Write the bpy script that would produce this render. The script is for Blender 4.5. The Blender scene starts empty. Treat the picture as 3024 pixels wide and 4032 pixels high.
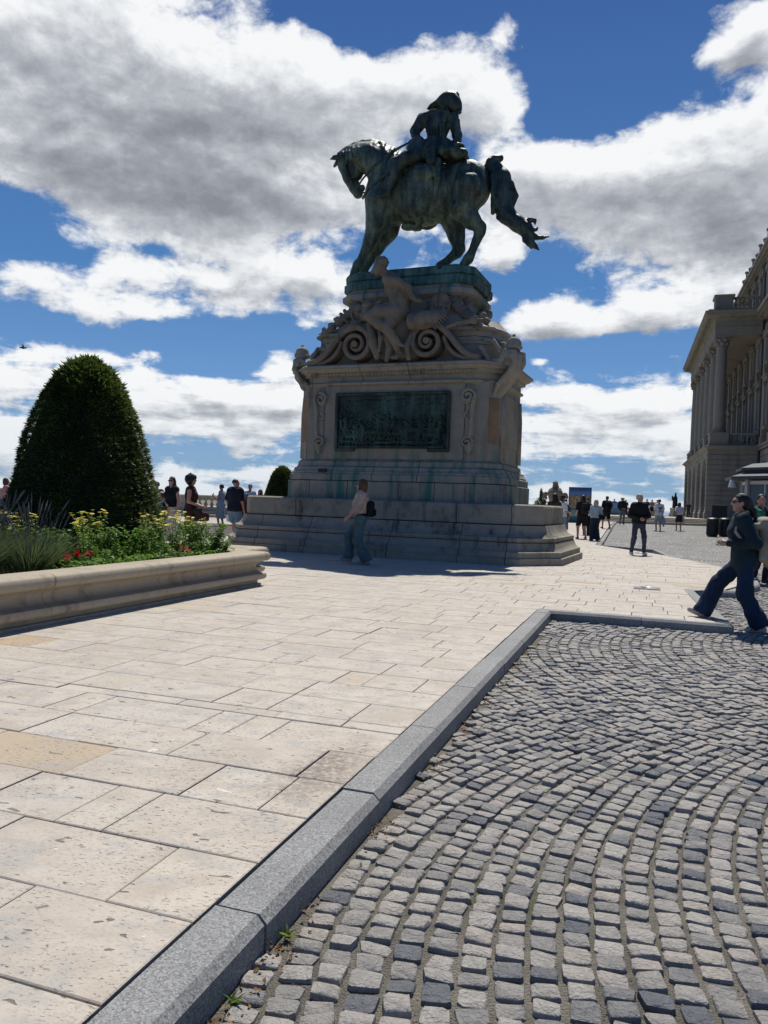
import bpy, math, random
import numpy as np
from mathutils import Vector, Matrix
R_ = math.radians
random.seed(7); RNG = np.random.default_rng(11)
scene = bpy.context.scene
COL = scene.collection

# ---------------------------------------------------------------- camera
cam_d = bpy.data.cameras.new('camera'); cam = bpy.data.objects.new('camera', cam_d); COL.objects.link(cam)
cam_d.sensor_fit = 'VERTICAL'; cam_d.sensor_height = 36.0; cam_d.lens = 27.045
cam_d.clip_start = 0.05; cam_d.clip_end = 30000
def _cam():
    pitch = math.atan((1981.0 - 2016.0) / 3029.0); roll = R_(2.0)
    F = Vector((0, math.cos(pitch), math.sin(pitch))); R0 = Vector((1, 0, 0)); U0 = R0.cross(F)
    R = math.cos(roll) * R0 + math.sin(roll) * U0; U = -math.sin(roll) * R0 + math.cos(roll) * U0
    m = Matrix((R, U, -F)).transposed().to_4x4(); m.translation = Vector((0, 0, 1.2)); return m
cam.matrix_world = _cam()
scene.camera = cam

# ---------------------------------------------------------------- light
SUN_EL, SUN_AZ = 60.0, 12.0          # azimuth measured from +Y towards +X
sd = Vector((math.sin(R_(SUN_AZ)) * math.cos(R_(SUN_EL)), math.cos(R_(SUN_AZ)) * math.cos(R_(SUN_EL)), math.sin(R_(SUN_EL))))
sun_d = bpy.data.lights.new('sun', 'SUN'); sun = bpy.data.objects.new('sun', sun_d); COL.objects.link(sun)
sun_d.energy = 4.8; sun_d.angle = R_(0.53); sun_d.color = (1.0, 0.955, 0.88)
sun.rotation_euler = (-sd).to_track_quat('-Z', 'Y').to_euler()
sun.location = (0, 0, 60)
vs = scene.view_settings
scene.display_settings.display_device = 'sRGB'
vs.view_transform = 'Standard'; vs.look = 'None'; vs.exposure = 0.0; vs.gamma = 1.0; vs.use_curve_mapping = False

# ---------------------------------------------------------------- node helper
class NT:
    def __init__(s, tree): s.t = tree; s.N = tree.nodes; s.L = tree.links
    def node(s, typ, props=None, **inp):
        n = s.N.new(typ)
        for k, v in (props or {}).items(): setattr(n, k, v)
        for k, v in inp.items():
            key = int(k[1:]) if (k[0] == 'i' and k[1:].isdigit()) else k.replace('_', ' ')
            s.put(n.inputs[key], v)
        return n
    def put(s, sock, v):
        if hasattr(v, 'node'): s.L.new(v, sock)
        else:
            if isinstance(v, (tuple, list)) and sock.type == 'RGBA' and len(v) == 3: v = (*v, 1)
            sock.default_value = v
    def m(s, op, a, b=0.0, c=0.0, clamp=False):
        n = s.N.new('ShaderNodeMath'); n.operation = op; n.use_clamp = clamp
        for i, v in enumerate((a, b, c)): s.put(n.inputs[i], v)
        return n.outputs[0]
    def v(s, op, a, b=(0, 0, 0), scale=None):
        n = s.N.new('ShaderNodeVectorMath'); n.operation = op
        s.put(n.inputs[0], a); s.put(n.inputs[1], b)
        if scale is not None: s.put(n.inputs[3], scale)
        return n.outputs[1] if op in ('DOT_PRODUCT', 'LENGTH') else n.outputs[0]
    def mix(s, f, a, b, blend='MIX'):
        n = s.N.new('ShaderNodeMix'); n.data_type = 'RGBA'; n.blend_type = blend
        s.put(n.inputs[0], f); s.put(n.inputs[6], a); s.put(n.inputs[7], b); return n.outputs[2]
    def rng(s, x, a, b, c=0.0, d=1.0, smooth=True):
        n = s.N.new('ShaderNodeMapRange'); n.interpolation_type = 'SMOOTHSTEP' if smooth else 'LINEAR'
        for i, q in enumerate((x, a, b, c, d)): s.put(n.inputs[i], q)
        return n.outputs[0]
    def noise(s, vec, scale, detail=4.0, rough=0.55, dist=0.0, dim='3D'):
        n = s.N.new('ShaderNodeTexNoise'); n.noise_dimensions = dim
        s.put(n.inputs['Vector'], vec); s.put(n.inputs['Scale'], scale); s.put(n.inputs['Detail'], detail)
        s.put(n.inputs['Roughness'], rough); s.put(n.inputs['Distortion'], dist); return n.outputs[0]
    def vor(s, vec, scale, feature='F1', out=0, rand=1.0):
        n = s.N.new('ShaderNodeTexVoronoi'); n.feature = feature
        s.put(n.inputs['Vector'], vec); s.put(n.inputs['Scale'], scale); s.put(n.inputs['Randomness'], rand); return n.outputs[out]
    def mapping(s, vec, scale=(1, 1, 1), rot=(0, 0, 0), loc=(0, 0, 0)):
        n = s.N.new('ShaderNodeMapping'); s.put(n.inputs[0], vec); n.inputs[1].default_value = loc
        n.inputs[2].default_value = rot; n.inputs[3].default_value = scale; return n.outputs[0]
    def ramp(s, f, stops, interp='LINEAR'):
        n = s.N.new('ShaderNodeValToRGB'); s.put(n.inputs[0], f); cr = n.color_ramp; cr.interpolation = interp
        while len(cr.elements) < len(stops): cr.elements.new(0.5)
        for e, (p, c) in zip(cr.elements, stops): e.position = p; e.color = (*c, 1)
        return n.outputs[0]
    def sep(s, vec):
        n = s.N.new('ShaderNodeSeparateXYZ'); s.put(n.inputs[0], vec); return n.outputs
    def comb(s, x, y, z):
        n = s.N.new('ShaderNodeCombineXYZ')
        for i, q in enumerate((x, y, z)): s.put(n.inputs[i], q)
        return n.outputs[0]

# ---------------------------------------------------------------- sky with clouds
SKY_K = 0.085
world = bpy.data.worlds.new('World'); scene.world = world; world.use_nodes = True
def build_sky():
    w = NT(world.node_tree); w.N.clear()
    sky = w.node('ShaderNodeTexSky', dict(sky_type='NISHITA', sun_disc=False, sun_elevation=R_(SUN_EL), sun_rotation=R_(SUN_AZ),
                 altitude=150.0, air_density=1.0, dust_density=0.6, ozone_density=2.2))
    g = bpy.data.node_groups.new('cloud_density', 'ShaderNodeTree')
    g.interface.new_socket('dir', in_out='INPUT', socket_type='NodeSocketVector')
    g.interface.new_socket('density', in_out='OUTPUT', socket_type='NodeSocketFloat')
    g.interface.new_socket('bulk', in_out='OUTPUT', socket_type='NodeSocketFloat')
    q = NT(g); gi = g.nodes.new('NodeGroupInput'); go = g.nodes.new('NodeGroupOutput')
    d = gi.outputs[0]; x, y, z = q.sep(d)
    az = q.m('MULTIPLY', q.m('ARCTAN2', x, y), 57.2958)
    el = q.m('MULTIPLY', q.m('ARCSINE', z), 57.2958)
    # azimuth, elevation, azimuth radius, elevation radius, weight (degrees)
    total = None
    for (a, e, sa, se, wt) in CLOUDS:
        da = q.m('DIVIDE', q.m('SUBTRACT', az, a), sa); de = q.m('DIVIDE', q.m('SUBTRACT', el, e), se)
        r2 = q.m('ADD', q.m('MULTIPLY', da, da), q.m('MULTIPLY', de, de))
        b = q.m('MULTIPLY', q.m('EXPONENT', q.m('MULTIPLY', r2, -1.0)), wt)
        total = b if total is None else q.m('ADD', total, b)
    # billows: coarse lumps broken into finer ones; flattened and finer towards the horizon
    k = q.m('ADD', q.m('ABSOLUTE', z), 0.16)
    deck = q.comb(q.m('DIVIDE', x, k), q.m('DIVIDE', y, k), q.m('MULTIPLY', z, 3.0))
    warp = q.node('ShaderNodeTexNoise', None, Vector=deck, Scale=2.2, Detail=2.0).outputs[1]
    dk = q.v('ADD', deck, q.v('SCALE', q.v('SUBTRACT', warp, (0.5, 0.5, 0.5)), scale=0.30))
    n1 = q.noise(dk, 1.9, 7.0, 0.58, 0.0)
    n2 = q.noise(q.mapping(d, scale=(1, 1, 1.3)), 9.0, 7.0, 0.60, 0.0)
    n = q.m('ADD', q.m('MULTIPLY', q.m('SUBTRACT', n1, 0.5), 1.55), q.m('MULTIPLY', q.m('SUBTRACT', n2, 0.5), 1.75))
    low = q.rng(el, 0.0, 11.0, 0.30, 0.0)
    n3 = q.noise(q.mapping(d, scale=(1, 1, 1.6)), 27.0, 4.0, 0.62, 0.6)
    n = q.m('ADD', n, q.m('MULTIPLY', q.m('SUBTRACT', n3, 0.5), 0.62))
    away = q.m('MULTIPLY', q.rng(y, -0.1, 0.45, 1.0, 0.0), -0.55)      # the sky behind and overhead is mostly clear
    den = q.m('ADD', q.m('ADD', q.m('ADD', total, n), low), away)
    # thin bands stacked above the horizon
    st = q.noise(q.comb(q.m('DIVIDE', az, 11.0), q.m('DIVIDE', el, 1.9), 0.0), 1.0, 6.0, 0.60, 0.5)
    den = q.m('ADD', den, q.m('MULTIPLY', q.m('SUBTRACT', st, 0.50), q.rng(el, 5.0, 17.0, 1.9, 0.0)))
    q.L.new(den, go.inputs[0])
    q.L.new(q.m('ADD', total, q.m('MULTIPLY', q.m('SUBTRACT', n1, 0.5), 1.5)), go.inputs[1])
    geo = w.node('ShaderNodeNewGeometry')
    dirv = w.v('NORMALIZE', w.v('SCALE', geo.outputs['Incoming'], scale=-1.0))
    x, y, z = w.sep(dirv)
    def dens(v):
        n = w.N.new('ShaderNodeGroup'); n.node_tree = g; w.put(n.inputs[0], v); return n.outputs
    d0, b0 = dens(dirv)
    # a second look a little towards the sun: cloud in that direction shades this spot
    d1, b1 = dens(w.v('NORMALIZE', w.v('ADD', dirv, (0.004, 0.0, 0.020))))
    alpha = w.rng(d0, 0.04, 0.40)
    thick = w.m('ADD', w.m('MULTIPLY', w.rng(b1, 0.30, 1.25, 0.0, 1.0, False), 0.72), w.m('MULTIPLY', w.rng(d0, 0.26, 1.5, 0.0, 1.0, False), 0.28))
    relief = w.m('MULTIPLY', w.m('SUBTRACT', d1, d0), 0.80)
    shade = w.m('ADD', w.m('MULTIPLY', thick, 0.86), relief, clamp=True)
    kk = 1.0 / SKY_K
    cc = w.ramp(shade, [(0.0, (0.92, 0.935, 0.95)), (0.20, (0.76, 0.785, 0.815)), (0.46, (0.50, 0.525, 0.57)), (0.74, (0.345, 0.365, 0.41)), (1.0, (0.255, 0.27, 0.31))])
    el = w.m('MULTIPLY', w.m('ARCSINE', z), 57.2958)
    hz = w.rng(el, -3.0, 9.0, 0.55, 0.0)
    skyc = w.ramp(w.m('DIVIDE', el, 60.0), [(0.0, (0.24, 0.40, 0.62)), (0.12, (0.16, 0.33, 0.62)), (0.26, (0.075, 0.215, 0.49)), (0.55, (0.028, 0.10, 0.315)), (1.0, (0.018, 0.062, 0.21))])
    skyc = w.mix(0.25, w.v('SCALE', skyc, scale=kk), w.mix(1.0, sky.outputs[0], (0.5, 0.72, 1.0), 'MULTIPLY'))
    ccs = w.v('SCALE', cc, scale=kk)
    skyc = w.mix(w.m('MULTIPLY', hz, 0.6), skyc, tuple(c * kk for c in (0.33, 0.46, 0.60)))
    ccs = w.mix(hz, ccs, tuple(c * kk for c in (0.50, 0.60, 0.70)))
    out = w.mix(alpha, skyc, ccs)
    out = w.mix(w.rng(el, -2.5, -0.3, 1.0, 0.0), out, tuple(c * kk for c in (0.33, 0.42, 0.50)))
    bg = w.node('ShaderNodeBackground', None, Color=out, Strength=SKY_K)
    o = w.node('ShaderNodeOutputWorld'); w.L.new(bg.outputs[0], o.inputs[0])
CLOUDS = [(-21.61, 26.94, 14.05, 6.0, 0.78), (-17.49, 22.87, 12.94, 3.85, 0.5), (-4.81, 27.47, 11.09, 3.2, 0.66), (4.03, 28.79, 5.77, 2.87, 0.52), (6.48, 27.18, 3.04, 1.61, 0.4), (-9.96, 21.18, 13.73, 2.62, 0.42), (7.62, 31.51, 1.18, 1.23, 0.34), (-2.15, 29.19, 2.05, 1.55, 0.15), (-3.3, 31.91, 3.75, 1.46, -0.85), (14.29, 29.38, 5.13, 3.77, -1.05), (0.43, 32.53, 6.81, 0.84, -0.9), (10.62, 31.37, 1.98, 3.67, -0.3), (22.85, 28.89, 2.32, 1.09, 0.6), (24.79, 29.99, 1.41, 1.17, 0.5), (22.82, 23.33, 7.26, 3.2, 0.75), (12.68, 22.25, 6.18, 2.86, 0.62), (18.23, 18.46, 8.32, 2.64, 0.6), (25.28, 18.97, 3.36, 4.16, 0.5), (8.64, 23.82, 3.01, 1.7, 0.4), (24.3, 15.09, 2.57, 1.17, 0.3), (-25.33, 16.3, 3.65, 0.79, -0.55), (-24.41, 14.12, 3.42, 1.11, 0.5), (-17.28, 16.85, 2.82, 0.54, -0.25), (-12.77, 16.27, 1.31, 0.43, -0.3), (-12.08, 15.55, 8.16, 2.05, 0.64), (-5.38, 16.04, 3.74, 2.2, 0.45), (-19.63, 12.62, 6.99, 1.07, 0.48), (-17.07, 10.22, 1.57, 0.63, 0.5), (-20.75, 9.4, 1.8, 0.5, 0.4), (-14.21, 10.78, 8.99, 1.22, -0.75), (-9.31, 12.28, 4.01, 0.97, -0.45), (-25.74, 10.98, 3.35, 0.65, -0.4), (-8.23, 10.23, 1.85, 1.64, 0.85), (-14.43, 7.36, 5.79, 1.37, 0.62), (-25.1, 8.04, 3.95, 1.67, 0.52), (-13.7, 4.93, 8.4, 1.06, 0.4), (-7.28, 7.05, 1.69, 0.67, 0.45), (-6.28, 12.63, 1.02, 0.58, 0.4), (8.23, 17.63, 1.68, 1.23, 0.5), (9.98, 15.74, 2.33, 1.25, -0.5), (11.4, 13.36, 3.3, 1.34, 0.72), (18.42, 13.8, 4.63, 1.38, 0.75), (11.89, 17.56, 2.3, 1.22, -0.45), (15.38, 11.07, 7.0, 0.96, -0.75), (11.17, 10.62, 0.99, 0.39, 0.4), (15.18, 7.94, 7.02, 1.69, 0.64), (20.06, 10.95, 1.21, 0.62, 0.35), (15.62, 4.74, 8.88, 0.99, 0.38), (-25.81, 3.37, 4.46, 1.85, 0.35), (-23.3, 5.26, 3.48, 0.5, -0.25), (7.44, 11.92, 1.69, 1.63, -0.2)]
build_sky()
world.cycles.sampling_method = 'MANUAL'; world.cycles.sample_map_resolution = 256
scene.cycles.max_bounces = 6; scene.cycles.diffuse_bounces = 3; scene.cycles.glossy_bounces = 3
scene.cycles.transparent_max_bounces = 6; scene.cycles.caustics_reflective = False; scene.cycles.caustics_refractive = False

# ---------------------------------------------------------------- object helpers
def link(o, parent=None):
    COL.objects.link(o)
    if parent is not None: o.parent = parent
    return o
def tag(o, label=None, cat=None, group=None, kind=None):
    if label: o['label'] = label
    if cat: o['category'] = cat
    if group: o['group'] = group
    if kind: o['kind'] = kind
    return o
def thing(name, label, cat, loc=(0, 0, 0), rz=0.0, group=None):
    o = bpy.data.objects.new(name, None); o.empty_display_size = 0.3
    o.location = loc; o.rotation_euler = (0, 0, rz); link(o)
    return tag(o, label, cat, group)
def mesh_obj(name, V, F, mat=None, parent=None, smooth=False, attr=None, fattr=None):
    """V (n,3); F list of faces or an (m,k) int array."""
    me = bpy.data.meshes.new(name); V = np.asarray(V, dtype=np.float32).reshape(-1, 3)
    if isinstance(F, np.ndarray):
        m, k = F.shape; flat = F.astype(np.int32).ravel(); starts = np.arange(0, m * k, k, dtype=np.int32)
    else:
        lens = np.array([len(f) for f in F], dtype=np.int32); m = len(F)
        flat = np.array([i for f in F for i in f], dtype=np.int32); starts = np.concatenate(([0], np.cumsum(lens)[:-1])).astype(np.int32)
    me.vertices.add(len(V)); me.vertices.foreach_set('co', V.ravel())
    me.loops.add(len(flat)); me.loops.foreach_set('vertex_index', flat)
    me.polygons.add(m); me.polygons.foreach_set('loop_start', starts)
    me.polygons.foreach_set('use_smooth', np.full(m, bool(smooth)))
    me.update(calc_edges=True)
    if attr is not None:
        a = me.attributes.new('rnd', 'FLOAT_COLOR', 'POINT'); a.data.foreach_set('color', np.asarray(attr, dtype=np.float32).ravel())
    if fattr is not None:
        a = me.attributes.new('rnd', 'FLOAT_COLOR', 'FACE'); a.data.foreach_set('color', np.asarray(fattr, dtype=np.float32).ravel())
    me.validate()
    if mat is not None: me.materials.append(mat)
    o = bpy.data.objects.new(name, me); return link(o, parent)

class MB:
    """collects simple solids into one mesh"""
    def __init__(s): s.V = []; s.F = []; s.n = 0
    def add(s, V, F):
        V = np.asarray(V, float).reshape(-1, 3); s.V.append(V)
        s.F += [tuple(int(i) + s.n for i in f) for f in F]; s.n += len(V); return s
    def box(s, c, size, rz=0.0, taper=1.0, bevel=0.0):
        sx, sy, sz = (q / 2 for q in size); ca, sa = math.cos(rz), math.sin(rz)
        if bevel > 0:
            b = min(bevel, sx * .9, sy * .9, sz * .9)
            rings = [(-sz, b), (-sz + b, 0), (sz - b, 0), (sz, b)]; V = []
            for (z, i) in rings:
                for (x, y) in ((-sx + b, -sy + i), (sx - b, -sy + i), (sx - i, -sy + b), (sx - i, sy - b), (sx - b, sy - i), (-sx + b, sy - i), (-sx + i, sy - b), (-sx + i, -sy + b)):
                    V.append((x, y, z))
            F = [tuple(range(7, -1, -1)), tuple(range(24, 32))]
            for r in range(3):
                for k in range(8): F.append((r * 8 + k, r * 8 + (k + 1) % 8, r * 8 + 8 + (k + 1) % 8, r * 8 + 8 + k))
        else:
            V = [(-sx, -sy, -sz), (sx, -sy, -sz), (sx, sy, -sz), (-sx, sy, -sz)]
            V += [(x * taper, y * taper, sz) for (x, y) in ((-sx, -sy), (sx, -sy), (sx, sy), (-sx, sy))]
            F = [(3, 2, 1, 0), (4, 5, 6, 7), (0, 1, 5, 4), (1, 2, 6, 5), (2, 3, 7, 6), (3, 0, 4, 7)]
        V = [(c[0] + x * ca - y * sa, c[1] + x * sa + y * ca, c[2] + z) for (x, y, z) in V]
        return s.add(V, F)
    def lathe(s, c, prof, n=16, caps=True, sx=1.0, sy=1.0):
        V = []; F = []
        for (r, z) in prof:
            for k in range(n):
                a = 2 * math.pi * k / n; V.append((c[0] + r * sx * math.cos(a), c[1] + r * sy * math.sin(a), c[2] + z))
        for i in range(len(prof) - 1):
            for k in range(n):
                F.append((i * n + k, i * n + (k + 1) % n, (i + 1) * n + (k + 1) % n, (i + 1) * n + k))
        if caps: F.append(tuple(range(n - 1, -1, -1))); F.append(tuple((len(prof) - 1) * n + k for k in range(n)))
        return s.add(V, F)
    def tube(s, pts, rad, n=8, flat=1.0):
        pts = [Vector(p) for p in pts]; rads = rad if hasattr(rad, '__len__') else [rad] * len(pts)
        V = []; F = []; up = Vector((0, 0, 1)); prev = None
        for i, p in enumerate(pts):
            t = (pts[min(i + 1, len(pts) - 1)] - pts[max(i - 1, 0)]).normalized()
            a = prev if prev is not None else (up if abs(t.z) < .9 else Vector((1, 0, 0)))
            b = t.cross(a)
            if b.length < 1e-6: b = t.orthogonal()
            b.normalize(); a = b.cross(t).normalized(); prev = a
            for k in range(n):
                w = 2 * math.pi * k / n; V.append(p + (a * math.cos(w) * flat + b * math.sin(w)) * rads[i])
        for i in range(len(pts) - 1):
            for k in range(n): F.append((i * n + k, i * n + (k + 1) % n, (i + 1) * n + (k + 1) % n, (i + 1) * n + k))
        F.append(tuple(range(n - 1, -1, -1))); F.append(tuple((len(pts) - 1) * n + k for k in range(n)))
        return s.add([tuple(v) for v in V], F)
    def loft(s, rings, caps=True):
        n = len(rings[0]); V = [p for r in rings for p in r]; F = []
        for i in range(len(rings) - 1):
            for k in range(n): F.append((i * n + k, i * n + (k + 1) % n, (i + 1) * n + (k + 1) % n, (i + 1) * n + k))
        if caps: F.append(tuple(range(n - 1, -1, -1))); F.append(tuple((len(rings) - 1) * n + k for k in range(n)))
        return s.add(V, F)
    def moulded(s, outline, prof, caps=True):
        """outline: CCW (x,y) polygon; prof: [(offset, z)...] swept round it with mitred corners."""
        return s.loft([[(x, y, z) for (x, y) in offset(outline, o)] for (o, z) in prof], caps)
    def prism(s, poly, z0, z1): return s.loft([[(x, y, z0) for x, y in poly], [(x, y, z1) for x, y in poly]])
    def build(s, name, mat, parent=None, smooth=False):
        V = np.concatenate(s.V) if s.V else np.zeros((0, 3)); return mesh_obj(name, V, s.F, mat, parent, smooth)
def offset(poly, o):
    n = len(poly); out = []
    for i in range(n):
        p0, p1, p2 = poly[i - 1], poly[i], poly[(i + 1) % n]
        e1 = (p1[0] - p0[0], p1[1] - p0[1]); e2 = (p2[0] - p1[0], p2[1] - p1[1])
        l1 = math.hypot(*e1); l2 = math.hypot(*e2)
        n1 = (e1[1] / l1, -e1[0] / l1); n2 = (e2[1] / l2, -e2[0] / l2)
        k = 1 + n1[0] * n2[0] + n1[1] * n2[1]; k = max(k, .35)
        out.append((p1[0] + o * (n1[0] + n2[0]) / k, p1[1] + o * (n1[1] + n2[1]) / k))
    return out
def autosmooth(o, deg=38):
    me = o.data; n = len(me.polygons)
    me.polygons.foreach_set('use_smooth', np.ones(n, dtype=bool)); me.set_sharp_from_angle(angle=R_(deg)); return o

# ---------------------------------------------------------------- sculpting: smooth-union fields meshed with surface nets
def cone(a, b, ra, rb, k=.03): return ('c', np.array(a, float), np.array(b, float), ra, rb, k)
def chain(pts, rads, k=.03): return [cone(pts[i], pts[i + 1], rads[i], rads[i + 1], k) for i in range(len(pts) - 1)]
def ell(c, r, k=.03, rot=None):
    return ('e', np.array(c, float), np.array(r, float), None if rot is None else np.array(rot, float), 0, k)
def rbox(c, r, rad=.02, k=.01, rot=None):
    return ('b', np.array(c, float), np.array(r, float), None if rot is None else np.array(rot, float), rad, k)
def rotm(rx=0, ry=0, rz=0):
    from mathutils import Euler
    return np.array(Euler((R_(rx), R_(ry), R_(rz))).to_matrix())
def grow(prims, d):
    out = []
    for p in prims:
        if p[0] == 'c': out.append(('c', p[1], p[2], p[3] + d, p[4] + d, p[5]))
        elif p[0] == 'e': out.append(('e', p[1], p[2] + d, p[3], 0, p[5]))
        else: out.append(('b', p[1], p[2] + d, p[3], p[4] + d, p[5]))
    return out
def _bounds(p):
    if p[0] == 'c': return np.minimum(p[1] - p[3], p[2] - p[4]), np.maximum(p[1] + p[3], p[2] + p[4])
    r = np.full(3, np.max(p[2])) if p[3] is not None else p[2]
    return p[1] - r, p[1] + r
def sdf_mesh(prims, h, cuts=(), subs=(), noise=0.0, nscale=8.0, seed=0):
    """returns V, F (quads). cuts: [(point, normal)] keep the side the normal points away from."""
    lo = np.min([_bounds(p)[0] for p in prims], 0) - 3 * h; hi = np.max([_bounds(p)[1] for p in prims], 0) + 3 * h
    n = np.ceil((hi - lo) / h).astype(int) + 1
    ax = [lo[i] + h * np.arange(n[i]) for i in range(3)]
    f = np.full(n, 1e3, dtype=np.float32)
    def ev(p, X, Y, Z):
        if p[0] == 'c':
            _, a, b, ra, rb, k = p; ab = b - a; L2 = max(float(ab @ ab), 1e-9)
            t = np.clip(((X - a[0]) * ab[0] + (Y - a[1]) * ab[1] + (Z - a[2]) * ab[2]) / L2, 0, 1)
            return np.sqrt((X - a[0] - t * ab[0]) ** 2 + (Y - a[1] - t * ab[1]) ** 2 + (Z - a[2] - t * ab[2]) ** 2) - (ra + t * (rb - ra))
        c, r, rot = p[1], p[2], p[3]; x, y, z = X - c[0], Y - c[1], Z - c[2]
        if rot is not None:
            x, y, z = (x * rot[0, 0] + y * rot[1, 0] + z * rot[2, 0], x * rot[0, 1] + y * rot[1, 1] + z * rot[2, 1], x * rot[0, 2] + y * rot[1, 2] + z * rot[2, 2])
        if p[0] == 'e':
            k0 = np.sqrt((x / r[0]) ** 2 + (y / r[1]) ** 2 + (z / r[2]) ** 2); k1 = np.sqrt((x / r[0] ** 2) ** 2 + (y / r[1] ** 2) ** 2 + (z / r[2] ** 2) ** 2)
            return k0 * (k0 - 1) / np.maximum(k1, 1e-6)
        rad = p[4]; qx, qy, qz = np.abs(x) - r[0] + rad, np.abs(y) - r[1] + rad, np.abs(z) - r[2] + rad
        return np.sqrt(np.maximum(qx, 0) ** 2 + np.maximum(qy, 0) ** 2 + np.maximum(qz, 0) ** 2) + np.minimum(np.maximum(qx, np.maximum(qy, qz)), 0) - rad
    def region(p, ex):
        b0, b1 = _bounds(p); i0 = np.clip(np.floor((b0 - ex - lo) / h).astype(int), 0, n); i1 = np.clip(np.ceil((b1 + ex - lo) / h).astype(int) + 1, 0, n)
        sl = tuple(slice(i0[i], i1[i]) for i in range(3))
        return sl, ax[0][sl[0]][:, None, None], ax[1][sl[1]][None, :, None], ax[2][sl[2]][None, None, :]
    for p in prims:
        k = max(p[5], 1e-4); sl, X, Y, Z = region(p, 2 * h + k)
        d = ev(p, X, Y, Z).astype(np.float32); g = f[sl]
        hh = np.maximum(k - np.abs(g - d), 0) / k; f[sl] = np.minimum(g, d) - hh * hh * k * .25
    for p in subs:
        sl, X, Y, Z = region(p, 2 * h); d = -ev(p, X, Y, Z).astype(np.float32); f[sl] = np.maximum(f[sl], d)
    for (pt, nm) in cuts:
        pl = (ax[0][:, None, None] - pt[0]) * nm[0] + (ax[1][None, :, None] - pt[1]) * nm[1] + (ax[2][None, None, :] - pt[2]) * nm[2]
        f = np.maximum(f, pl.astype(np.float32))
    if noise > 0:
        r = np.random.default_rng(seed); X, Y, Z = ax[0][:, None, None], ax[1][None, :, None], ax[2][None, None, :]
        t = 0
        for o in range(5):
            w = r.normal(size=3) * nscale * (1.5 ** (o % 3)); t = t + np.sin(X * w[0] + Y * w[1] + Z * w[2] + r.uniform(0, 6)) 
        f = f + (noise * t / 2.2).astype(np.float32)
    s = f < 0
    c = s[:-1, :-1, :-1].astype(np.int8)
    cnt = np.zeros_like(c)
    for dx in (0, 1):
        for dy in (0, 1):
            for dz in (0, 1): cnt += s[dx:n[0] - 1 + dx, dy:n[1] - 1 + dy, dz:n[2] - 1 + dz]
    act = (cnt > 0) & (cnt < 8); I = np.argwhere(act)
    if len(I) == 0: return np.zeros((0, 3)), np.zeros((0, 4), int)
    idx = np.full(act.shape, -1, dtype=np.int64); idx[act] = np.arange(len(I))
    acc = np.zeros((len(I), 3)); num = np.zeros(len(I))
    for a in range(3):
        b, c2 = [q for q in range(3) if q != a]
        for ob in (0, 1):
            for oc in (0, 1):
                o0 = np.zeros(3, int); o0[b] = ob; o0[c2] = oc; o1 = o0.copy(); o1[a] = 1
                A = I + o0; B = I + o1; fa = f[A[:, 0], A[:, 1], A[:, 2]]; fb = f[B[:, 0], B[:, 1], B[:, 2]]
                cr = (fa < 0) != (fb < 0); t = np.where(cr, fa / np.where(cr, fa - fb, 1), 0)
                P = np.tile(o0.astype(float), (len(I), 1)); P[:, a] = t; acc[cr] += P[cr]; num[cr] += 1
    V = lo + h * (I + acc / num[:, None]); Q = []
    for a in range(3):
        b, c2 = [(1, 2), (2, 0), (0, 1)][a]
        s0 = s; sl0 = [slice(None)] * 3; sl1 = [slice(None)] * 3; sl0[a] = slice(0, -1); sl1[a] = slice(1, None)
        x0, x1 = s[tuple(sl0)], s[tuple(sl1)]; E = np.argwhere(x0 != x1)
        ok = (E[:, b] > 0) & (E[:, c2] > 0) & (E[:, b] < n[b] - 1) & (E[:, c2] < n[c2] - 1); E = E[ok]
        eb = np.zeros(3, int); eb[b] = 1; ec = np.zeros(3, int); ec[c2] = 1
        g = lambda W: idx[W[:, 0], W[:, 1], W[:, 2]]
        q = np.stack([g(E - eb - ec), g(E - ec), g(E), g(E - eb)], 1)
        ins = s[E[:, 0], E[:, 1], E[:, 2]]; q[~ins] = q[~ins][:, ::-1]; Q.append(q)
    return V, np.concatenate(Q)
def relax(V, F, it=1, lam=.5):
    n = len(V)
    for _ in range(it):
        acc = np.zeros((n, 3)); num = np.zeros(n)
        for i in range(4):
            j = (i + 1) % 4
            np.add.at(acc, F[:, i], V[F[:, j]]); np.add.at(num, F[:, i], 1)
            np.add.at(acc, F[:, j], V[F[:, i]]); np.add.at(num, F[:, j], 1)
        V = V + lam * (acc / np.maximum(num, 1)[:, None] - V)
    return V
def sculpt(name, prims, h, mat, parent=None, it=1, **kw):
    V, F = sdf_mesh(prims, h, **kw)
    if it: V = relax(V, F, it)
    return mesh_obj(name, V, F, mat, parent, smooth=True)

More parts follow.
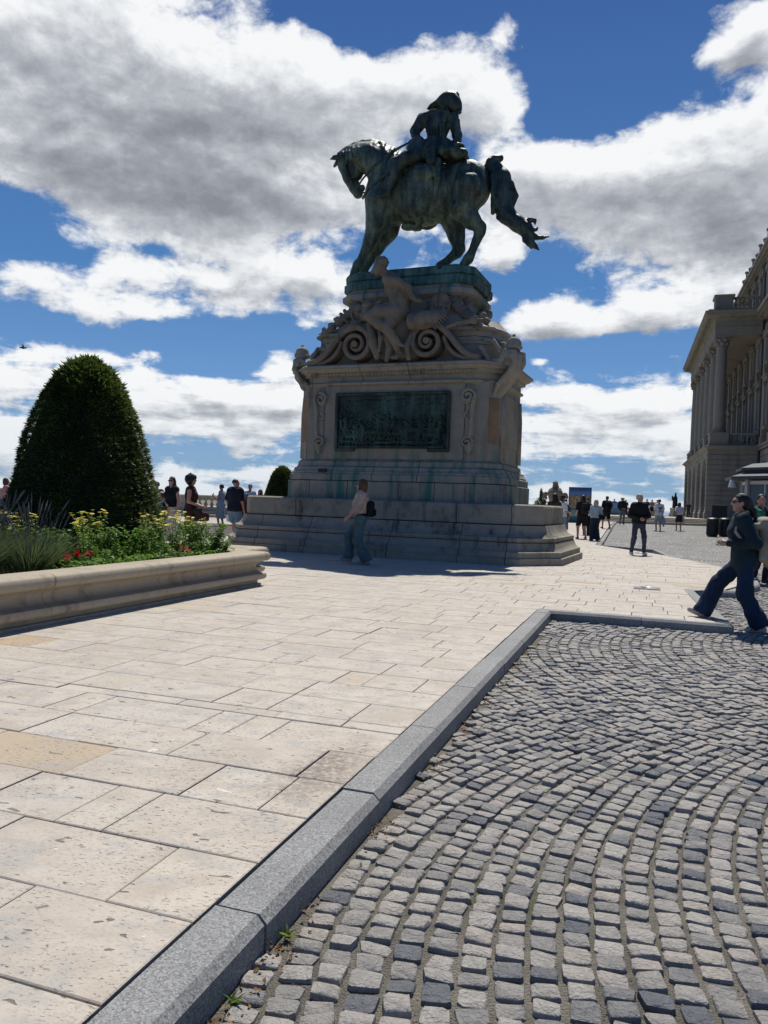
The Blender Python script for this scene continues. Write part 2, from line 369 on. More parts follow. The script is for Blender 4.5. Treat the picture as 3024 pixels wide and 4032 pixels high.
# ---------------------------------------------------------------- materials
MATS = {}
def mat_base(name, rough=.7, metal=0.0, spec=.5):
    m = bpy.data.materials.new(name); m.use_nodes = True; t = NT(m.node_tree)
    b = t.N['Principled BSDF']; b.inputs['Roughness'].default_value = rough; b.inputs['Metallic'].default_value = metal
    b.inputs['Specular IOR Level'].default_value = spec; return m, t, b
def obj_co(t): return t.node('ShaderNodeTexCoord').outputs['Object']
def world_co(t): return t.node('ShaderNodeNewGeometry').outputs['Position']
def bump(t, b, h, dist=.01, strength=.6):
    n = t.node('ShaderNodeBump', None, Strength=strength, Distance=dist, Height=h); t.L.new(n.outputs[0], b.inputs['Normal'])
def plain(name, col, rough=.75, var=.18, scale=30.0, metal=0.0, bumpd=.0, spec=.4):
    """one colour with slight cloudy variation"""
    key = (name, col, rough)
    if key in MATS: return MATS[key]
    m, t, b = mat_base(name, rough, metal, spec); co = obj_co(t)
    n = t.noise(co, scale, 3.0); n2 = t.noise(co, scale * .17, 2.0)
    f = t.m('ADD', t.m('MULTIPLY', n, .5), t.m('MULTIPLY', n2, .5))
    c = t.mix(t.rng(f, .3, .7), tuple(q * (1 - var) for q in col), tuple(min(1, q * (1 + var)) for q in col))
    t.put(b.inputs['Base Color'], c)
    if bumpd > 0: bump(t, b, n, bumpd, .7)
    MATS[key] = m; return m
def cloth(col, rough=.85):
    return plain('cloth', tuple(col), rough, .22, 14.0, 0, .004, .25)
def skin(col=(.42, .24, .17)): return plain('skin', tuple(col), .5, .08, 20.0, 0, 0, .35)

def m_stone(name, base, dark, warm, streak=.6, copper=0.0, joints=None, scale=1.0, bumpd=.012, patch=.55):
    """weathered limestone: pores, dark crust in blotches and run-off streaks, optional copper run-off, optional joints."""
    m, t, b = mat_base(name, .85, 0, .3); co = obj_co(t)
    big = t.noise(co, .7 * scale, 6.0, .62); mid = t.noise(co, 4.5 * scale, 6.0, .65); fine = t.noise(co, 38 * scale, 5.0, .7)
    c = t.mix(t.rng(mid, .35, .68), base, warm)
    c = t.mix(t.m('MULTIPLY', t.rng(fine, .50, .72), .45), c, tuple(q * .55 for q in base))
    st = t.noise(t.mapping(co, scale=(3.2 * scale, 3.2 * scale, .28 * scale)), 1.6, 5.0, .65)
    f = t.m('MULTIPLY', t.rng(st, .50, .70), t.rng(big, .40, .62))
    c = t.mix(t.m('MULTIPLY', f, streak), c, dark)
    bl = t.rng(t.m('ADD', t.m('MULTIPLY', big, .6), t.m('MULTIPLY', mid, .4)), .50, .64)
    c = t.mix(t.m('MULTIPLY', bl, patch), c, dark)
    if copper:
        cs = t.noise(t.mapping(co, scale=(2.1, 2.1, .16), loc=(3.1, 1.7, 0)), 1.5, 5.0, .62)
        z = t.sep(co)[2]
        k = t.rng(z, copper[0], copper[1]) if isinstance(copper, tuple) else copper
        c = t.mix(t.m('MULTIPLY', t.rng(cs, .47, .66), k), c, (.055, .15, .125))
    hgt = t.m('ADD', t.m('MULTIPLY', mid, .6), t.m('MULTIPLY', fine, .5))
    if joints:
        x, y, z = t.sep(co); w = t.m('MULTIPLY', t.m('SUBTRACT', t.noise(co, 2.3, 3.0), .5), .10)
        tot = None
        for (x0, z0, z1) in joints:
            if x0 is None: d = t.m('ABSOLUTE', t.m('ADD', t.m('SUBTRACT', z, z0), t.m('MULTIPLY', w, .12))); k = t.rng(d, .004, .011, 1.0, 0.0)
            else:
                d = t.m('ABSOLUTE', t.m('ADD', t.m('SUBTRACT', x, x0), w)); k = t.rng(d, .004, .011, 1.0, 0.0)
                k = t.m('MULTIPLY', k, t.m('MULTIPLY', t.m('GREATER_THAN', z, z0), t.m('LESS_THAN', z, z1)))
                k = t.m('MULTIPLY', k, t.m('LESS_THAN', y, 0.0))
            tot = k if tot is None else t.m('MAXIMUM', tot, k)
        c = t.mix(t.m('MULTIPLY', tot, .85), c, (.018, .017, .017)); hgt = t.m('SUBTRACT', hgt, t.m('MULTIPLY', tot, 1.2))
    t.put(b.inputs['Base Color'], c); bump(t, b, hgt, bumpd, .8); return m

def m_bronze(name, lo, mid_, hi, rough=.5, streak=.5):
    m, t, b = mat_base(name, rough, 0.12, .5); co = obj_co(t)
    big = t.noise(co, 1.3, 6.0, .65); st = t.noise(t.mapping(co, scale=(3.5, 3.5, .45)), 2.0, 5.0, .62); fine = t.noise(co, 26.0, 4.0, .65)
    f = t.m('ADD', t.m('MULTIPLY', big, .5), t.m('MULTIPLY', st, .5)); f = t.m('ADD', f, t.m('MULTIPLY', t.m('SUBTRACT', fine, .5), .26))
    c = t.ramp(f, [(.40, lo), (.50, mid_), (.60, hi)])
    spots = t.vor(t.v('ADD', co, t.v('SCALE', t.node('ShaderNodeTexNoise', None, Vector=co, Scale=5.0).outputs[1], scale=.12)), 1.9)
    c = t.mix(t.rng(spots, .10, .17, .9, 0.0), c, tuple(q * .35 for q in lo))
    t.put(b.inputs['Base Color'], c); t.put(b.inputs['Roughness'], t.rng(fine, .3, .7, rough - .1, rough + .2)); bump(t, b, t.m('ADD', fine, st), .012, .7); return m

def m_leaf(name, c0, c1, rough=.5, trans=.25, scale=6.0):
    m, t, b = mat_base(name, rough, 0, .35); co = obj_co(t)
    oi = t.noise(co, scale, 3.0); c = t.mix(t.rng(oi, .32, .68), c0, c1)
    t.put(b.inputs['Base Color'], c)
    if trans > 0:
        tr = t.node('ShaderNodeBsdfTranslucent', None, Color=t.mix(.5, c, tuple(min(1, q * 1.9) for q in c1)))
        mx = t.node('ShaderNodeMixShader', None, i0=trans, i1=b.outputs[0], i2=tr.outputs[0])
        t.L.new(mx.outputs[0], t.N['Material Output'].inputs[0])
    return m

def m_cobble():
    m, t, b = mat_base('cobblestone', .7, 0, .35); co = world_co(t)
    a = t.node('ShaderNodeAttribute', dict(attribute_name='rnd')); r, g, bl = t.sep(a.outputs['Color'])
    c = t.ramp(r, [(0.0, (.10, .108, .125)), (.13, (.155, .16, .17)), (.20, (.24, .232, .22)), (.55, (.315, .296, .268)), (.88, (.385, .362, .325)), (.975, (.345, .31, .285)), (1.0, (.37, .335, .295))])
    fine = t.noise(co, 95.0, 5.0, .72); mid = t.noise(co, 22.0, 4.0, .6)
    c = t.mix(1.0, c, t.ramp(t.m('ADD', t.m('MULTIPLY', fine, .6), t.m('MULTIPLY', mid, .4)), [(.3, (.62, .62, .62)), (.7, (1.22, 1.22, 1.22))]), 'MULTIPLY')
    side = t.sep(t.node('ShaderNodeNewGeometry').outputs['Normal'])[2]
    t.put(b.inputs['Base Color'], c)
    t.put(b.inputs['Roughness'], t.m('ADD', t.rng(r, .16, .24, .28, .62), t.m('MULTIPLY', fine, .22)))
    crag = t.noise(t.mapping(co, scale=(1, 1, 1)), 48.0, 3.0, .55, .8); bump(t, b, t.m('ADD', t.m('ADD', t.m('MULTIPLY', fine, .45), mid), t.m('MULTIPLY', crag, .9)), .016, .9); return m
def m_ground():
    m, t, b = mat_base('sandy_joint_dirt', .95, 0, .2); co = world_co(t)
    n = t.noise(co, 5.0, 5.0, .6); f = t.noise(co, 140.0, 4.0, .7); v = t.vor(co, 130.0)
    c = t.mix(t.rng(n, .35, .65), (.15, .137, .113), (.235, .215, .178))
    c = t.mix(t.m('MULTIPLY', t.rng(f, .55, .7), .7), c, (.36, .34, .30))
    mo = t.m('MULTIPLY', t.rng(t.noise(co, 2.1, 4.0), .58, .68), .6); c = t.mix(mo, c, (.075, .085, .035))
    t.put(b.inputs['Base Color'], c); bump(t, b, t.m('ADD', f, t.m('MULTIPLY', v, -.6)), .012, 1.0); return m
def m_far_cobble():
    """distant cobbles: cells with dark joints in world coordinates"""
    m, t, b = mat_base('distant_cobbles', .75, 0, .4); co = world_co(t)
    wv = t.v('ADD', co, t.v('SCALE', t.node('ShaderNodeTexNoise', None, Vector=co, Scale=.5).outputs[1], scale=.8))
    mp = t.mapping(wv, scale=(9.0, 10.5, 9.0), rot=(0, 0, .3))
    e = t.vor(mp, 1.0, 'DISTANCE_TO_EDGE', 0, .75); col = t.vor(mp, 1.0, 'F1', 1, .75); r = t.sep(col)[0]
    c = t.ramp(r, [(0, (.16, .17, .19)), (.2, (.31, .31, .305)), (.8, (.42, .405, .38)), (1, (.45, .42, .39))])
    big = t.noise(co, .6, 5.0, .6); c = t.mix(1.0, c, t.ramp(big, [(.3, (.78, .78, .78)), (.7, (1.12, 1.12, 1.12))]), 'MULTIPLY')
    k = t.rng(e, .03, .13, 1.0, 0.0); c = t.mix(k, c, (.15, .138, .12)); t.put(b.inputs['Base Color'], c)
    bump(t, b, t.m('ADD', t.m('MULTIPLY', t.rng(e, 0, .22), 1.0), t.m('MULTIPLY', r, .5)), .03, 1.0); return m
def m_slab():
    m, t, b = mat_base('limestone_paving', .72, 0, .35); co = world_co(t)
    a = t.node('ShaderNodeAttribute', dict(attribute_name='rnd')); r, g, bl = t.sep(a.outputs['Color'])
    off = t.comb(t.m('MULTIPLY', r, 31.0), t.m('MULTIPLY', g, 17.0), t.m('MULTIPLY', bl, 9.0)); p = t.v('ADD', co, off)
    p = t.mapping(p, scale=(1.0, 1.55, 1.0), rot=(0, 0, R_(20)))
    c = t.ramp(r, [(0, (.49, .43, .355)), (.35, (.53, .475, .40)), (.7, (.51, .465, .40)), (.965, (.53, .47, .385)), (.985, (.46, .36, .24)), (1, (.46, .34, .20))], 'LINEAR')
    band = t.noise(p, 3.2, 6.0, .62, .6); c = t.mix(t.m('MULTIPLY', t.rng(band, .42, .66), .6), c, (.40, .335, .265))
    grey = t.noise(p, 5.5, 5.0, .65, .3); c = t.mix(t.m('MULTIPLY', t.rng(grey, .50, .64), .65), c, (.37, .36, .335))
    fine = t.noise(p, 60.0, 5.0, .7); c = t.mix(t.m('MULTIPLY', t.rng(fine, .50, .66), .45), c, (.31, .27, .225))
    pit = t.noise(t.mapping(p, scale=(1.0, 1.7, 1.0)), 44.0, 5.0, .66, .4); clus = t.rng(t.noise(p, 2.4, 3.0), .36, .58)
    pk = t.m('MULTIPLY', t.rng(pit, .60, .66), clus); c = t.mix(t.m('MULTIPLY', pk, .45), c, (.19, .165, .14))
    bigpit = t.rng(t.noise(t.mapping(p, scale=(1.2, 1.9, 1.0), loc=(5, 3, 0)), 8.5, 2.0, .5, .6), .69, .705); c = t.mix(bigpit, c, (.17, .15, .125))
    wh = t.rng(t.noise(t.mapping(p, loc=(15, 8, 0)), 7.0, 3.0, .6, .8), .70, .715); c = t.mix(wh, c, (.64, .61, .54))
    dirt = t.noise(co, 1.1, 6.0, .66); c = t.mix(t.m('MULTIPLY', t.rng(dirt, .48, .68), .38), c, (.33, .295, .25))
    gum = t.rng(t.vor(t.mapping(co, loc=(3, 1, 0)), 2.3), .035, .05, 1.0, 0.0); c = t.mix(t.m('MULTIPLY', gum, .5), c, (.20, .18, .16))
    sx_, sy_, sz_ = t.sep(co); wob = t.m('MULTIPLY', t.m('SUBTRACT', t.noise(co, 6.0, 5.0, .65), .5), 1.3)
    q1 = t.m('DIVIDE', t.m('SUBTRACT', t.m('SUBTRACT', sx_, t.m('MULTIPLY', t.m('SUBTRACT', sy_, 3.45), .33)), -.22), .22); q2 = t.m('DIVIDE', t.m('SUBTRACT', sy_, 3.45), .50)
    st_ = t.m('ADD', t.m('SQRT', t.m('ADD', t.m('MULTIPLY', q1, q1), t.m('MULTIPLY', q2, q2))), wob); c = t.mix(t.m('MULTIPLY', t.m('MULTIPLY', t.rng(st_, .2, 1.15, 1.0, 0.0), t.rng(t.noise(co, 30.0, 5.0, .7), 0.34, .58)), .70), c, (.12, .085, .07))
    t.put(b.inputs['Base Color'], c); t.put(b.inputs['Roughness'], t.rng(fine, .3, .7, .55, .80))
    bump(t, b, t.m('SUBTRACT', t.m('MULTIPLY', fine, .35), t.m('ADD', pk, bigpit)), .006, .8); return m
def m_granite():
    m, t, b = mat_base('granite_kerb', .65, 0, .4); co = world_co(t)
    a = t.node('ShaderNodeAttribute', dict(attribute_name='rnd')); r, g, bl = t.sep(a.outputs['Color'])
    p = t.v('ADD', co, t.comb(t.m('MULTIPLY', r, 11.0), 0.0, 0.0))
    v = t.vor(p, 210.0, 'F1', 1); n = t.noise(p, 120.0, 5.0, .7); s = t.sep(v)[0]
    f = t.m('ADD', t.m('MULTIPLY', n, .6), t.m('MULTIPLY', s, .4))
    c = t.ramp(f, [(.25, (.09, .09, .088)), (.42, (.185, .187, .184)), (.60, (.255, .256, .25)), (.80, (.40, .40, .39))])
    big = t.noise(p, 2.2, 4.0); c = t.mix(1.0, c, t.ramp(big, [(.3, (.82, .82, .82)), (.7, (1.1, 1.1, 1.1))]), 'MULTIPLY')
    t.put(b.inputs['Base Color'], c); bump(t, b, f, .0015, .25); return m
M = {}
def make_mats():
    M['cobble'] = m_cobble(); M['dirt'] = m_ground(); M['farcob'] = m_far_cobble(); M['slab'] = m_slab(); M['granite'] = m_granite()
    J = [(-2.95, 0, .82), (-1.62, 0, .82), (.42, 0, .82), (2.02, 0, .82), (-2.1, .82, 1.4), (1.85, .82, 1.4), (3.05, 0, 1.4), (None, .83, 0), (None, .47, 0)]
    M['plinth'] = m_stone('plinth_limestone', (.255, .23, .185), (.025, .024, .022), (.31, .278, .22), .85, 0.0, J)
    J2 = [(-1.95, 1.2, 1.7), (-.95, 1.2, 1.7), (.35, 1.2, 1.7), (1.2, 1.2, 1.7), (-.35, 1.7, 2.2), (.75, 1.7, 2.2), (-1.4, 1.7, 2.2), (None, 1.70, 0)]
    M['die'] = m_stone('pedestal_limestone', (.275, .246, .198), (.035, .033, .029), (.33, .29, .228), .7, (2.75, 2.15), J2, patch=.4)
    M['cornice'] = m_stone('cornice_limestone', (.295, .265, .215), (.03, .026, .022), (.345, .305, .24), .75, 0.0, [(-.75, 3.9, 4.5), (.45, 3.9, 4.5)])
    M['upper'] = m_stone('upper_limestone', (.285, .258, .215), (.045, .042, .036), (.335, .30, .245), .6, (5.3, 6.5), [(-.95, 4.4, 6.4), (.2, 5.9, 6.4), (1.0, 5.0, 6.4), (None, 5.05, 0)], patch=.45)
    M['figure'] = m_stone('carved_stone', (.20, .168, .13), (.035, .03, .026), (.24, .20, .152), .6, 0.0, None, 1.6, patch=.4)
    M['planter'] = m_stone('planter_stone', (.40, .345, .265), (.085, .07, .052), (.43, .365, .27), .55, 0.0, None, 1.6, .010, .35)
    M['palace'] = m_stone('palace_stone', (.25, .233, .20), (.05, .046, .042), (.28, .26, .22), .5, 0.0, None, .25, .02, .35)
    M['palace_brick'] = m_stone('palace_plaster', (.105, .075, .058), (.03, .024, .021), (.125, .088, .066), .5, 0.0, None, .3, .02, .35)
    M['balus'] = m_stone('balustrade_stone', (.36, .33, .275), (.09, .082, .07), (.42, .38, .31), .5, 0.0, None, .9, .01, .35)
    M['bronze'] = m_bronze('green_bronze', (.012, .019, .015), (.055, .082, .062), (.155, .195, .135), .5)
    M['bronze_dark'] = m_bronze('dark_bronze', (.008, .012, .010), (.026, .042, .034), (.075, .105, .08), .45)
    M['verdigris'] = m_bronze('verdigris_bronze', (.018, .045, .040), (.045, .12, .105), (.10, .21, .18), .6)
    M['relief'] = m_bronze('relief_bronze', (.006, .014, .011), (.016, .043, .032), (.05, .105, .078), .5)
    M['yew'] = m_leaf('yew_needles', (.020, .042, .009), (.085, .125, .022), .55, .28, 2.2)
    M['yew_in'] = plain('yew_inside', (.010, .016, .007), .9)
    M['leaf'] = m_leaf('green_leaves', (.05, .12, .018), (.14, .25, .04), .45, .48, 9.0)
    M['leaf2'] = m_leaf('pale_leaves', (.09, .15, .03), (.20, .28, .06), .5, .48, 9.0)
    M['blade'] = m_leaf('grey_green_blades', (.05, .085, .03), (.12, .155, .065), .6, .3, 5.0)
    M['spike'] = m_leaf('lavender_spikes', (.09, .085, .088), (.165, .15, .155), .8, .15, 5.0)
    M['yellow'] = m_leaf('yellow_petals', (.72, .58, .06), (.85, .76, .20), .5, .3, 8.0)
    M['red'] = m_leaf('red_petals', (.34, .012, .015), (.55, .025, .03), .5, .3, 8.0)
    M['lawn'] = m_leaf('lawn_grass', (.05, .10, .02), (.10, .17, .035), .6, .3, 3.0)
    M['soil'] = plain('soil', (.045, .034, .024), .95, .4, 25, 0, .02)
    M['black'] = plain('black_paint', (.012, .013, .015), .45, .2)
    M['dark'] = plain('dark_metal', (.03, .033, .036), .5, .2)
    M['white'] = plain('white_paint', (.70, .70, .68), .5, .05)
    M['zinc'] = plain('zinc_roof', (.055, .062, .07), .65, .15, 8.0, 0)
    g, t, b = mat_base('window_glass', .08, 0, .8); t.put(b.inputs['Base Color'], (.025, .032, .042)); M['glass'] = g
    g, t, b = mat_base('clear_glass', .04, 0, .5); t.put(b.inputs['Base Color'], (.7, .78, .8)); b.inputs['Transmission Weight'].default_value = .85; M['cglass'] = g
    M['steel'] = plain('brushed_steel', (.45, .46, .47), .3, .1, 20, .8)
    M['dry'] = m_leaf('dry_leaves', (.12, .055, .025), (.26, .15, .06), .8, .1, 20.0)
make_mats()

# ---------------------------------------------------------------- frames
SA = R_(-18.7); SU = (math.cos(SA), math.sin(SA)); SV = (-math.sin(SA), math.cos(SA))
def uv2w(u, v): return (u * SU[0] + v * SV[0], u * SU[1] + v * SV[1])
def w2uv(x, y): return (x * SU[0] + y * SU[1], x * SV[0] + y * SV[1])
CZ = -.10
def rise(y): return min(max(0.0, y - 30.0) * .02, .36)      # the square climbs slightly away from the camera
def gz(x, y, cobble=False): return rise(y) + (CZ if cobble else 0.0)

# ---------------------------------------------------------------- terrain: one sheet to the horizon, the terrace on a hill
def terrain():
    xs = np.concatenate([[-9000, -3000, -900, -300, -120], np.linspace(-60, 80, 57), [120, 300, 900, 3000, 9000]])
    ys = np.concatenate([[-9000, -2000, -400, -100, -30], np.linspace(-10, 30, 21), np.linspace(32, 110, 40), [150, 220, 400, 900, 2500, 9000, 20000]])
    X, Y = np.meshgrid(xs, ys, indexing='ij'); Z = np.zeros_like(X)
    for i in range(len(xs)):
        for j in range(len(ys)):
            x, y = xs[i], ys[j]; d = max(0, -60 - x, x - 120, y - 100, -30 - y); left = max(0, y - 42) if x < 5 else 0
            Z[i, j] = rise(y) + CZ - .055 - min(55, .45 * max(d, left))
    n, m = X.shape; V = np.stack([X, Y, Z], -1).reshape(-1, 3); I = np.arange(n * m).reshape(n, m)
    F = np.stack([I[:-1, :-1], I[1:, :-1], I[1:, 1:], I[:-1, 1:]], -1).reshape(-1, 4)
    mt, t, b = mat_base('terrain_ground', .95, 0, .2); co = world_co(t); y = t.sep(co)[2]
    c1 = t.mix(t.rng(t.noise(co, .01, 6.0), .35, .65), (.10, .12, .07), (.22, .20, .17))
    c2 = t.mix(t.rng(t.noise(co, 6.0, 5.0), .35, .65), (.115, .105, .088), (.19, .172, .142))
    c2 = t.mix(t.m('MULTIPLY', t.rng(t.noise(co, 140.0, 4.0, .7), .55, .7), .7), c2, (.36, .34, .30))
    t.put(b.inputs['Base Color'], t.mix(t.rng(y, -3.0, -1.0), c1, c2))
    tag(mesh_obj('ground', V, F, mt), kind='structure')
terrain()

# ---------------------------------------------------------------- plaza edge (u limit of the slab paving for a given v)
_edge = [(w2uv(*p)) for p in [(3.87, 8.42), (4.98, 12.25), (5.5, 12.2), (7.3, 15.0), (8.0, 17.86), (8.15, 21.6), (7.6, 26.9), (18.3, 60.5)]]
VL = w2uv(1.9, 9.05)[1]                # front line of the inner kerb return
UK = w2uv(-.31, 2.21)[0] + .012        # cobble-side line of the long kerb
UB = w2uv(-.45, 2.27)[0]
def u_right(v):
    if v < VL + .08: return UK - .172
    pts = _edge
    if v <= pts[0][1]: return pts[0][0] - .172
    for (u0, v0), (u1, v1) in zip(pts, pts[1:]):
        if v0 <= v <= v1 and v1 > v0: return u0 + (u1 - u0) * (v - v0) / (v1 - v0) - .165
    return pts[-1][0]
def slabs():
    V = []; F = []; A = []; v = -3.0; n = 0; G = .0032
    rng = np.random.default_rng(5)
    v0 = w2uv(-.889, 1.881)[1] - .387 * 12; rows = []; v = v0; k = 0
    while v < 64:
        h = .387
        if k == 18: h = .12
        elif k > 24 and k % 9 == 4: h = .30
        rows.append((v, h)); v += h; k += 1
    for ri, (v, h) in enumerate(rows):
        near = v < 12
        ur0, ur1 = u_right(v + .01), u_right(v + h - .01); um = max(ur0, ur1)
        ul = -14 if v < 4 else -44
        u = ul - rng.uniform(0, .6)
        while u < um:
            w = rng.choice([.62, .58, .66, .50, .21, .40, .36, .72]) * (1 if near else 1.1); 
            u2 = u + w
            if um - u2 < .16: u2 = um + .3
            b0, b1 = min(u2, ur0), min(u2, ur1); a0, a1 = min(u, ur0), min(u, ur1)
            zc = [rise(uv2w(u, v)[1]), rise(uv2w(u, v + h)[1])]
            e = .006 if near else .0; dz = rng.normal(0, .0012)
            g2 = G * rng.uniform(.6, 1.5)
            if b0 - a0 < .03 and b1 - a1 < .03: u = u2; continue
            base = [(a0 + g2, v + G), (b0 - g2, v + G), (b1 - g2, v + h - G), (a1 + g2, v + h - G)]
            zs = [zc[0], zc[0], zc[1], zc[1]]
            if near:
                P = [(*uv2w(*p), z - .03) for p, z in zip(base, zs)] + [(*uv2w(*p), z - .003 + dz) for p, z in zip(base, zs)]
                ins = [(a0 + g2 + .004, v + G + .004), (b0 - g2 - .004, v + G + .004), (b1 - g2 - .004, v + h - G - .004), (a1 + g2 + .004, v + h - G - .004)]
                P += [(*uv2w(*p), z + dz) for p, z in zip(ins, zs)]
                F += [(n + i, n + (i + 1) % 4, n + 4 + (i + 1) % 4, n + 4 + i) for i in range(4)] + [(n + 4 + i, n + 4 + (i + 1) % 4, n + 8 + (i + 1) % 4, n + 8 + i) for i in range(4)] + [(n + 8, n + 9, n + 10, n + 11)]
            else:
                P = [(*uv2w(*p), z - .03) for p, z in zip(base, zs)] + [(*uv2w(*p), z + dz) for p, z in zip(base, zs)]
                F += [(n + i, n + (i + 1) % 4, n + 4 + (i + 1) % 4, n + 4 + i) for i in range(4)] + [(n + 4, n + 5, n + 6, n + 7)]
            V += P; c = (rng.uniform(0, 1) ** 1.0, rng.uniform(), rng.uniform(), 1); A += [c] * len(P); n += len(P); u = u2
    P = [(4.55, 12.0), (4.80, 12.05), (5.45, 12.28), (6.5, 13.66), (7.18, 15.05), (5.2, 13.9)]
    V += [(*p, -.0035) for p in P]; F.append(tuple(n + i for i in range(len(P)))); A += [(.3, .5, .5, 1)] * len(P); n += len(P)
    o = mesh_obj('plaza_paving', np.array(V), F, M['slab'], attr=np.array(A)); tag(o, kind='structure')
    # bedding under the slabs shows as the dark joints
    vv = [(-42, 64), (-42, -8)]; P = []; Fb = []
    vs_ = [-8, 0, 4, VL - .05, VL + .1] + list(np.linspace(VL + .3, 64, 60))
    for i, q in enumerate(vs_):
        x0 = uv2w(-45, q); x1 = uv2w(u_right(q) - .02, q)
        P += [(*x0, rise(x0[1]) - .022), (*x1, rise(x1[1]) - .022)]
        if i: Fb.append((2 * i - 2, 2 * i - 1, 2 * i + 1, 2 * i))
    mt = plain('joint_mortar', (.075, .066, .06), .95, .25, 20); tag(mesh_obj('paving_bed', np.array(P), Fb, mt), kind='structure')
slabs()

# ---------------------------------------------------------------- granite kerb: 1 m stones with a chamfered outer edge
def kerb_run(pts, name, width=.165, step=1.0, phase=0.0, top=.004):
    """pts: outer (cobble side) line; the cobbles lie to its right when walking along it."""
    V = []; F = []; A = []; n = 0
    P = [Vector((*p, 0)) for p in pts]; N = len(P)
    def nrm(i):
        d = []
        if i > 0: d.append((P[i] - P[i - 1]).normalized())
        if i < N - 1: d.append((P[i + 1] - P[i]).normalized())
        ns = [Vector((-q.y, q.x, 0)) for q in d]
        if len(ns) == 1: return ns[0]
        s = ns[0] + ns[1]; return s / max(.3, (1 + ns[0].dot(ns[1])))
    for i in range(N - 1):
        a, b = P[i], P[i + 1]; L = (b - a).length; na, nb = nrm(i), nrm(i + 1)
        ts = [0.0]; t = phase if phase else step
        while t < L - .12: ts.append(t / L); t += step
        ts.append(1.0); phase = 0
        for k in range(len(ts) - 1):
            g = .0035 / L; t0, t1 = ts[k] + (g if k else 0), ts[k + 1] - (g if k < len(ts) - 2 else 0)
            dz = random.gauss(0, .003); dx = random.gauss(0, .002); base = n
            for tt in (t0, t1):
                o = a.lerp(b, tt); nn = (na.lerp(nb, tt) if (N > 4) else (na if tt < .5 else nb)); z = rise(o.y) + dz
                if len(ts) > 2 and 0 < tt < 1: nn = (b - a).normalized(); nn = Vector((-nn.y, nn.x, 0))
                o = o + nn * dx
                for (w, h) in ((0.0, -.30), (0.0, top - .026), (.026, top), (width - .004, top), (width, top - .004), (width, -.30)):
                    q = o + nn * w; V.append((q.x, q.y, z + h))
            F += [(base + j, base + (j + 1) % 6, base + 6 + (j + 1) % 6, base + 6 + j) for j in range(6)]
            F += [tuple(base + j for j in range(5, -1, -1)), tuple(base + 6 + j for j in range(6))]
            r = random.random(); A += [(r, random.random(), 0, 1)] * 12; n += 12
    o = mesh_obj(name, np.array(V), F, M['granite'], attr=np.array(A)); tag(o, kind='structure')
cA = uv2w(UK, w2uv(-.32, 2.2)[1] - 3.0); cB = uv2w(UK, VL); cC = (3.87, 8.40); cD = (4.95, 12.15)
ph = (w2uv(-.32, 2.21)[1] - w2uv(*cA)[1]) % 1.0
kerb_run([cA, cB, cC, cD, (5.6, 12.1)], 'kerb', phase=ph)
kerb_run([(5.6, 12.1), (6.6, 13.4), (7.35, 15.0), (7.85, 16.6), (8.05, 18.4), (8.12, 21.5), (8.9, 24.9), (7.66, 27.0), (18.35, 60.5)], 'kerb_far', .165)

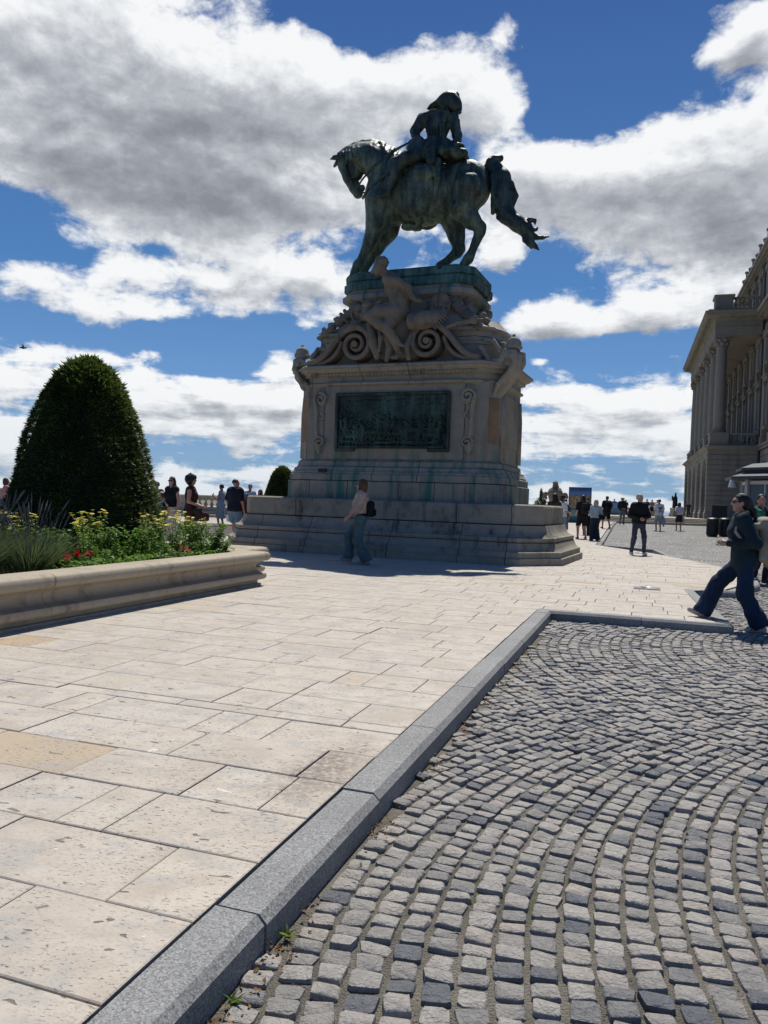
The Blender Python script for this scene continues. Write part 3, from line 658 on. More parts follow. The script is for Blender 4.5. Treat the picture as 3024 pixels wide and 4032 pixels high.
# ---------------------------------------------------------------- cobbled square
def in_cobbles(x, y):
    u, v = w2uv(x, y)
    if v < VL + .05: return u > UK + .02
    if v < _edge[1][1] - .2: 
        a, b = np.array(cC), np.array(cD); return (b[0] - a[0]) * (y - a[1]) - (b[1] - a[1]) * (x - a[0]) < -.05
    return u > u_right(v) + .12
def cobbles():
    W = 5.0; sp = .097; th = R_(-6.0); ca, sa = math.cos(th), math.sin(th); R = W * .70
    rng = np.random.default_rng(3); C = []
    # p runs across the strips (depth), q along them; arcs open to +q
    half = math.asin(.5 * W / R)
    for strip in range(-1, 5):
        pc = 1.95 + strip * W
        rngq = np.arange(-14.0, 24.0, sp)
        for q0 in rngq:
            s = -half * R + rng.uniform(0, .05)
            while s < half * R:
                ln = rng.uniform(.062, .094); a = (s + ln / 2) / R; s += ln
                if a > half: break
                p = pc + R * math.sin(a); q = q0 + R * (1 - math.cos(a))
                x = q * ca - p * sa; y = q * sa + p * ca
                if y < 1.2 or y > 17.5 or x < -1.5 or x > 1.2 + y * .62: continue
                if abs(x) > 1.0 + .56 * y: continue
                if not in_cobbles(x, y): continue
                wd = sp * max(.62, math.cos(a))
                C.append((x, y, a, wd - .010 - rng.uniform(0, .006), ln - .009))
    C = np.array(C); n = len(C)
    # eight-cornered stones, three rings and a crown
    ang0 = C[:, 2] + math.pi / 2 + th + rng.normal(0, .05, n)      # along-arc direction
    # local axes: e1 across the course (mostly q), e2 along the arc
    e2 = np.stack([np.cos(th + math.pi / 2 - C[:, 2]), np.sin(th + math.pi / 2 - C[:, 2])], 1); rot = rng.normal(0, .06, n)
    e2 = np.stack([e2[:, 0] * np.cos(rot) - e2[:, 1] * np.sin(rot), e2[:, 0] * np.sin(rot) + e2[:, 1] * np.cos(rot)], 1)
    e1 = np.stack([e2[:, 1], -e2[:, 0]], 1)
    hw, hl = C[:, 3] / 2 * rng.uniform(.90, 1.05, n), C[:, 4] / 2 * rng.uniform(.90, 1.04, n)
    k = 8; c = .24
    ox = np.array([-1 + c, 1 - c, 1, 1, 1 - c, -1 + c, -1, -1]); oy = np.array([-1, -1, -1 + c, 1 - c, 1, 1, 1 - c, -1 + c])
    jx = rng.normal(0, .075, (n, k)); jy = rng.normal(0, .085, (n, k))
    X8 = (ox[None] + jx) * hw[:, None]; Y8 = (oy[None] + jy) * hl[:, None]
    tilt = rng.normal(0, .05, (n, 2)); zt = CZ + rng.normal(0, .0045, n)
    rings = []
    for (sc, dz) in ((1.03, -.075), (1.0, -.011), (.955, -.0022), (.84, 0.0)):
        x = X8 * sc; y = Y8 * sc; z = zt[:, None] + dz + tilt[:, :1] * x + tilt[:, 1:] * y + (rng.normal(0, .0012, (n, k)) if dz > -.05 else 0)
        wx = C[:, :1] + x * e1[:, :1] + y * e2[:, :1]; wy = C[:, 1:2] + x * e1[:, 1:] + y * e2[:, 1:]
        rings.append(np.stack([wx, wy, z], -1))
    cen = np.stack([C[:, 0], C[:, 1], zt + rng.uniform(0, .003, n)], -1)[:, None]
    V = np.concatenate(rings + [cen], 1).reshape(-1, 3); per = 33
    f = []
    for r in range(3):
        for j in range(8): f.append((r * 8 + j, r * 8 + (j + 1) % 8, r * 8 + 8 + (j + 1) % 8, r * 8 + 8 + j))
    Fq = (np.array(f)[None] + (np.arange(n) * per)[:, None, None]).reshape(-1, 4)
    tr = np.array([(24 + j, 24 + (j + 1) % 8, 32) for j in range(8)]); Ft = (tr[None] + (np.arange(n) * per)[:, None, None]).reshape(-1, 3)
    faces = [tuple(q) for q in Fq.tolist()] + [tuple(q) for q in Ft.tolist()]
    r = rng.uniform(0, 1, n); patch = np.sin(C[:, 0] * 1.9 + 1) * np.sin(C[:, 1] * 1.4 + C[:, 0] * .5) ; r = np.clip(r ** 1.0 + .0 * (1 - .6 * (patch > .45)) + .06 * (patch < .0), 0, 1)
    att = np.repeat(np.stack([r, rng.uniform(0, 1, n), rng.uniform(0, 1, n), np.ones(n)], -1), per, 0)
    o = mesh_obj('cobblestone_paving', V, faces, M['cobble'], smooth=True, attr=att); tag(o, kind='structure'); autosmooth(o, 50)
    return n
cobbles()
def cobble_sheets():
    rng = np.random.default_rng(77); n = 9000; y = 1.5 + 5.0 * rng.uniform(0, 1, n) ** 1.5; x = rng.uniform(-1.2, 1, n) * 0 + rng.uniform(-.8, 3.2, n) * y * .35
    ok = np.array([in_cobbles(a, b) for a, b in zip(x, y)]); x, y = x[ok], y[ok]; n = len(x); r = rng.uniform(.0012, .0042, n); z = CZ - .0125 + r * .4
    oc = np.array([(1, 0, 0), (0, 1, 0), (-1, 0, 0), (0, -1, 0), (0, 0, .8), (0, 0, -.8)], float); V = np.stack([x, y, z], 1)[:, None] + oc[None] * r[:, None, None] * rng.uniform(.6, 1.3, (n, 6, 3))
    f = np.array([(0, 1, 4), (1, 2, 4), (2, 3, 4), (3, 0, 4), (1, 0, 5), (2, 1, 5), (3, 2, 5), (0, 3, 5)]); F = (f[None] + (np.arange(n) * 6)[:, None, None]).reshape(-1, 3)
    tag(mesh_obj('gravel', V.reshape(-1, 3), F, plain('grit', (.30, .275, .235), .9, .4, 300.0)), 'fine pale grit lying in the joints of the cobbles', 'grit', kind='stuff')
    # dirt bed that fills the joints near the camera, and the same paving beyond as one sheet
    def sheet(name, ys, xr, dz, mat):
        V = []; F = []
        for i, y in enumerate(ys):
            x0, x1 = xr(y); m = 12
            for j in range(m + 1): x = x0 + (x1 - x0) * j / m; V.append((x, y, rise(y) + CZ + dz))
            if i:
                for j in range(m): a = (i - 1) * (m + 1) + j; F.append((a, a + 1, a + m + 2, a + m + 1))
        tag(mesh_obj(name, np.array(V), F, mat), kind='structure')
    sheet('cobble_bed', [-3, 0, 2, 4, 6, 8, 10, 12, 14, 16, 17.6], lambda y: (-3.0, 14.0), -.013, M['dirt'])
    sheet('cobbled_square', list(np.linspace(17.3, 64, 34)), lambda y: (7.2 if y < 27 else 7.3 + (y - 27) * .318, 60.0), -.004, M['farcob'])
cobble_sheets()

# ---------------------------------------------------------------- monument (local x along the long side, -y faces the camera)
MON_LOC = (.60, 19.24, 0.0); MON_RZ = R_(-22.0)
def octo(hu, hv, cu, cv, z, du=0.0):
    p = [(-hu + cu, -hv), (hu - cu, -hv), (hu, -hv + cv), (hu, hv - cv), (hu - cu, hv), (-hu + cu, hv), (-hu, hv - cv), (-hu, -hv + cv)]
    return [(x + du, y, z) for x, y in p]
def off_octo(hu, hv, cu, cv, prof, du=0.0):
    base = [(x, y) for x, y, _ in octo(hu, hv, cu, cv, 0, du)]
    return [[(x, y, z) for x, y in offset(base, o)] for o, z in prof]
def ribbon(mb, path, thick, y0, y1, taper=None):
    """a scroll band: path in (x, z), swept thick in its own plane and from y0 to y1"""
    rings = []
    for i, (x, z) in enumerate(path):
        a = path[max(i - 1, 0)]; b = path[min(i + 1, len(path) - 1)]; tx, tz = b[0] - a[0], b[1] - a[1]; l = math.hypot(tx, tz) or 1
        nx, nz = -tz / l, tx / l; t = thick * (1 if taper is None else taper[i]) / 2
        e = min(.03, thick * .3)
        rings.append([(x - nx * t, y0 + e, z - nz * t), (x - nx * (t - e), y0, z - nz * (t - e)), (x + nx * (t - e), y0, z + nz * (t - e)), (x + nx * t, y0 + e, z + nz * t), (x + nx * t, y1, z + nz * t), (x - nx * t, y1, z - nz * t)])
    mb.loft(rings)
def spiral(cx, cz, r0, turns, a0, sgn, n=42):
    return [(cx + r0 * (1 - .86 * i / n) * math.cos(a0 + sgn * turns * 2 * math.pi * i / n), cz + r0 * (1 - .86 * i / n) * math.sin(a0 + sgn * turns * 2 * math.pi * i / n)) for i in range(n + 1)]
def bez(p0, p1, p2, p3, n=12):
    return [tuple(((1 - t) ** 3) * a + 3 * t * (1 - t) ** 2 * b + 3 * t * t * (1 - t) * c + t ** 3 * d for a, b, c, d in zip(p0, p1, p2, p3)) for t in [i / n for i in range(n + 1)]]

mon = thing('monument_pedestal', 'tall weathered limestone pedestal with bronze relief panel, scrolls and stepped base', 'monument', MON_LOC, MON_RZ)
def build_pedestal():
    # stepped moulded plinth
    mb = MB()
    mb.loft(off_octo(3.72, 1.95, .48, .62, [(.50, -.4), (.50, .14), (.47, .15), (.44, .155), (.44, .27), (.41, .285), (.375, .30), (.34, .345), (.31, .41), (.285, .475), (.275, .478), (.275, .49), (.285, .50), (.29, .53), (.285, .56), (.26, .575),
        (.21, .58), (.19, .60), (.15, .63), (.115, .69), (.09, .76), (.075, .81), (.07, .824), (-.012, .826), (-.012, .838), (.01, .842), (.012, 1.20), (0, 1.245), (-.025, 1.265), (-.06, 1.275)], -.12))
    o = mb.build('plinth', M['plinth'], mon); autosmooth(o, 32)
    # base course and die
    mb = MB()
    mb.loft(off_octo(2.78, 1.62, .56, .45, [(0, 1.2), (0, 1.68), (-.02, 1.695), (-.035, 1.70), (-.035, 1.84), (-.045, 1.86), (-.075, 1.875), (-.075, 1.91), (-.105, 1.935), (-.13, 1.985), (-.135, 2.02), (-.16, 2.03), (-.20, 2.06), (-.215, 2.12), (-.215, 2.16), (-.25, 2.19), (-.28, 2.215), (-.28, 3.99)]))
    o = mb.build('die', M['die'], mon); autosmooth(o, 32)
    mb = MB(); mb.box((0.03, -1.365, 3.10), (3.5, .06, 1.74), 0, 1, .012)
    mb.box((2.13, -1.30, 3.10), (.34, .09, 1.78), 0, 1, .02); mb.box((-2.08, -1.30, 3.10), (.30, .09, 1.78), 0, 1, .02)
    for s in (-1, 1):
        mb.box((s * 2.50, 0, 3.2), (.07, 1.5, 1.2), 0, 1, .02)
    mb.build('front_panel', M['die'], mon)
    # recessed reddish panels at the cut corners
    for s in (-1, 1):
        q = MB(); q.box((2.33 * s, -1.16, 3.14), (.38, .06, 1.0), math.atan2(.45, .56) * s, 1, .01)
        q.build('corner_panel', plain('iron_stained_stone', (.24, .15, .085), .85, .3, 4.0), mon)
    # cornice with dentils
    mb = MB()
    mb.loft(off_octo(2.50, 1.34, .46, .40, [(0, 3.93), (.03, 3.955), (.07, 3.965), (.085, 3.99), (.085, 4.02), (.05, 4.035), (.025, 4.05), (.025, 4.17), (.05, 4.19), (.13, 4.20), (.13, 4.255), (.16, 4.275), (.22, 4.295), (.245, 4.33), (.25, 4.345), (.30, 4.35), (.30, 4.405), (.27, 4.43), (.18, 4.455)]))
    mb.box((0.03, -1.42, 4.0), (3.4, .14, .065), 0, 1, .015); mb.box((0.03, -1.47, 4.29), (3.9, .16, .05), 0, 1, .012); mb.box((0.03, -1.52, 4.385), (4.05, .22, .075), 0, 1, .02)
    o = mb.build('cornice', M['cornice'], mon); autosmooth(o, 32)
    mb = MB(); mb.box((.03, -1.41, 4.215), (4.2, .06, .07))
    for i in range(46): mb.box((-2.0 + i * .09, -1.445, 4.215), (.048, .09, .062))
    mb.build('dentils', M['cornice'], mon)
    # upper stage: blocks, concave slope, upper cornice
    mb = MB()
    L = [(2.18, 1.20, .30, .25, 4.44), (2.18, 1.20, .30, .25, 4.86), (2.22, 1.24, .3, .25, 4.875), (2.22, 1.24, .3, .25, 4.93), (2.16, 1.19, .3, .25, 4.95), (2.16, 1.19, .3, .25, 5.17), (2.25, 1.26, .3, .25, 5.20), (2.25, 1.26, .3, .25, 5.26), (2.12, 1.18, .3, .25, 5.29),
         (1.98, 1.14, .3, .25, 5.36), (1.80, 1.07, .3, .25, 5.50), (1.64, 1.01, .30, .28, 5.68), (1.55, .97, .30, .28, 5.86), (1.50, .95, .3, .28, 6.02), (1.56, .98, .3, .28, 6.05), (1.65, 1.03, .3, .28, 6.09), (1.68, 1.06, .3, .28, 6.12), (1.68, 1.06, .3, .28, 6.23), (1.62, 1.02, .3, .28, 6.27), (1.60, 1.0, .3, .28, 6.34)]
    mb.loft([octo(*q, du=.05) for q in L])
    for s in (-1, 1): mb.lathe((s * 1.95 + .05, 0, 4.44), [(.62, 0), (.62, .42), (.66, .44), (.66, .50), (.60, .53), (.58, .75), (.64, .78), (.62, .84), (.45, .95), (.25, 1.12)], 20, True, .75, 1.6)
    o = mb.build('upper_stage', M['upper'], mon); autosmooth(o, 32)
    # big volutes over the cornice, a curl against the middle and a tail to each corner
    for s in (-1, 1):
        cx = .89 * s
        path = spiral(cx, 4.90, .40, 1.9, R_(90 if s > 0 else 90), -1 if s < 0 else 1)
        # spiral starts at its top and runs inwards; lead in from the corner
        lead = bez((2.12 * s, 4.50), (1.55 * s, 4.50), (1.45 * s, 5.30), (cx, 5.30), 14)[:-1]
        if s > 0: path = spiral(cx, 4.90, .40, 1.9, R_(90), 1)
        else: path = spiral(cx, 4.90, .40, 1.9, R_(90), -1)
        mb = MB(); full = lead + path; ribbon(mb, full, .13, -1.62, -1.10, [1.0] * len(lead) + [1.0 - .55 * i / len(path) for i in range(len(path))])
        inner = bez((2.0 * s, 4.47), (1.5 * s, 4.47), (1.32 * s, 4.80), (1.27 * s, 5.0), 10); ribbon(mb, inner, .09, -1.56, -1.1)
        mb.tube([(cx, -1.66, 4.90), (cx, -1.3, 4.90)], .075, 12)
        # rolled top between the volute and the slope
        o = mb.build('volute', M['figure'], mon); autosmooth(o, 40)
    # S scrolls beside the relief
    for s in (-1, 1):
        cx = 1.86 * s + .03; mb = MB()
        up = spiral(cx - .03 * s, 3.66, .165, 1.6, R_(0 if s > 0 else 180), -1 if s < 0 else 1)
        lead = bez((cx + .02 * s, 2.72), (cx + .13 * s, 3.0), (cx + .0 * s, 3.3), (cx + .135 * s, 3.66), 12)[:-1]
        ribbon(mb, lead + up, .07, -1.50, -1.33)
        up2 = spiral(cx - .02 * s, 3.60, .17, .9, R_(100), s, 20); ribbon(mb, up2, .05, -1.47, -1.33)
        lowp = spiral(cx - .02 * s, 2.62, .14, 1.5, R_(0 if s > 0 else 180), 1 if s > 0 else -1, 30); ribbon(mb, lowp, .06, -1.50, -1.33)
        ribbon(mb, spiral(cx - .02 * s, 3.22, .10, .8, R_(90), s, 16), .045, -1.46, -1.33)
        mb.tube([(cx, -1.42, 2.56), (cx + .01 * s, -1.42, 2.45), (cx, -1.40, 2.34)], [.09, .07, .02], 10)
        mb.box((cx, -1.37, 3.15), (.20, .08, 1.5), 0, 1, .03)
        o = mb.build('scroll_bracket', M['die'], mon); autosmooth(o, 45)
    # relief panel: a crowded battle scene modelled as a height field
    build_relief()
    mb = MB(); mb.box((-1.62, -1.60, 1.93), (.20, .06, .085)); mb.build('plaque', M['black'], mon)
    # consoles at the two front corners: scrolls, hanging garlands and a domed cap
    for sx in (-1, 1):
        for sy in (-1,):
            dx, dy = .93 * sx, .36 * sy; bx, by = (2.44 if sx > 0 else -2.20), .98 * sy; rng = np.random.default_rng(40 + sx)
            def P(o, z, w=0.0): return (bx + dx * o - dy * w, by + dy * o + dx * w, z)
            pr = chain([P(-.06, 3.62), P(.06, 3.80), P(.24, 4.02), P(.40, 4.28), P(.44, 4.55)], [.05, .09, .12, .13, .13], .04)
            for w in (-.17, .17):                          # paired scroll cheeks
                pr += chain([P(-.04, 3.70, w), P(.10, 3.95, w), P(.38, 4.18, w), P(.52, 4.42, w), P(.50, 4.62, w), P(.36, 4.66, w), P(.34, 4.52, w)], [.045, .06, .065, .065, .06, .055, .045], .015)
                pr += [ell(P(.43, 4.54, w * 1.15), (.07, .07, .07), .01)]
            pr += [rbox(P(.22, 4.45), (.16, .18, .10), .03, .03), ell(P(.36, 4.76), (.20, .20, .06), .02), ell(P(.36, 4.86), (.165, .165, .14), .02), ell(P(.36, 5.01), (.05, .05, .06), .02)]
            for k in range(10): a_ = k * .628; pr.append(cone((P(.36, 4.80)[0] + .17 * math.cos(a_), P(.36, 4.80)[1] + .17 * math.sin(a_), 4.80), (P(.36, 5)[0] + .05 * math.cos(a_), P(.36, 5)[1] + .05 * math.sin(a_), 4.98), .03, .02, .01))
            for w in (-1, 1):                              # garlands of fruit and leaves swinging back to the block
                for k in range(15):
                    t = k / 14; u = .30 - .55 * t; z = 4.62 + .16 * t - .30 * math.sin(math.pi * t); pr.append(ell(P(u, z + rng.uniform(-.03, .03), w * (.20 + .22 * t)), rng.uniform(.05, .085, 3), .015))
                pr += chain([P(.10, 4.70, w * .2), P(-.05, 4.92, w * .2), P(-.28, 4.98, w * .25)], [.06, .055, .04], .02)
            sculpt('corner_console', pr, .024, M['cornice'], mon, 1, noise=.005, nscale=16, seed=int(sx + 5))
    for sx in (-1, 1):
        for sy in (-1, 1):
            bx, by = 2.50 * sx, .90 * sy; mb = MB(); mb.tube([(bx, by, 2.25), (bx, by, 3.3), (bx, by, 3.78)], [.10, .10, .07], 10); mb.build('corner_baluster', M['die'], mon, True)
def build_relief():
    nx, nz = 340, 156; x0, x1, z0, z1 = -1.33, 1.39, 2.50, 3.71
    X = np.linspace(x0, x1, nx)[:, None]; Z = np.linspace(z0, z1, nz)[None, :]; H = np.zeros((nx, nz)); rng = np.random.default_rng(4)
    def cap(ax, az, bx, bz, r, h):
        nonlocal H
        t = np.clip(((X - ax) * (bx - ax) + (Z - az) * (bz - az)) / max((bx - ax) ** 2 + (bz - az) ** 2, 1e-6), 0, 1)
        d = np.sqrt((X - ax - t * (bx - ax)) ** 2 + (Z - az - t * (bz - az)) ** 2); H = np.maximum(H, h * np.sqrt(np.clip(1 - (d / r) ** 2, 0, 1)) * (1 if r < .09 else .85))
    # background: hills, smoke, banners
    for i in range(60): cap(rng.uniform(x0, x1), rng.uniform(3.2, 3.6), rng.uniform(x0, x1) * .1 + rng.uniform(x0, x1) * .9, rng.uniform(3.1, 3.6), rng.uniform(.02, .06), .018)
    for i in range(90):                                   # far ranks
        x = rng.uniform(x0 + .05, x1 - .05); z = rng.uniform(3.0, 3.38); s = rng.uniform(.6, .9)
        cap(x, z + .06 * s, x, z + .075 * s, .028 * s, .03); cap(x, z, x + rng.normal(0, .02), z - .13 * s, .035 * s, .028); cap(x, z + .0, x + rng.choice([-1, 1]) * .08 * s, z + rng.uniform(-.02, .12), .014, .03)
    for i in range(20): cap(rng.uniform(x0, x1), 3.1, rng.uniform(x0, x1) * .05 + rng.uniform(x0, x1) * .95, 3.5, .010, .03)
    for i in range(46):                                   # fighters in front, horses among them
        x = x0 + .08 + (x1 - x0 - .16) * (i + rng.uniform(-.4, .4)) / 46; z = rng.uniform(2.62, 3.05); s = rng.uniform(.9, 1.35); ln = rng.normal(0, .09); h = rng.uniform(.05, .085)
        x = min(max(x, x0 + .08), x1 - .08)
        cap(x, z + .20 * s, x + .01, z + .215 * s, .034 * s, h); cap(x, z + .13 * s, x + ln * .4, z, .05 * s, h)
        cap(x + ln * .4, z, x + ln + .05 * s, z - .10 * s, .028 * s, h); cap(x + ln * .4, z, x + ln - .06 * s, z - .12 * s, .028 * s, h * .9)
        a = rng.uniform(-.4, 1.6); cap(x, z + .13 * s, x + .13 * s * math.cos(a), z + .13 * s + .13 * s * math.sin(a), .02 * s, h * 1.1); cap(x, z + .13 * s, x - .11 * s, z + rng.uniform(0, .2) * s, .02 * s, h)
    for (x, z, s) in ((-.95, 2.72, 1), (-.5, 2.82, -1), (.25, 2.78, 1), (.62, 2.86, -1), (1.0, 2.75, 1)):   # horses
        h = .085; cap(x - .12, z + .05, x + .14, z + .04, .085, h); cap(x + .14 * s, z + .1, x + .24 * s, z + .24, .05, h); cap(x + .24 * s, z + .25, x + .34 * s, z + .16, .035, h)
        for q in (-.12, -.05, .1, .17): cap(x + q, z, x + q + .06 * s, z - .17, .02, h)
    for i in range(14): x = rng.uniform(x0 + .1, x1 - .2); cap(x, 2.60 + rng.uniform(0, .05), x + .22, 2.58 + rng.uniform(0, .06), .045, .08)
    H += .004 * (rng.normal(size=H.shape) * .3)
    H[0, :] = H[-1, :] = 0; H[:, 0] = H[:, -1] = 0
    V = np.stack([np.broadcast_to(X, H.shape), -1.415 - H, np.broadcast_to(Z, H.shape)], -1).reshape(-1, 3); I = np.arange(nx * nz).reshape(nx, nz)
    F = np.stack([I[:-1, :-1], I[1:, :-1], I[1:, 1:], I[:-1, 1:]], -1).reshape(-1, 4)
    r = mesh_obj('bronze_relief', V, F, M['relief'], mon, True)
    mb = MB()
    mb.box((.03, -1.44, 3.745), (2.86, .11, .075), 0, 1, .02); mb.box((-1.365, -1.44, 3.085), (.075, .11, 1.245), 0, 1, .02); mb.box((1.425, -1.44, 3.085), (.075, .11, 1.245), 0, 1, .02); mb.box((.03, -1.44, 2.505), (2.65, .10, .06), 0, 1, .015)
    mb.box((-1.14, -1.43, 2.44), (.50, .085, .075), 0, 1, .01); mb.box((1.20, -1.43, 2.44), (.50, .085, .075), 0, 1, .01)
    mb.box((.03, -1.405, 3.1), (2.75, .02, 1.24)); mb.build('relief_frame', M['bronze_dark'], r)
build_pedestal()

def build_carving():
    # bound captive sitting over the cornice
    y = -1.50
    P = lambda u, z, d=0.0: (u, y + d, z)
    pr = [ell(P(-.31, 6.63, -.16), (.135, .165, .19), .03, rotm(0, 22, 0)), ell(P(-.26, 6.74, -.12), (.15, .17, .14), .03), cone(P(-.39, 6.58, -.22), P(-.44, 6.50, -.26), .05, .035, .03), cone(P(-.20, 6.52, -.08), P(-.02, 6.36), .10, .14, .06)]
    pr += chain([P(-.02, 6.30), P(.16, 6.10), P(.20, 5.88), P(.16, 5.66)], [.20, .25, .21, .22], .08)
    pr += [ell(P(.02, 6.22, -.12), (.20, .14, .20), .06), ell(P(.16, 5.62, 0), (.25, .24, .20), .06)]
    pr += chain([P(-.08, 6.32, -.22), P(.20, 6.24, -.27), P(.42, 6.10, -.2), P(.50, 5.92, -.12), P(.58, 5.84, -.10)], [.12, .105, .095, .075, .06], .04)
    pr += [ell(P(.64, 5.82, -.1), (.085, .07, .07), .03), ell(P(.70, 5.80, -.04), (.06, .06, .07), .02)]
    pr += chain([P(.05, 6.30, .22), P(.40, 6.15, .22), P(.55, 5.88, .05)], [.11, .09, .07], .04)
    pr += chain([P(.12, 5.60, -.12), P(-.22, 5.56, -.34), P(-.42, 5.46, -.42)], [.19, .155, .115], .05)
    pr += chain([P(-.42, 5.45, -.42), P(-.20, 5.28, -.36), P(.08, 5.08, -.30), P(.20, 4.95, -.28)], [.11, .115, .085, .06], .04)
    pr += chain([P(.20, 4.95, -.28), P(.34, 4.80, -.30), P(.42, 4.76, -.34)], [.065, .05, .035], .03)
    pr += chain([P(.16, 5.56, .05), P(.02, 5.36, -.2), P(-.02, 5.22, -.34)], [.18, .15, .115], .05)
    pr += chain([P(-.02, 5.20, -.34), P(.16, 4.92, -.24), P(.26, 4.62, -.18)], [.11, .10, .06], .04)
    pr += chain([P(.26, 4.60, -.18), P(.22, 4.53, -.26), P(.16, 4.50, -.36)], [.06, .055, .035], .03)
    rg = np.random.default_rng(12)
    for k in range(26):
        a_ = rg.uniform(0, 6.28); e_ = rg.uniform(.1, 1.2); q = (math.cos(a_) * math.cos(e_) * .155, math.sin(a_) * math.cos(e_) * .165, math.sin(e_) * .15)
        if q[0] < -.08 and q[2] < .06: continue
        pr.append(ell(P(-.27 + q[0], 6.72 + q[2], -.12 + q[1]), (.045, .045, .04), .008))
    pr += [ell(P(.16, 6.22, -.20), (.10, .07, .14), .03), ell(P(-.02, 6.10, -.18), (.13, .09, .10), .03), cone(P(.04, 6.05, -.16), P(.10, 5.75, -.2), .10, .09, .04)]
    o = sculpt('captive_figure', pr, .017, M['figure'], mon, 1, noise=.003, nscale=18, seed=31, subs=[ell(P(-.42, 6.64, -.20), (.03, .025, .02)), ell(P(-.42, 6.63, -.12), (.03, .025, .02))])
    # rock and draped seat behind the figure
    pr = [ell(P(.05, 5.20, .18), (.45, .25, .35), .08), ell(P(-.15, 4.85, .2), (.40, .25, .35), .08), ell(P(.35, 4.75, .2), (.4, .25, .3), .08)]
    pr += chain([P(-.55, 5.35, -.02), P(-.42, 4.95, -.10), P(-.30, 4.6, -.12)], [.10, .12, .09], .04) + chain([P(-.1, 5.1, -.1), P(.02, 4.75, -.1), P(-.05, 4.5, -.14)], [.09, .10, .06], .03)
    pr += chain([P(.5, 5.1, -.05), P(.42, 4.8, -.14), P(.5, 4.5, -.16)], [.06, .075, .05], .01) + chain([P(-.3, 5.3, -.12), P(-.2, 5.0, -.2), P(-.22, 4.7, -.2)], [.05, .06, .03], .01)
    sculpt('draped_seat', pr, .024, M['figure'], mon, 1, noise=.012, nscale=9, seed=2)
    # trophies of arms: cuirass, helmets, shields, quivers, flags and poles
    rng = np.random.default_rng(8); pr = []; K = .008
    pr += [ell(P(.82, 5.36, -.12), (.30, .24, .215), K, rotm(0, -12, 0)), ell(P(.56, 5.33, -.16), (.14, .22, .20), .02), cone(P(1.05, 5.42, -.1), P(1.22, 5.50, 0), .15, .10, .02)]
    for k in range(5): pr.append(cone(P(.62 + .11 * k, 5.55 - .02 * k, -.2), P(.66 + .11 * k, 5.20 - .02 * k, -.33), .018, .014, .006))      # plates across the cuirass
    for k in range(6): pr.append(cone(P(1.02 + .05 * k, 5.30 + .035 * k, -.16), P(1.12 + .055 * k, 5.12 + .05 * k, -.16), .028, .016, K))   # hanging straps
    pr += chain([P(1.25, 5.15, -.05), P(1.6, 5.28, -.05), P(1.92, 5.30, -.05)], [.05, .05, .05], K) + [ell(P(1.95, 5.32, -.05), (.10, .05, .10), K)] + [ell(P(1.3 + .12 * k, 5.17 + .05 * k * .6, -.05), (.02, .065, .065), K) for k in range(5)]
    def shield(c, r, tilt):
        q = [ell(c, (r, .05, r * 1.12), K, rotm(*tilt)), ell(v_add(c, (0, -.05, 0)), (r * .30, .06, r * .30), K, rotm(*tilt))]
        for k in range(20):
            a_ = k * math.pi / 10; q.append(ell(v_add(c, (r * .92 * math.cos(a_), -.035, r * 1.03 * math.sin(a_))), (.035, .035, .035), K))
        return q
    v_add = lambda a_, b_: tuple(x + y_ for x, y_ in zip(a_, b_))
    pr += shield(P(1.05, 5.80, .30), .25, (18, 0, 8)) + shield(P(-.98, 5.72, .30), .20, (18, 0, -10))
    for a_, ln in ((35, .50), (28, .52), (42, .46), (20, .45), (50, .4)):
        e = P(.72 + ln * math.cos(R_(a_)), 5.48 + ln * math.sin(R_(a_)), .22); pr += [cone(P(.70, 5.46, .10), e, .024, .018, K), cone(e, P(.72 + (ln + .14) * math.cos(R_(a_)), 5.48 + (ln + .14) * math.sin(R_(a_)), .24), .045, .006, K)]
    # a turbaned head and armour at the captive's knee
    pr += [ell(P(-.60, 5.66, -.06), (.13, .13, .16), .02), ell(P(-.58, 5.80, -.04), (.17, .16, .09), K), ell(P(-.60, 5.87, -.04), (.11, .11, .07), K), cone(P(-.70, 5.64, -.10), P(-.77, 5.58, -.12), .035, .025, .015), ell(P(-.66, 5.52, -.10), (.09, .08, .10), .02), cone(P(-.48, 5.80, 0), P(-.25, 5.86, -.1), .06, .045, .02)]
    # helmets, drums, quivers and leaves heaped on the sloping shoulders
    for sx in (-1, 1):
        for i in range(20):
            t = rng.uniform(0, 1); u = sx * (2.02 - .58 * t + rng.uniform(-.08, .04)) + .05; z = 5.26 + .80 * t ** .9; yy = rng.uniform(-.95, .95) * (1 - .2 * t); kind = rng.integers(0, 3)
            if kind == 0: pr += [ell((u, yy, z), (.13, .13, .12), K), ell((u, yy, z - .05), (.17, .17, .025), K), cone((u, yy, z + .09), (u + .03 * sx, yy, z + .20), .03, .008, K)]
            elif kind == 1: pr += [cone((u - .08, yy, z), (u + .12 * sx, yy + .06, z + .06), .09, .09, K), cone((u - .085, yy, z), (u - .075, yy, z), .105, .105, K)]
            else:
                for k in range(5): pr.append(cone((u, yy, z), (u + sx * .04 + .11 * math.cos(k * .7), yy - .05 + .09 * math.sin(k * .7), z + .10), .04, .012, K))
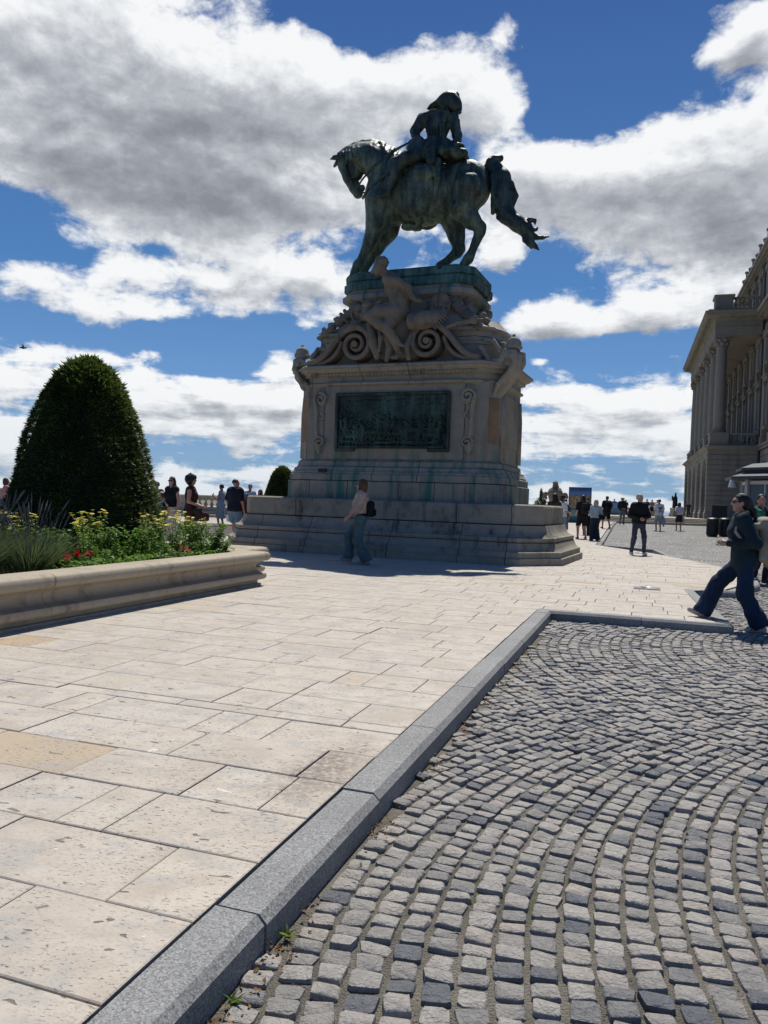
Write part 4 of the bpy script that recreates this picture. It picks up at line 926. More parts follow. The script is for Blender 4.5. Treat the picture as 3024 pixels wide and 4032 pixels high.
        for i in range(13):
            t = (i + rng.uniform(0, .8)) / 13; u = sx * (1.95 - .75 * t) + .05; z = 5.24 + .72 * t; yy = -1.20 + .24 * t; kind = rng.integers(0, 4)
            if kind == 0: pr += [ell((u, yy, z), (.11, .10, .11), K), ell((u, yy, z - .05), (.15, .13, .022), K), ell((u, yy - .05, z + .09), (.10, .03, .06), K)]
            elif kind == 1:
                a_ = rng.uniform(.3, 1.2); d = (.26 * math.cos(a_), .02, .22 * math.sin(a_)); pr += [cone(v_add((u, yy, z), (-d[0], 0, -d[2] * .4)), v_add((u, yy, z), d), .022, .018, K), cone(v_add((u, yy, z), d), v_add((u, yy, z), tuple(1.4 * q for q in d)), .045, .008, K)]
            elif kind == 2:
                for k in range(6): pr.append(cone((u, yy, z), (u + .17 * math.cos(k * 1.05), yy - .05, z + .15 * math.sin(k * 1.05)), .045, .012, K))
            else: pr += chain([(u - .16, yy, z + .05), (u - .04, yy - .05, z - .05), (u + .10, yy - .03, z + .03), (u + .2, yy, z - .06)], [.045, .06, .055, .03], K)
    mid_u = lambda p: (p[1][0] + (p[2][0] if p[0] == 'c' else p[1][0])) / 2
    for side in (-1, 1): sculpt('trophies', [p for p in pr if mid_u(p) * side > 0], .021, M['figure'], mon, 0, noise=.003, nscale=16, seed=3)
    # flags folded behind
    for sx, u0 in ((-1, -.55), (1, .62)):
        mb = MB(); V = []; n = 16; m = 8
        for j in range(m):
            for i in range(n):
                t = i / (n - 1); q = j / (m - 1); V.append((u0 + sx * (.95 * t + .05 * math.sin(5 * q)), -.98 - .06 * math.sin(9 * t + 3 * q), 5.98 - .35 * t - q * (.34 + .06 * math.sin(7 * t))))
        F = [(j * n + i, j * n + i + 1, (j + 1) * n + i + 1, (j + 1) * n + i) for j in range(m - 1) for i in range(n - 1)]
        k = len(V); V += [(x, y_ + .05, z) for x, y_, z in V]; F += [tuple(q + k for q in reversed(f)) for f in F]
        mb.add(V, F); mb.build('carved_flag', M['figure'], mon, True)
build_carving()

# ---------------------------------------------------------------- bronze horse and rider
stat = thing('equestrian_statue', 'green bronze statue of a helmeted rider on a horse with bowed head', 'statue', (MON_LOC[0], MON_LOC[1], 6.335), MON_RZ)
def build_statue():
    Zs = -6.335
    def P(u, z, d=0.0): return (u, d, z + Zs)
    mb = MB(); mb.loft([octo(*q, du=.08) for q in [(1.66, 1.02, .34, .3, 0), (1.69, 1.05, .34, .3, .03), (1.69, 1.05, .34, .3, .20), (1.64, 1.0, .34, .3, .23), (1.66, 1.02, .34, .3, .25), (1.66, 1.02, .34, .3, .40), (1.58, .95, .34, .3, .455)]])
    o = mb.build('bronze_base', M['verdigris'], stat); autosmooth(o, 35)
    H = [ell(P(-.78, 9.02), (.66, .50, .80), .12), ell(P(.15, 8.84), (1.05, .58, .72), .15), ell(P(1.18, 8.98), (.66, .50, .58), .15), ell(P(-1.05, 8.85), (.36, .40, .52), .1)]
    H += [ell(P(1.32, 8.95, -.26), (.45, .28, .50), .1), ell(P(1.25, 8.95, .26), (.48, .28, .50), .1), ell(P(-.82, 8.85, -.34), (.34, .20, .55), .1), ell(P(-.82, 8.85, .34), (.34, .20, .55), .1)]
    H += chain([P(-.70, 9.42), P(-1.0, 9.72), P(-1.36, 9.98), P(-1.66, 10.10), P(-1.86, 10.10)], [.50, .44, .37, .29, .24], .10)
    # head, tucked
    H += chain([P(-1.92, 10.13), P(-2.05, 9.90), P(-1.92, 9.58), P(-1.76, 9.28), P(-1.68, 9.12)], [.23, .20, .175, .145, .125], .07)
    H += [ell(P(-1.78, 9.74, -.09), (.20, .10, .26), .06), ell(P(-1.78, 9.74, .09), (.20, .10, .26), .06), ell(P(-1.66, 9.12, -.05), (.10, .09, .09), .03), ell(P(-1.66, 9.12, .05), (.10, .09, .09), .03), ell(P(-1.55, 9.25), (.07, .08, .09), .04)]
    H += [ell(P(-2.12, 9.90, -.15), (.06, .05, .07), .03), ell(P(-2.12, 9.90, .15), (.06, .05, .07), .03)]
    for s in (-1, 1):
        H += chain([P(-2.16, 10.10, .10 * s), P(-2.32, 10.08, .13 * s), P(-2.47, 10.03 + (.02 if s < 0 else -.04), .13 * s)], [.07, .06, .015], .03)
    # mane rolling over the crest and down the near side
    rng = np.random.default_rng(6)
    crest = [(-.62, 9.95), (-.85, 10.10), (-1.08, 10.25), (-1.32, 10.34), (-1.56, 10.36), (-1.78, 10.34), (-1.98, 10.26)]
    H += chain([P(*c) for c in crest], [.10, .11, .12, .12, .12, .11, .12], .05)
    for i, (u, z) in enumerate(crest):
        for k in range(7):
            du = rng.uniform(-.14, .14); f_ = rng.uniform(.8, 1.35); H += chain([P(u + du, z + .04, -.03), P(u + du + .04, z - .12 * f_, -.23), P(u + du + .09, z - .26 * f_, -.33), P(u + du + .12 + rng.uniform(-.05, .08), z - .42 * f_, -.36)], [.045, .05, .04, .015], .008)
    for k in range(3): H += chain([P(-2.0, 10.28, -.05 + .05 * k), P(-2.22, 10.16, -.05 + .05 * k), P(-2.30 - .05 * k, 9.93, -.03 + .03 * k)], [.08, .07, .03], .03)
    # legs: near side is -y
    def leg(pts, rads, hoof, d):
        q = chain([P(u, z, d) for u, z in pts], rads, .06); hx, hz = hoof
        return q + [cone(P(hx - .02, hz + .03, d), P(hx + .05, hz + .15, d), .145, .105, .03), cone(P(hx - .07, hz + .02, d), P(hx + .02, hz + .12, d), .12, .09, .03)]
    H += leg([(-.92, 8.70), (-.98, 8.25), (-1.14, 7.82), (-1.19, 7.72), (-1.40, 7.30), (-1.47, 7.20), (-1.58, 7.00)], [.40, .30, .19, .165, .105, .125, .11], (-1.60, 6.80), -.27)
    H += leg([(-.86, 8.70), (-.94, 8.22), (-1.20, 7.80), (-1.26, 7.70), (-1.52, 7.28), (-1.58, 7.18), (-1.66, 7.00)], [.38, .29, .185, .16, .10, .12, .11], (-1.68, 6.80), .27)
    H += leg([(1.38, 8.75), (1.22, 8.35), (1.46, 8.02), (1.66, 7.82), (1.67, 7.72), (1.47, 7.22), (1.41, 7.11), (1.30, 6.98)], [.44, .33, .21, .15, .125, .096, .12, .11], (1.24, 6.80), -.27)
    H += leg([(1.08, 8.70), (.84, 8.28), (.92, 7.88), (1.00, 7.56), (.95, 7.46), (.62, 7.22), (.54, 7.16), (.42, 7.00)], [.42, .32, .21, .15, .125, .096, .12, .11], (.38, 6.80), .27)
    horse = sculpt('horse', H, .024, M['bronze'], stat, 1, noise=.005, nscale=10, seed=5)
    # eyes, bridle and reins
    for s in (-1, 1): mb = MB(); mb.lathe(P(-2.06, 9.84, .165 * s), [(.0, -.03), (.035, -.015), (.04, .01), (.0, .035)], 10); mb.build('eye', M['bronze_dark'], horse, True)
    mb = MB()
    for s in (-1, 1):
        mb.tube([P(-1.70, 9.22, .15 * s), P(-1.88, 9.58, .19 * s), P(-2.0, 9.95, .22 * s), P(-1.95, 10.2, .16 * s)], .022, 6); mb.tube([P(-1.98, 9.35, 0), P(-1.90, 9.42, .17 * s), P(-1.68, 9.45, .14 * s)], .02, 6)
        mb.tube([P(-2.2, 10.02, 0), P(-2.05, 9.98, .21 * s), P(-1.75, 9.95, .2 * s)], .02, 6)
        mb.tube([P(-1.66, 9.2, .14 * s), P(-1.38, 9.28, .42 * s), P(-1.0, 9.58, .50 * s), P(-.6, 9.88, .36 * s), P(-.08, 10.22, -.12 + .1 * s)], .024, 6)
        mb.tube([P(-1.45, 8.9, .2 * s), P(-1.2, 9.0, .46 * s), P(-.75, 9.2, .58 * s), P(-.35, 9.5, .56 * s)], .03, 6)
    mb.build('bridle', M['bronze_dark'], horse, True)
    # tail bound up in a knot and blown out behind
    T = chain([P(1.74, 9.32), P(1.92, 9.28), P(2.06, 9.04), P(2.10, 8.72), P(2.12, 8.42), P(2.26, 8.14), P(2.50, 7.93), P(2.70, 7.78), P(2.80, 7.64)], [.13, .17, .235, .255, .24, .20, .185, .17, .12], .06)
    T += [ell(P(1.90, 9.52), (.16, .13, .10), .04), ell(P(1.80, 9.44, -.08), (.10, .10, .10), .04), ell(P(2.02, 9.55, .04), (.08, .09, .08), .03), cone(P(1.95, 8.55, -.1), P(1.92, 8.2, -.1), .10, .05, .04)]
    for pts, r in (([(2.78, 7.7), (2.84, 7.48), (2.94, 7.36), (3.05, 7.24)], [.10, .07, .06, .025]), ([(2.80, 7.66), (2.98, 7.54), (3.12, 7.52), (3.27, 7.54)], [.09, .06, .05, .02]), ([(2.68, 7.7), (2.70, 7.52), (2.80, 7.40), (2.86, 7.30)], [.09, .065, .05, .02]),
                   ([(2.62, 7.92), (2.80, 7.98), (2.90, 7.98), (2.92, 7.88)], [.09, .06, .05, .03]), ([(2.78, 7.75), (2.94, 7.76), (3.00, 7.82)], [.07, .04, .015]), ([(2.10, 8.3), (2.06, 8.12), (2.12, 7.98)], [.10, .07, .02]), ([(2.3, 8.9), (2.42, 8.6), (2.36, 8.35)], [.08, .07, .04])):
        T += chain([P(u, z, rng.uniform(-.06, .06)) for u, z in pts], r, .025)
    for i in range(46):
        d = rng.uniform(-.26, .26); o_ = rng.uniform(-.19, .19); w_ = rng.uniform(-.04, .04)
        T += chain([P(1.90 + o_ * .3, 9.30, d * .4), P(2.06 + o_ * .9, 8.98 + w_, d * .9), P(2.12 + o_ + w_, 8.62, d), P(2.16 + o_ - w_, 8.32, d * .9), P(2.34 + o_ * .7, 8.08 + o_ * .5, d * .8), P(2.60 + o_ * .5, 7.88 + o_ * .7, d * .6)], [.03, .045, .05, .045, .04, .025], .006)
    sculpt('tail', T, .024, M['bronze_dark'], stat, 1, noise=.004, nscale=12, seed=7)
    # saddle cloth, holster and girth
    S = [ell(P(.10, 8.82, -.42), (.44, .22, .66), .06), ell(P(.10, 8.82, .42), (.44, .22, .66), .06), ell(P(.18, 9.36), (.72, .48, .22), .08), ell(P(-.30, 9.50, -.34), (.24, .16, .18), .05), ell(P(.30, 9.20, -.56), (.36, .12, .20), .04, rotm(0, 8, 0)),
         ell(P(.98, 9.62, -.10), (.30, .36, .16), .05), cone(P(.72, 9.70, -.42), P(1.22, 9.58, -.38), .15, .13, .05), cone(P(.72, 9.72, .3), P(1.22, 9.6, .3), .15, .13, .05), ell(P(1.02, 9.82, -.28), (.20, .18, .08), .04)]
    S += chain([P(.10, 8.2, -.30), P(.02, 8.10, 0), P(-.1, 8.06, .05)], [.09, .07, .05], .03) + [ell(P(-.22, 8.10, -.08), (.20, .16, .09), .04), ell(P(-.02, 8.06, -.05), (.14, .14, .07), .03)]
    S += chain([P(.62, 9.45, -.48), P(.66, 9.0, -.56), P(.60, 8.55, -.54)], [.09, .07, .05], .04)
    sculpt('saddle_cloth', S, .026, M['bronze'], stat, 1, noise=.006, nscale=9, seed=9)
    # rider: torso turned square to the near side, looking back over the shoulder
    Rr = [ell(P(.43, 10.52, -.02), (.31, .23, .36), .08), ell(P(.40, 10.22), (.25, .21, .22), .07), ell(P(.44, 9.92, -.02), (.42, .34, .26), .10), ell(P(.20, 9.80, -.18), (.36, .24, .22), .08), ell(P(.62, 9.82, -.1), (.34, .30, .24), .08)]
    Rr += [cone(P(.52, 10.72), P(.60, 10.92), .15, .13, .05), ell(P(.62, 11.0, .0), (.17, .17, .19), .03), ell(P(.46, 10.96, -.05), (.05, .05, .05), .04), ell(P(.50, 10.86, -.05), (.10, .11, .08), .04)]
    # puffed shoulders and arms
    Rr += [ell(P(.11, 10.72, -.04), (.175, .19, .16), .04), ell(P(.78, 10.63, .0), (.16, .19, .17), .04), ell(P(.30, 10.80, -.02), (.25, .20, .10), .05)]
    Rr += chain([P(.02, 10.66, -.08), P(-.13, 10.44, -.12), P(-.11, 10.36, -.14), P(-.06, 10.22, -.20)], [.15, .125, .11, .085], .04) + [ell(P(-.04, 10.16, -.22), (.08, .08, .09), .03)]
    Rr += chain([P(.84, 10.56, -.02), P(.95, 10.22, -.04), P(.97, 10.05, -.1), P(.98, 9.95, -.16)], [.14, .12, .10, .08], .04) + [ell(P(1.0, 9.92, -.18), (.085, .08, .07), .03)]
    # shoulder knots, sash and coat skirts
    Rr += [ell(P(.96, 10.78, -.02), (.07, .06, .05), .02), ell(P(.95, 10.55, -.05), (.06, .07, .08), .02), cone(P(.9, 10.75, -.05), P(1.0, 10.80, -.05), .04, .03, .02)]
    Rr += chain([P(.72, 10.72, -.22), P(.62, 10.40, -.27), P(.66, 10.05, -.30), P(.60, 9.75, -.36)], [.06, .06, .07, .10], .03)
    Rr += chain([P(.05, 10.05, -.30), P(-.05, 9.85, -.36), P(.05, 9.62, -.46)], [.16, .18, .17], .06) + chain([P(.42, 10.0, -.33), P(.42, 9.72, -.46), P(.48, 9.45, -.54)], [.15, .17, .13], .05)
    # costume: ruffled collar, slashed sleeves, cuffs, belted coat with folded skirts
    for k in range(14): a_ = k * 2 * math.pi / 14; Rr.append(ell(P(.54 + .17 * math.cos(a_), 10.83 + .02 * math.sin(3 * a_), .15 * math.sin(a_)), (.05, .05, .035), .008))
    for (cx, cz) in ((.04, 10.70), (.84, 10.60)):
        for k in range(7): a_ = -1.2 + k * .4; Rr.append(cone(P(cx - .13 * math.sin(a_), cz + .16 * math.cos(a_) - .02, -.12), P(cx - .15 * math.sin(a_), cz - .20, -.14), .035, .03, .008))
    Rr += [ell(P(-.12, 10.40, -.13), (.135, .13, .05), .008), ell(P(-.07, 10.27, -.18), (.115, .11, .05), .008), ell(P(.95, 10.20, -.05), (.135, .13, .05), .008), ell(P(.97, 10.03, -.12), (.12, .11, .05), .008)]
    Rr += [ell(P(.40, 10.16, -.01), (.33, .27, .045), .01)] + [ell(P(.30 + .10 * k, 10.16, -.265), (.035, .03, .045), .006) for k in range(3)]
    for k in range(15):
        a_ = math.pi + math.pi * (k + .5) / 15; x0, y0 = .40 + .30 * math.cos(a_), .25 * math.sin(a_); x1, y1 = .42 + .56 * math.cos(a_), .52 * math.sin(a_); ln = .40 + .09 * math.sin(k * 2.3)
        Rr += chain([P(x0, 10.12, y0), P((x0 + x1) / 2, 10.12 - ln * .45, (y0 + y1) / 2 - .04), P(x1, 10.12 - ln, y1)], [.055, .075, .045], .012)
    for k in range(6): Rr.append(cone(P(.24 + .085 * k, 10.62 - .01 * k, -.235), P(.28 + .075 * k, 10.24, -.25), .016, .02, .006))
    # near leg in a tall boot, far leg the same
    for s in (-1, 1):
        Rr += chain([P(.25, 9.72, .30 * s), P(-.12, 9.60, .50 * s), P(-.42, 9.45, .60 * s)], [.22, .20, .17], .06)
        Rr += chain([P(-.42, 9.46, .60 * s), P(-.46, 9.25, .64 * s), P(-.54, 8.98, .66 * s), P(-.60, 8.76, .66 * s)], [.175, .165, .135, .10], .04) + chain([P(-.58, 8.76, .66 * s), P(-.72, 8.70, .70 * s), P(-.80, 8.69, .72 * s)], [.095, .08, .05], .03) + [ell(P(-.44, 9.36, .60 * s), (.20, .19, .12), .03)]
    # cocked helmet brim and crest
    Hh = [ell(P(.68, 11.10), (.275, .225, .235), .03), ell(P(.69, 11.20), (.27, .05, .17), .03), ell(P(.86, 10.98), (.16, .20, .21), .05), ell(P(.95, 10.90), (.07, .15, .08), .03)]
    Hh += chain([P(.52, 11.10, -.04), P(.36, 11.05, -.04), P(.17, 10.99, -.04)], [.14, .085, .03], .03) + [ell(P(.36, 11.05), (.22, .19, .04), .03, rotm(0, -18, 0))]
    Hh += [ell(P(.60, 10.95, -.17), (.07, .05, .13), .02)]
    r = sculpt('rider', Rr, .020, M['bronze_dark'], stat, 1, noise=.005, nscale=12, seed=11)
    sculpt('helmet', Hh, .018, M['bronze_dark'], r, 1)
    mb = MB(); mb.tube([P(.02, 10.22, -.24), P(-.32, 10.05, -.30), P(-.66, 9.92, -.34)], [.03, .028, .022], 7); mb.build('baton', M['bronze_dark'], r, True)
    mb = MB(); mb.tube([P(.75, 9.9, .45), P(1.15, 9.35, .62), P(1.4, 8.95, .66)], [.04, .035, .02], 7); mb.build('sword', M['bronze_dark'], r, True)
build_statue()

# ---------------------------------------------------------------- palace with a columned portico
PAL_RZ = R_(-17.5); PAL = (29.2, 70.0, .34)
pal = thing('palace', 'grey stone palace with a portico of tall columns, balustrades and urns on its roofline', 'building', PAL, PAL_RZ)
def baluster_row(mb, a, b, z0, z1, n, r=.10, seg=8):
    for i in range(n):
        t = (i + .5) / n; x, y = a[0] + (b[0] - a[0]) * t, a[1] + (b[1] - a[1]) * t; h = z1 - z0
        mb.lathe((x, y, z0), [(r * .8, 0), (r * .8, h * .07), (r * .5, h * .12), (r * 1.05, h * .33), (r * .85, h * .50), (r * .42, h * .74), (r * .45, h * .88), (r * .8, h * .93), (r * .8, h)], seg)
def build_palace():
    W, L, top = 4.2, 28.4, 6.75
    st, br = M['palace'], M['palace_brick']
    # rusticated podium: banded end wall, arched left side
    def bands(o0=0.0, z0=1.25, z1=6.35, n=11):
        pr = [(.10, -1.0), (.10, 1.0), (.04, 1.05), (.04, 1.15)]; h = (z1 - z0) / n
        for i in range(n): a = z0 + i * h; pr += [(0, a), (0, a + h - .07), (-.045, a + h - .05), (-.045, a + h - .01)]
        return pr
    core = [(.85, 0), (W + .3, 0), (W + .3, L), (.85, L)]
    mb = MB(); mb.moulded(core, bands() + [(0, 6.36), (0, 6.8)])
    o = mb.build('podium', st, pal)
    nb = 5; bay = L / nb; mb = MB()
    piers = [0.0] + [bay * i for i in range(1, nb)] + [L]
    for i, v in enumerate(piers):
        w = .95
        v0, v1 = max(0, v - w), min(L, v + w)
        mb.moulded([(0, v0), (.86, v0), (.86, v1), (0, v1)], bands() )
    for i in range(nb):                                    # arches between the piers
        v0, v1 = bay * i + .95, bay * (i + 1) - .95; c = (v0 + v1) / 2; r = (v1 - v0) / 2; zs = 6.1 - r
        A = [(c - r * math.cos(math.pi * k / 14), zs + r * math.sin(math.pi * k / 14)) for k in range(15)]
        poly = [(v0, 6.8)] + [(v0, zs)] + A + [(v1, zs), (v1, 6.8)]
        out = []; V = []; F = []
        for k in range(14):
            q = [A[k], A[k + 1], (A[k + 1][0], 6.8), (A[k][0], 6.8)]; b = len(V)
            V += [(.02, y, z) for y, z in q] + [(.60, y, z) for y, z in q]
            F += [(b + 3, b + 2, b + 1, b), (b + 4, b + 5, b + 6, b + 7), (b, b + 1, b + 5, b + 4)]
        mb.add(V, F)
    for i in range(len(piers)): v = min(max(piers[i], .95), L - .95); mb.box((.42, v, 6.58), (.84, 1.88, .44))
    mb.build('arcade', st, pal)
    for i in range(nb):
        v = bay * (i + .5); q = MB(); q.box((.80, v, 3.0), (.06, 2.3, 5.2)); q.build('archway_door', M['glass'], pal)
    # podium cornice and balustrade with pedestals
    mb = MB(); mb.moulded([(0, 0), (W + .3, 0), (W + .3, L), (0, L)], [(.0, 6.80), (.10, 6.84), (.14, 6.92), (.30, 6.98), (.32, 7.10), (.10, 7.14), (.02, 7.16)])
    mb.build('podium_cornice', st, pal)
    cols = [(.95, .95 + i * (L - 1.9) / 5) for i in range(6)]
    for (u, v) in cols:
        mb = MB(); mb.moulded([(u - .78, v - .78), (u + .78, v - .78), (u + .78, v + .78), (u - .78, v + .78)], [(.04, 7.15), (.04, 7.35), (0, 7.40), (0, 8.15), (.06, 8.2), (.06, 8.32)])
        mb.build('column_pedestal', st, pal)
    mb = MB()
    for i in range(5):
        a, b = cols[i][1] + .8, cols[i + 1][1] - .8; baluster_row(mb, (.6, a), (.6, b), 7.32, 8.12, 9)
        mb.box((.6, (a + b) / 2, 7.24), (.34, b - a, .16)); mb.box((.6, (a + b) / 2, 8.2), (.38, b - a, .16))
    baluster_row(mb, (1.8, .5), (W, .5), 7.32, 8.12, 7); mb.box(((1.75 + W) / 2, .5, 7.24), (W - 1.75, .34, .16)); mb.box(((1.75 + W) / 2, .5, 8.2), (W - 1.75, .38, .16))
    mb.build('lower_balustrade', st, pal)
    # columns: base, shaft with entasis, leafy capital
    def shaft():
        m = MB(); m.lathe((0, 0, 0), [(.70, 0), (.70, .14), (.62, .16), (.66, .22), (.66, .28), (.56, .32), (.58, .40), (.52, .44), (.515, 1.2), (.51, 3.0), (.485, 5.5), (.445, 7.6), (.44, 7.72), (.48, 7.76), (.48, 7.82), (.43, 7.86)], 20); return m
    def capital():
        m = MB(); m.lathe((0, 0, 7.86), [(.43, 0), (.46, .25), (.56, .55), (.66, .80)], 16)
        for r, z, n_, s in ((.52, 8.12, 8, .17), (.60, 8.42, 8, .19)):
            for k in range(n_):
                a = 2 * math.pi * (k + (.5 if z > 8.3 else 0)) / n_; m.lathe((r * math.cos(a), r * math.sin(a), z), [(.02, -.2), (s * .7, -.08), (s, .06), (s * .5, .16)], 6)
        for k in range(4):
            a = math.pi / 4 + k * math.pi / 2; m.tube([(.55 * math.cos(a), .55 * math.sin(a), 8.45), (.80 * math.cos(a), .80 * math.sin(a), 8.66), (.74 * math.cos(a), .74 * math.sin(a), 8.5)], [.09, .11, .06], 6)
        m.box((0, 0, 8.74), (1.42, 1.42, .14)); return m
    s0 = c0 = None
    for (u, v) in cols:
        if s0 is None: s0 = shaft().build('column', st, pal, True); autosmooth(s0, 30); c0 = capital().build('capital', st, s0)
        else:
            s1 = s0.copy(); link(s1, pal); c1 = c0.copy(); link(c1, s1); s0b = s1; s1.location = (u, v, 8.32); continue
        s0.location = (u, v, 8.32)
    # entablature, ceiling and cornice
    mb = MB(); E = [(.30, .30), (W + .4, .30), (W + .4, L - .3), (.30, L - .3)]
    mb.moulded(E, [(0, 17.13), (0, 17.5), (.04, 17.51), (.04, 17.85), (.09, 17.90), (.03, 17.93), (.03, 18.45), (.12, 18.5), (.20, 18.6), (.28, 18.62), (.55, 18.72), (.75, 18.78), (.85, 18.85), (.88, 19.05), (.95, 19.1), (.98, 19.22), (.4, 19.3)])
    for i in range(34): mb.box((-.12, .6 + i * .82, 18.66), (.5, .36, .12))
    for i in range(5): mb.box((.8 + i * .85, -.02, 18.66), (.36, .5, .12))
    mb.build('entablature', st, pal)
    mb = MB()
    for (u, v) in cols: mb.moulded([(u - .75, v - .75), (u + .75, v - .75), (u + .75, v + .75), (u - .75, v + .75)], [(.08, 19.28), (.08, 19.6), (0, 19.65), (0, 20.55), (.12, 20.62), (.12, 20.8), (.0, 20.86)])
    for i in range(5):
        a, b = cols[i][1] + .8, cols[i + 1][1] - .8; baluster_row(mb, (.9, a), (.9, b), 19.65, 20.5, 9)
        mb.box((.9, (a + b) / 2, 19.48), (.4, b - a, .36)); mb.box((.9, (a + b) / 2, 20.6), (.42, b - a, .18))
    baluster_row(mb, (1.8, .9), (W + .2, .9), 19.65, 20.5, 7); mb.box(((1.7 + W) / 2, .9, 19.48), (W - 1.4, .4, .36)); mb.box(((1.7 + W) / 2, .9, 20.6), (W - 1.4, .42, .18))
    mb.build('attic_balustrade', st, pal)
    # main front behind: from far beyond the portico to well this side of it
    V0, V1 = -46.0, 40.0
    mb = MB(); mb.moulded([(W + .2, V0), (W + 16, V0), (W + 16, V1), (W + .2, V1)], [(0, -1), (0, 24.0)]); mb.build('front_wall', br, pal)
    mb = MB()
    def course(z0, z1, out): mb.box((W + .2 - out / 2 + .05, (V0 + V1) / 2, (z0 + z1) / 2), (out + .1, V1 - V0, z1 - z0))
    for (z0, z1, q) in ((-.9, 1.1, .22), (6.7, 6.95, .28), (6.95, 7.12, .42), (17.2, 17.8, .12), (18.3, 18.6, .3), (18.6, 18.85, .62), (18.85, 19.15, .85), (23.1, 23.35, .12), (23.6, 23.8, .35), (23.8, 24.1, .62), (24.1, 24.3, .8)): course(z0, z1, q)
    for i in range(10): course(1.1 + i * .56, 1.1 + i * .56 + .50, .10)
    mb.build('string_courses', st, pal)
    bays = [V0 + 3.0 + i * 4.2 for i in range(20)]
    mb = MB()
    for v in bays:
        for z0, z1 in ((7.15, 17.2), (19.2, 23.1)): mb.box((W + .13, v, (z0 + z1) / 2), (.26, .85, z1 - z0)); mb.box((W + .10, v, z0 + .35), (.36, 1.1, .7)); mb.box((W + .10, v, z1 - .35), (.36, 1.15, .55))
    mb.build('pilasters', st, pal)
    proto = {}
    def window(v, zc, w, h, arch):
        key = (w, h, arch)
        if key not in proto:
            m = MB(); m.box((-.12, -w / 2 - .14, 0), (.30, .28, h)); m.box((-.12, w / 2 + .14, 0), (.30, .28, h)); m.box((-.17, 0, -h / 2 - .12), (.44, w + .8, .24))
            m.box((-.16, 0, h / 2 + .2 + (w * .25 if arch else 0)), (.42, w + .75, .26)); m.box((-.2, 0, h / 2 + .42 + (w * .25 if arch else 0)), (.55, w + 1.0, .14))
            f = m.build('window', st, pal); m = MB(); m.box((.03, 0, 0), (.08, w - .1, h)); p = m.build('pane', M['glass'], f)
            m = MB()
            for q in (-1, 0, 1): m.box((-.03, q * (w / 2 - .05), 0), (.06, .09, h))
            for q in (-.5, .12, .5): m.box((-.035, 0, q * h * .96), (.06, w - .1, .09))
            s = m.build('sash', M['white'], f); proto[key] = (f, p, s)
        else:
            f0, p0, s0_ = proto[key]; f = f0.copy(); link(f, pal); p = p0.copy(); link(p, f); s = s0_.copy(); link(s, f)
        f.location = (W + .17, v, zc)
    for v in bays:
        c = v + 2.1
        if -26 < c < 30:
            window(c, 10.3, 1.35, 3.6, True); window(c, 15.2, 1.25, 2.3, False); window(c, 21.1, 1.2, 2.2, True)
            if c < -1: window(c, 3.6, 1.3, 2.6, False)
    # downpipe, roof and urns
    mb = MB(); mb.tube([(W - .02, -.35, 24.0), (W - .02, -.35, 0)], .10, 8); mb.tube([(W - .02, -9.2, 24.0), (W - .02, -9.2, 0)], .10, 8); mb.build('downpipes', M['dark'], pal)
    mb = MB(); mb.loft([[(W - .4, V0, 24.3), (W + 16, V0, 24.3), (W + 16, V1, 24.3), (W - .4, V1, 24.3)], [(W + 1.2, V0 + 2, 24.9), (W + 14, V0 + 2, 24.9), (W + 14, V1 - 2, 24.9), (W + 1.2, V1 - 2, 24.9)]]); mb.build('roof', M['zinc'], pal)
    u0 = None
    for i in range(13):
        v = 12.9 - i * 4.35
        if u0 is None:
            m = MB(); m.box((0, 0, .25), (.7, .7, .5)); m.lathe((0, 0, .5), [(.22, 0), (.14, .08), (.34, .30), (.42, .52), (.40, .62), (.46, .66), (.40, .74), (.22, .86), (.10, 1.0), (.09, 1.35), (.19, 1.45), (.20, 1.6), (.05, 1.72)], 12)
            u0 = m.build('urn', st, pal); q = u0
        else: q = u0.copy(); link(q, pal)
        q.location = (W + .1, v, 24.3)
build_palace()

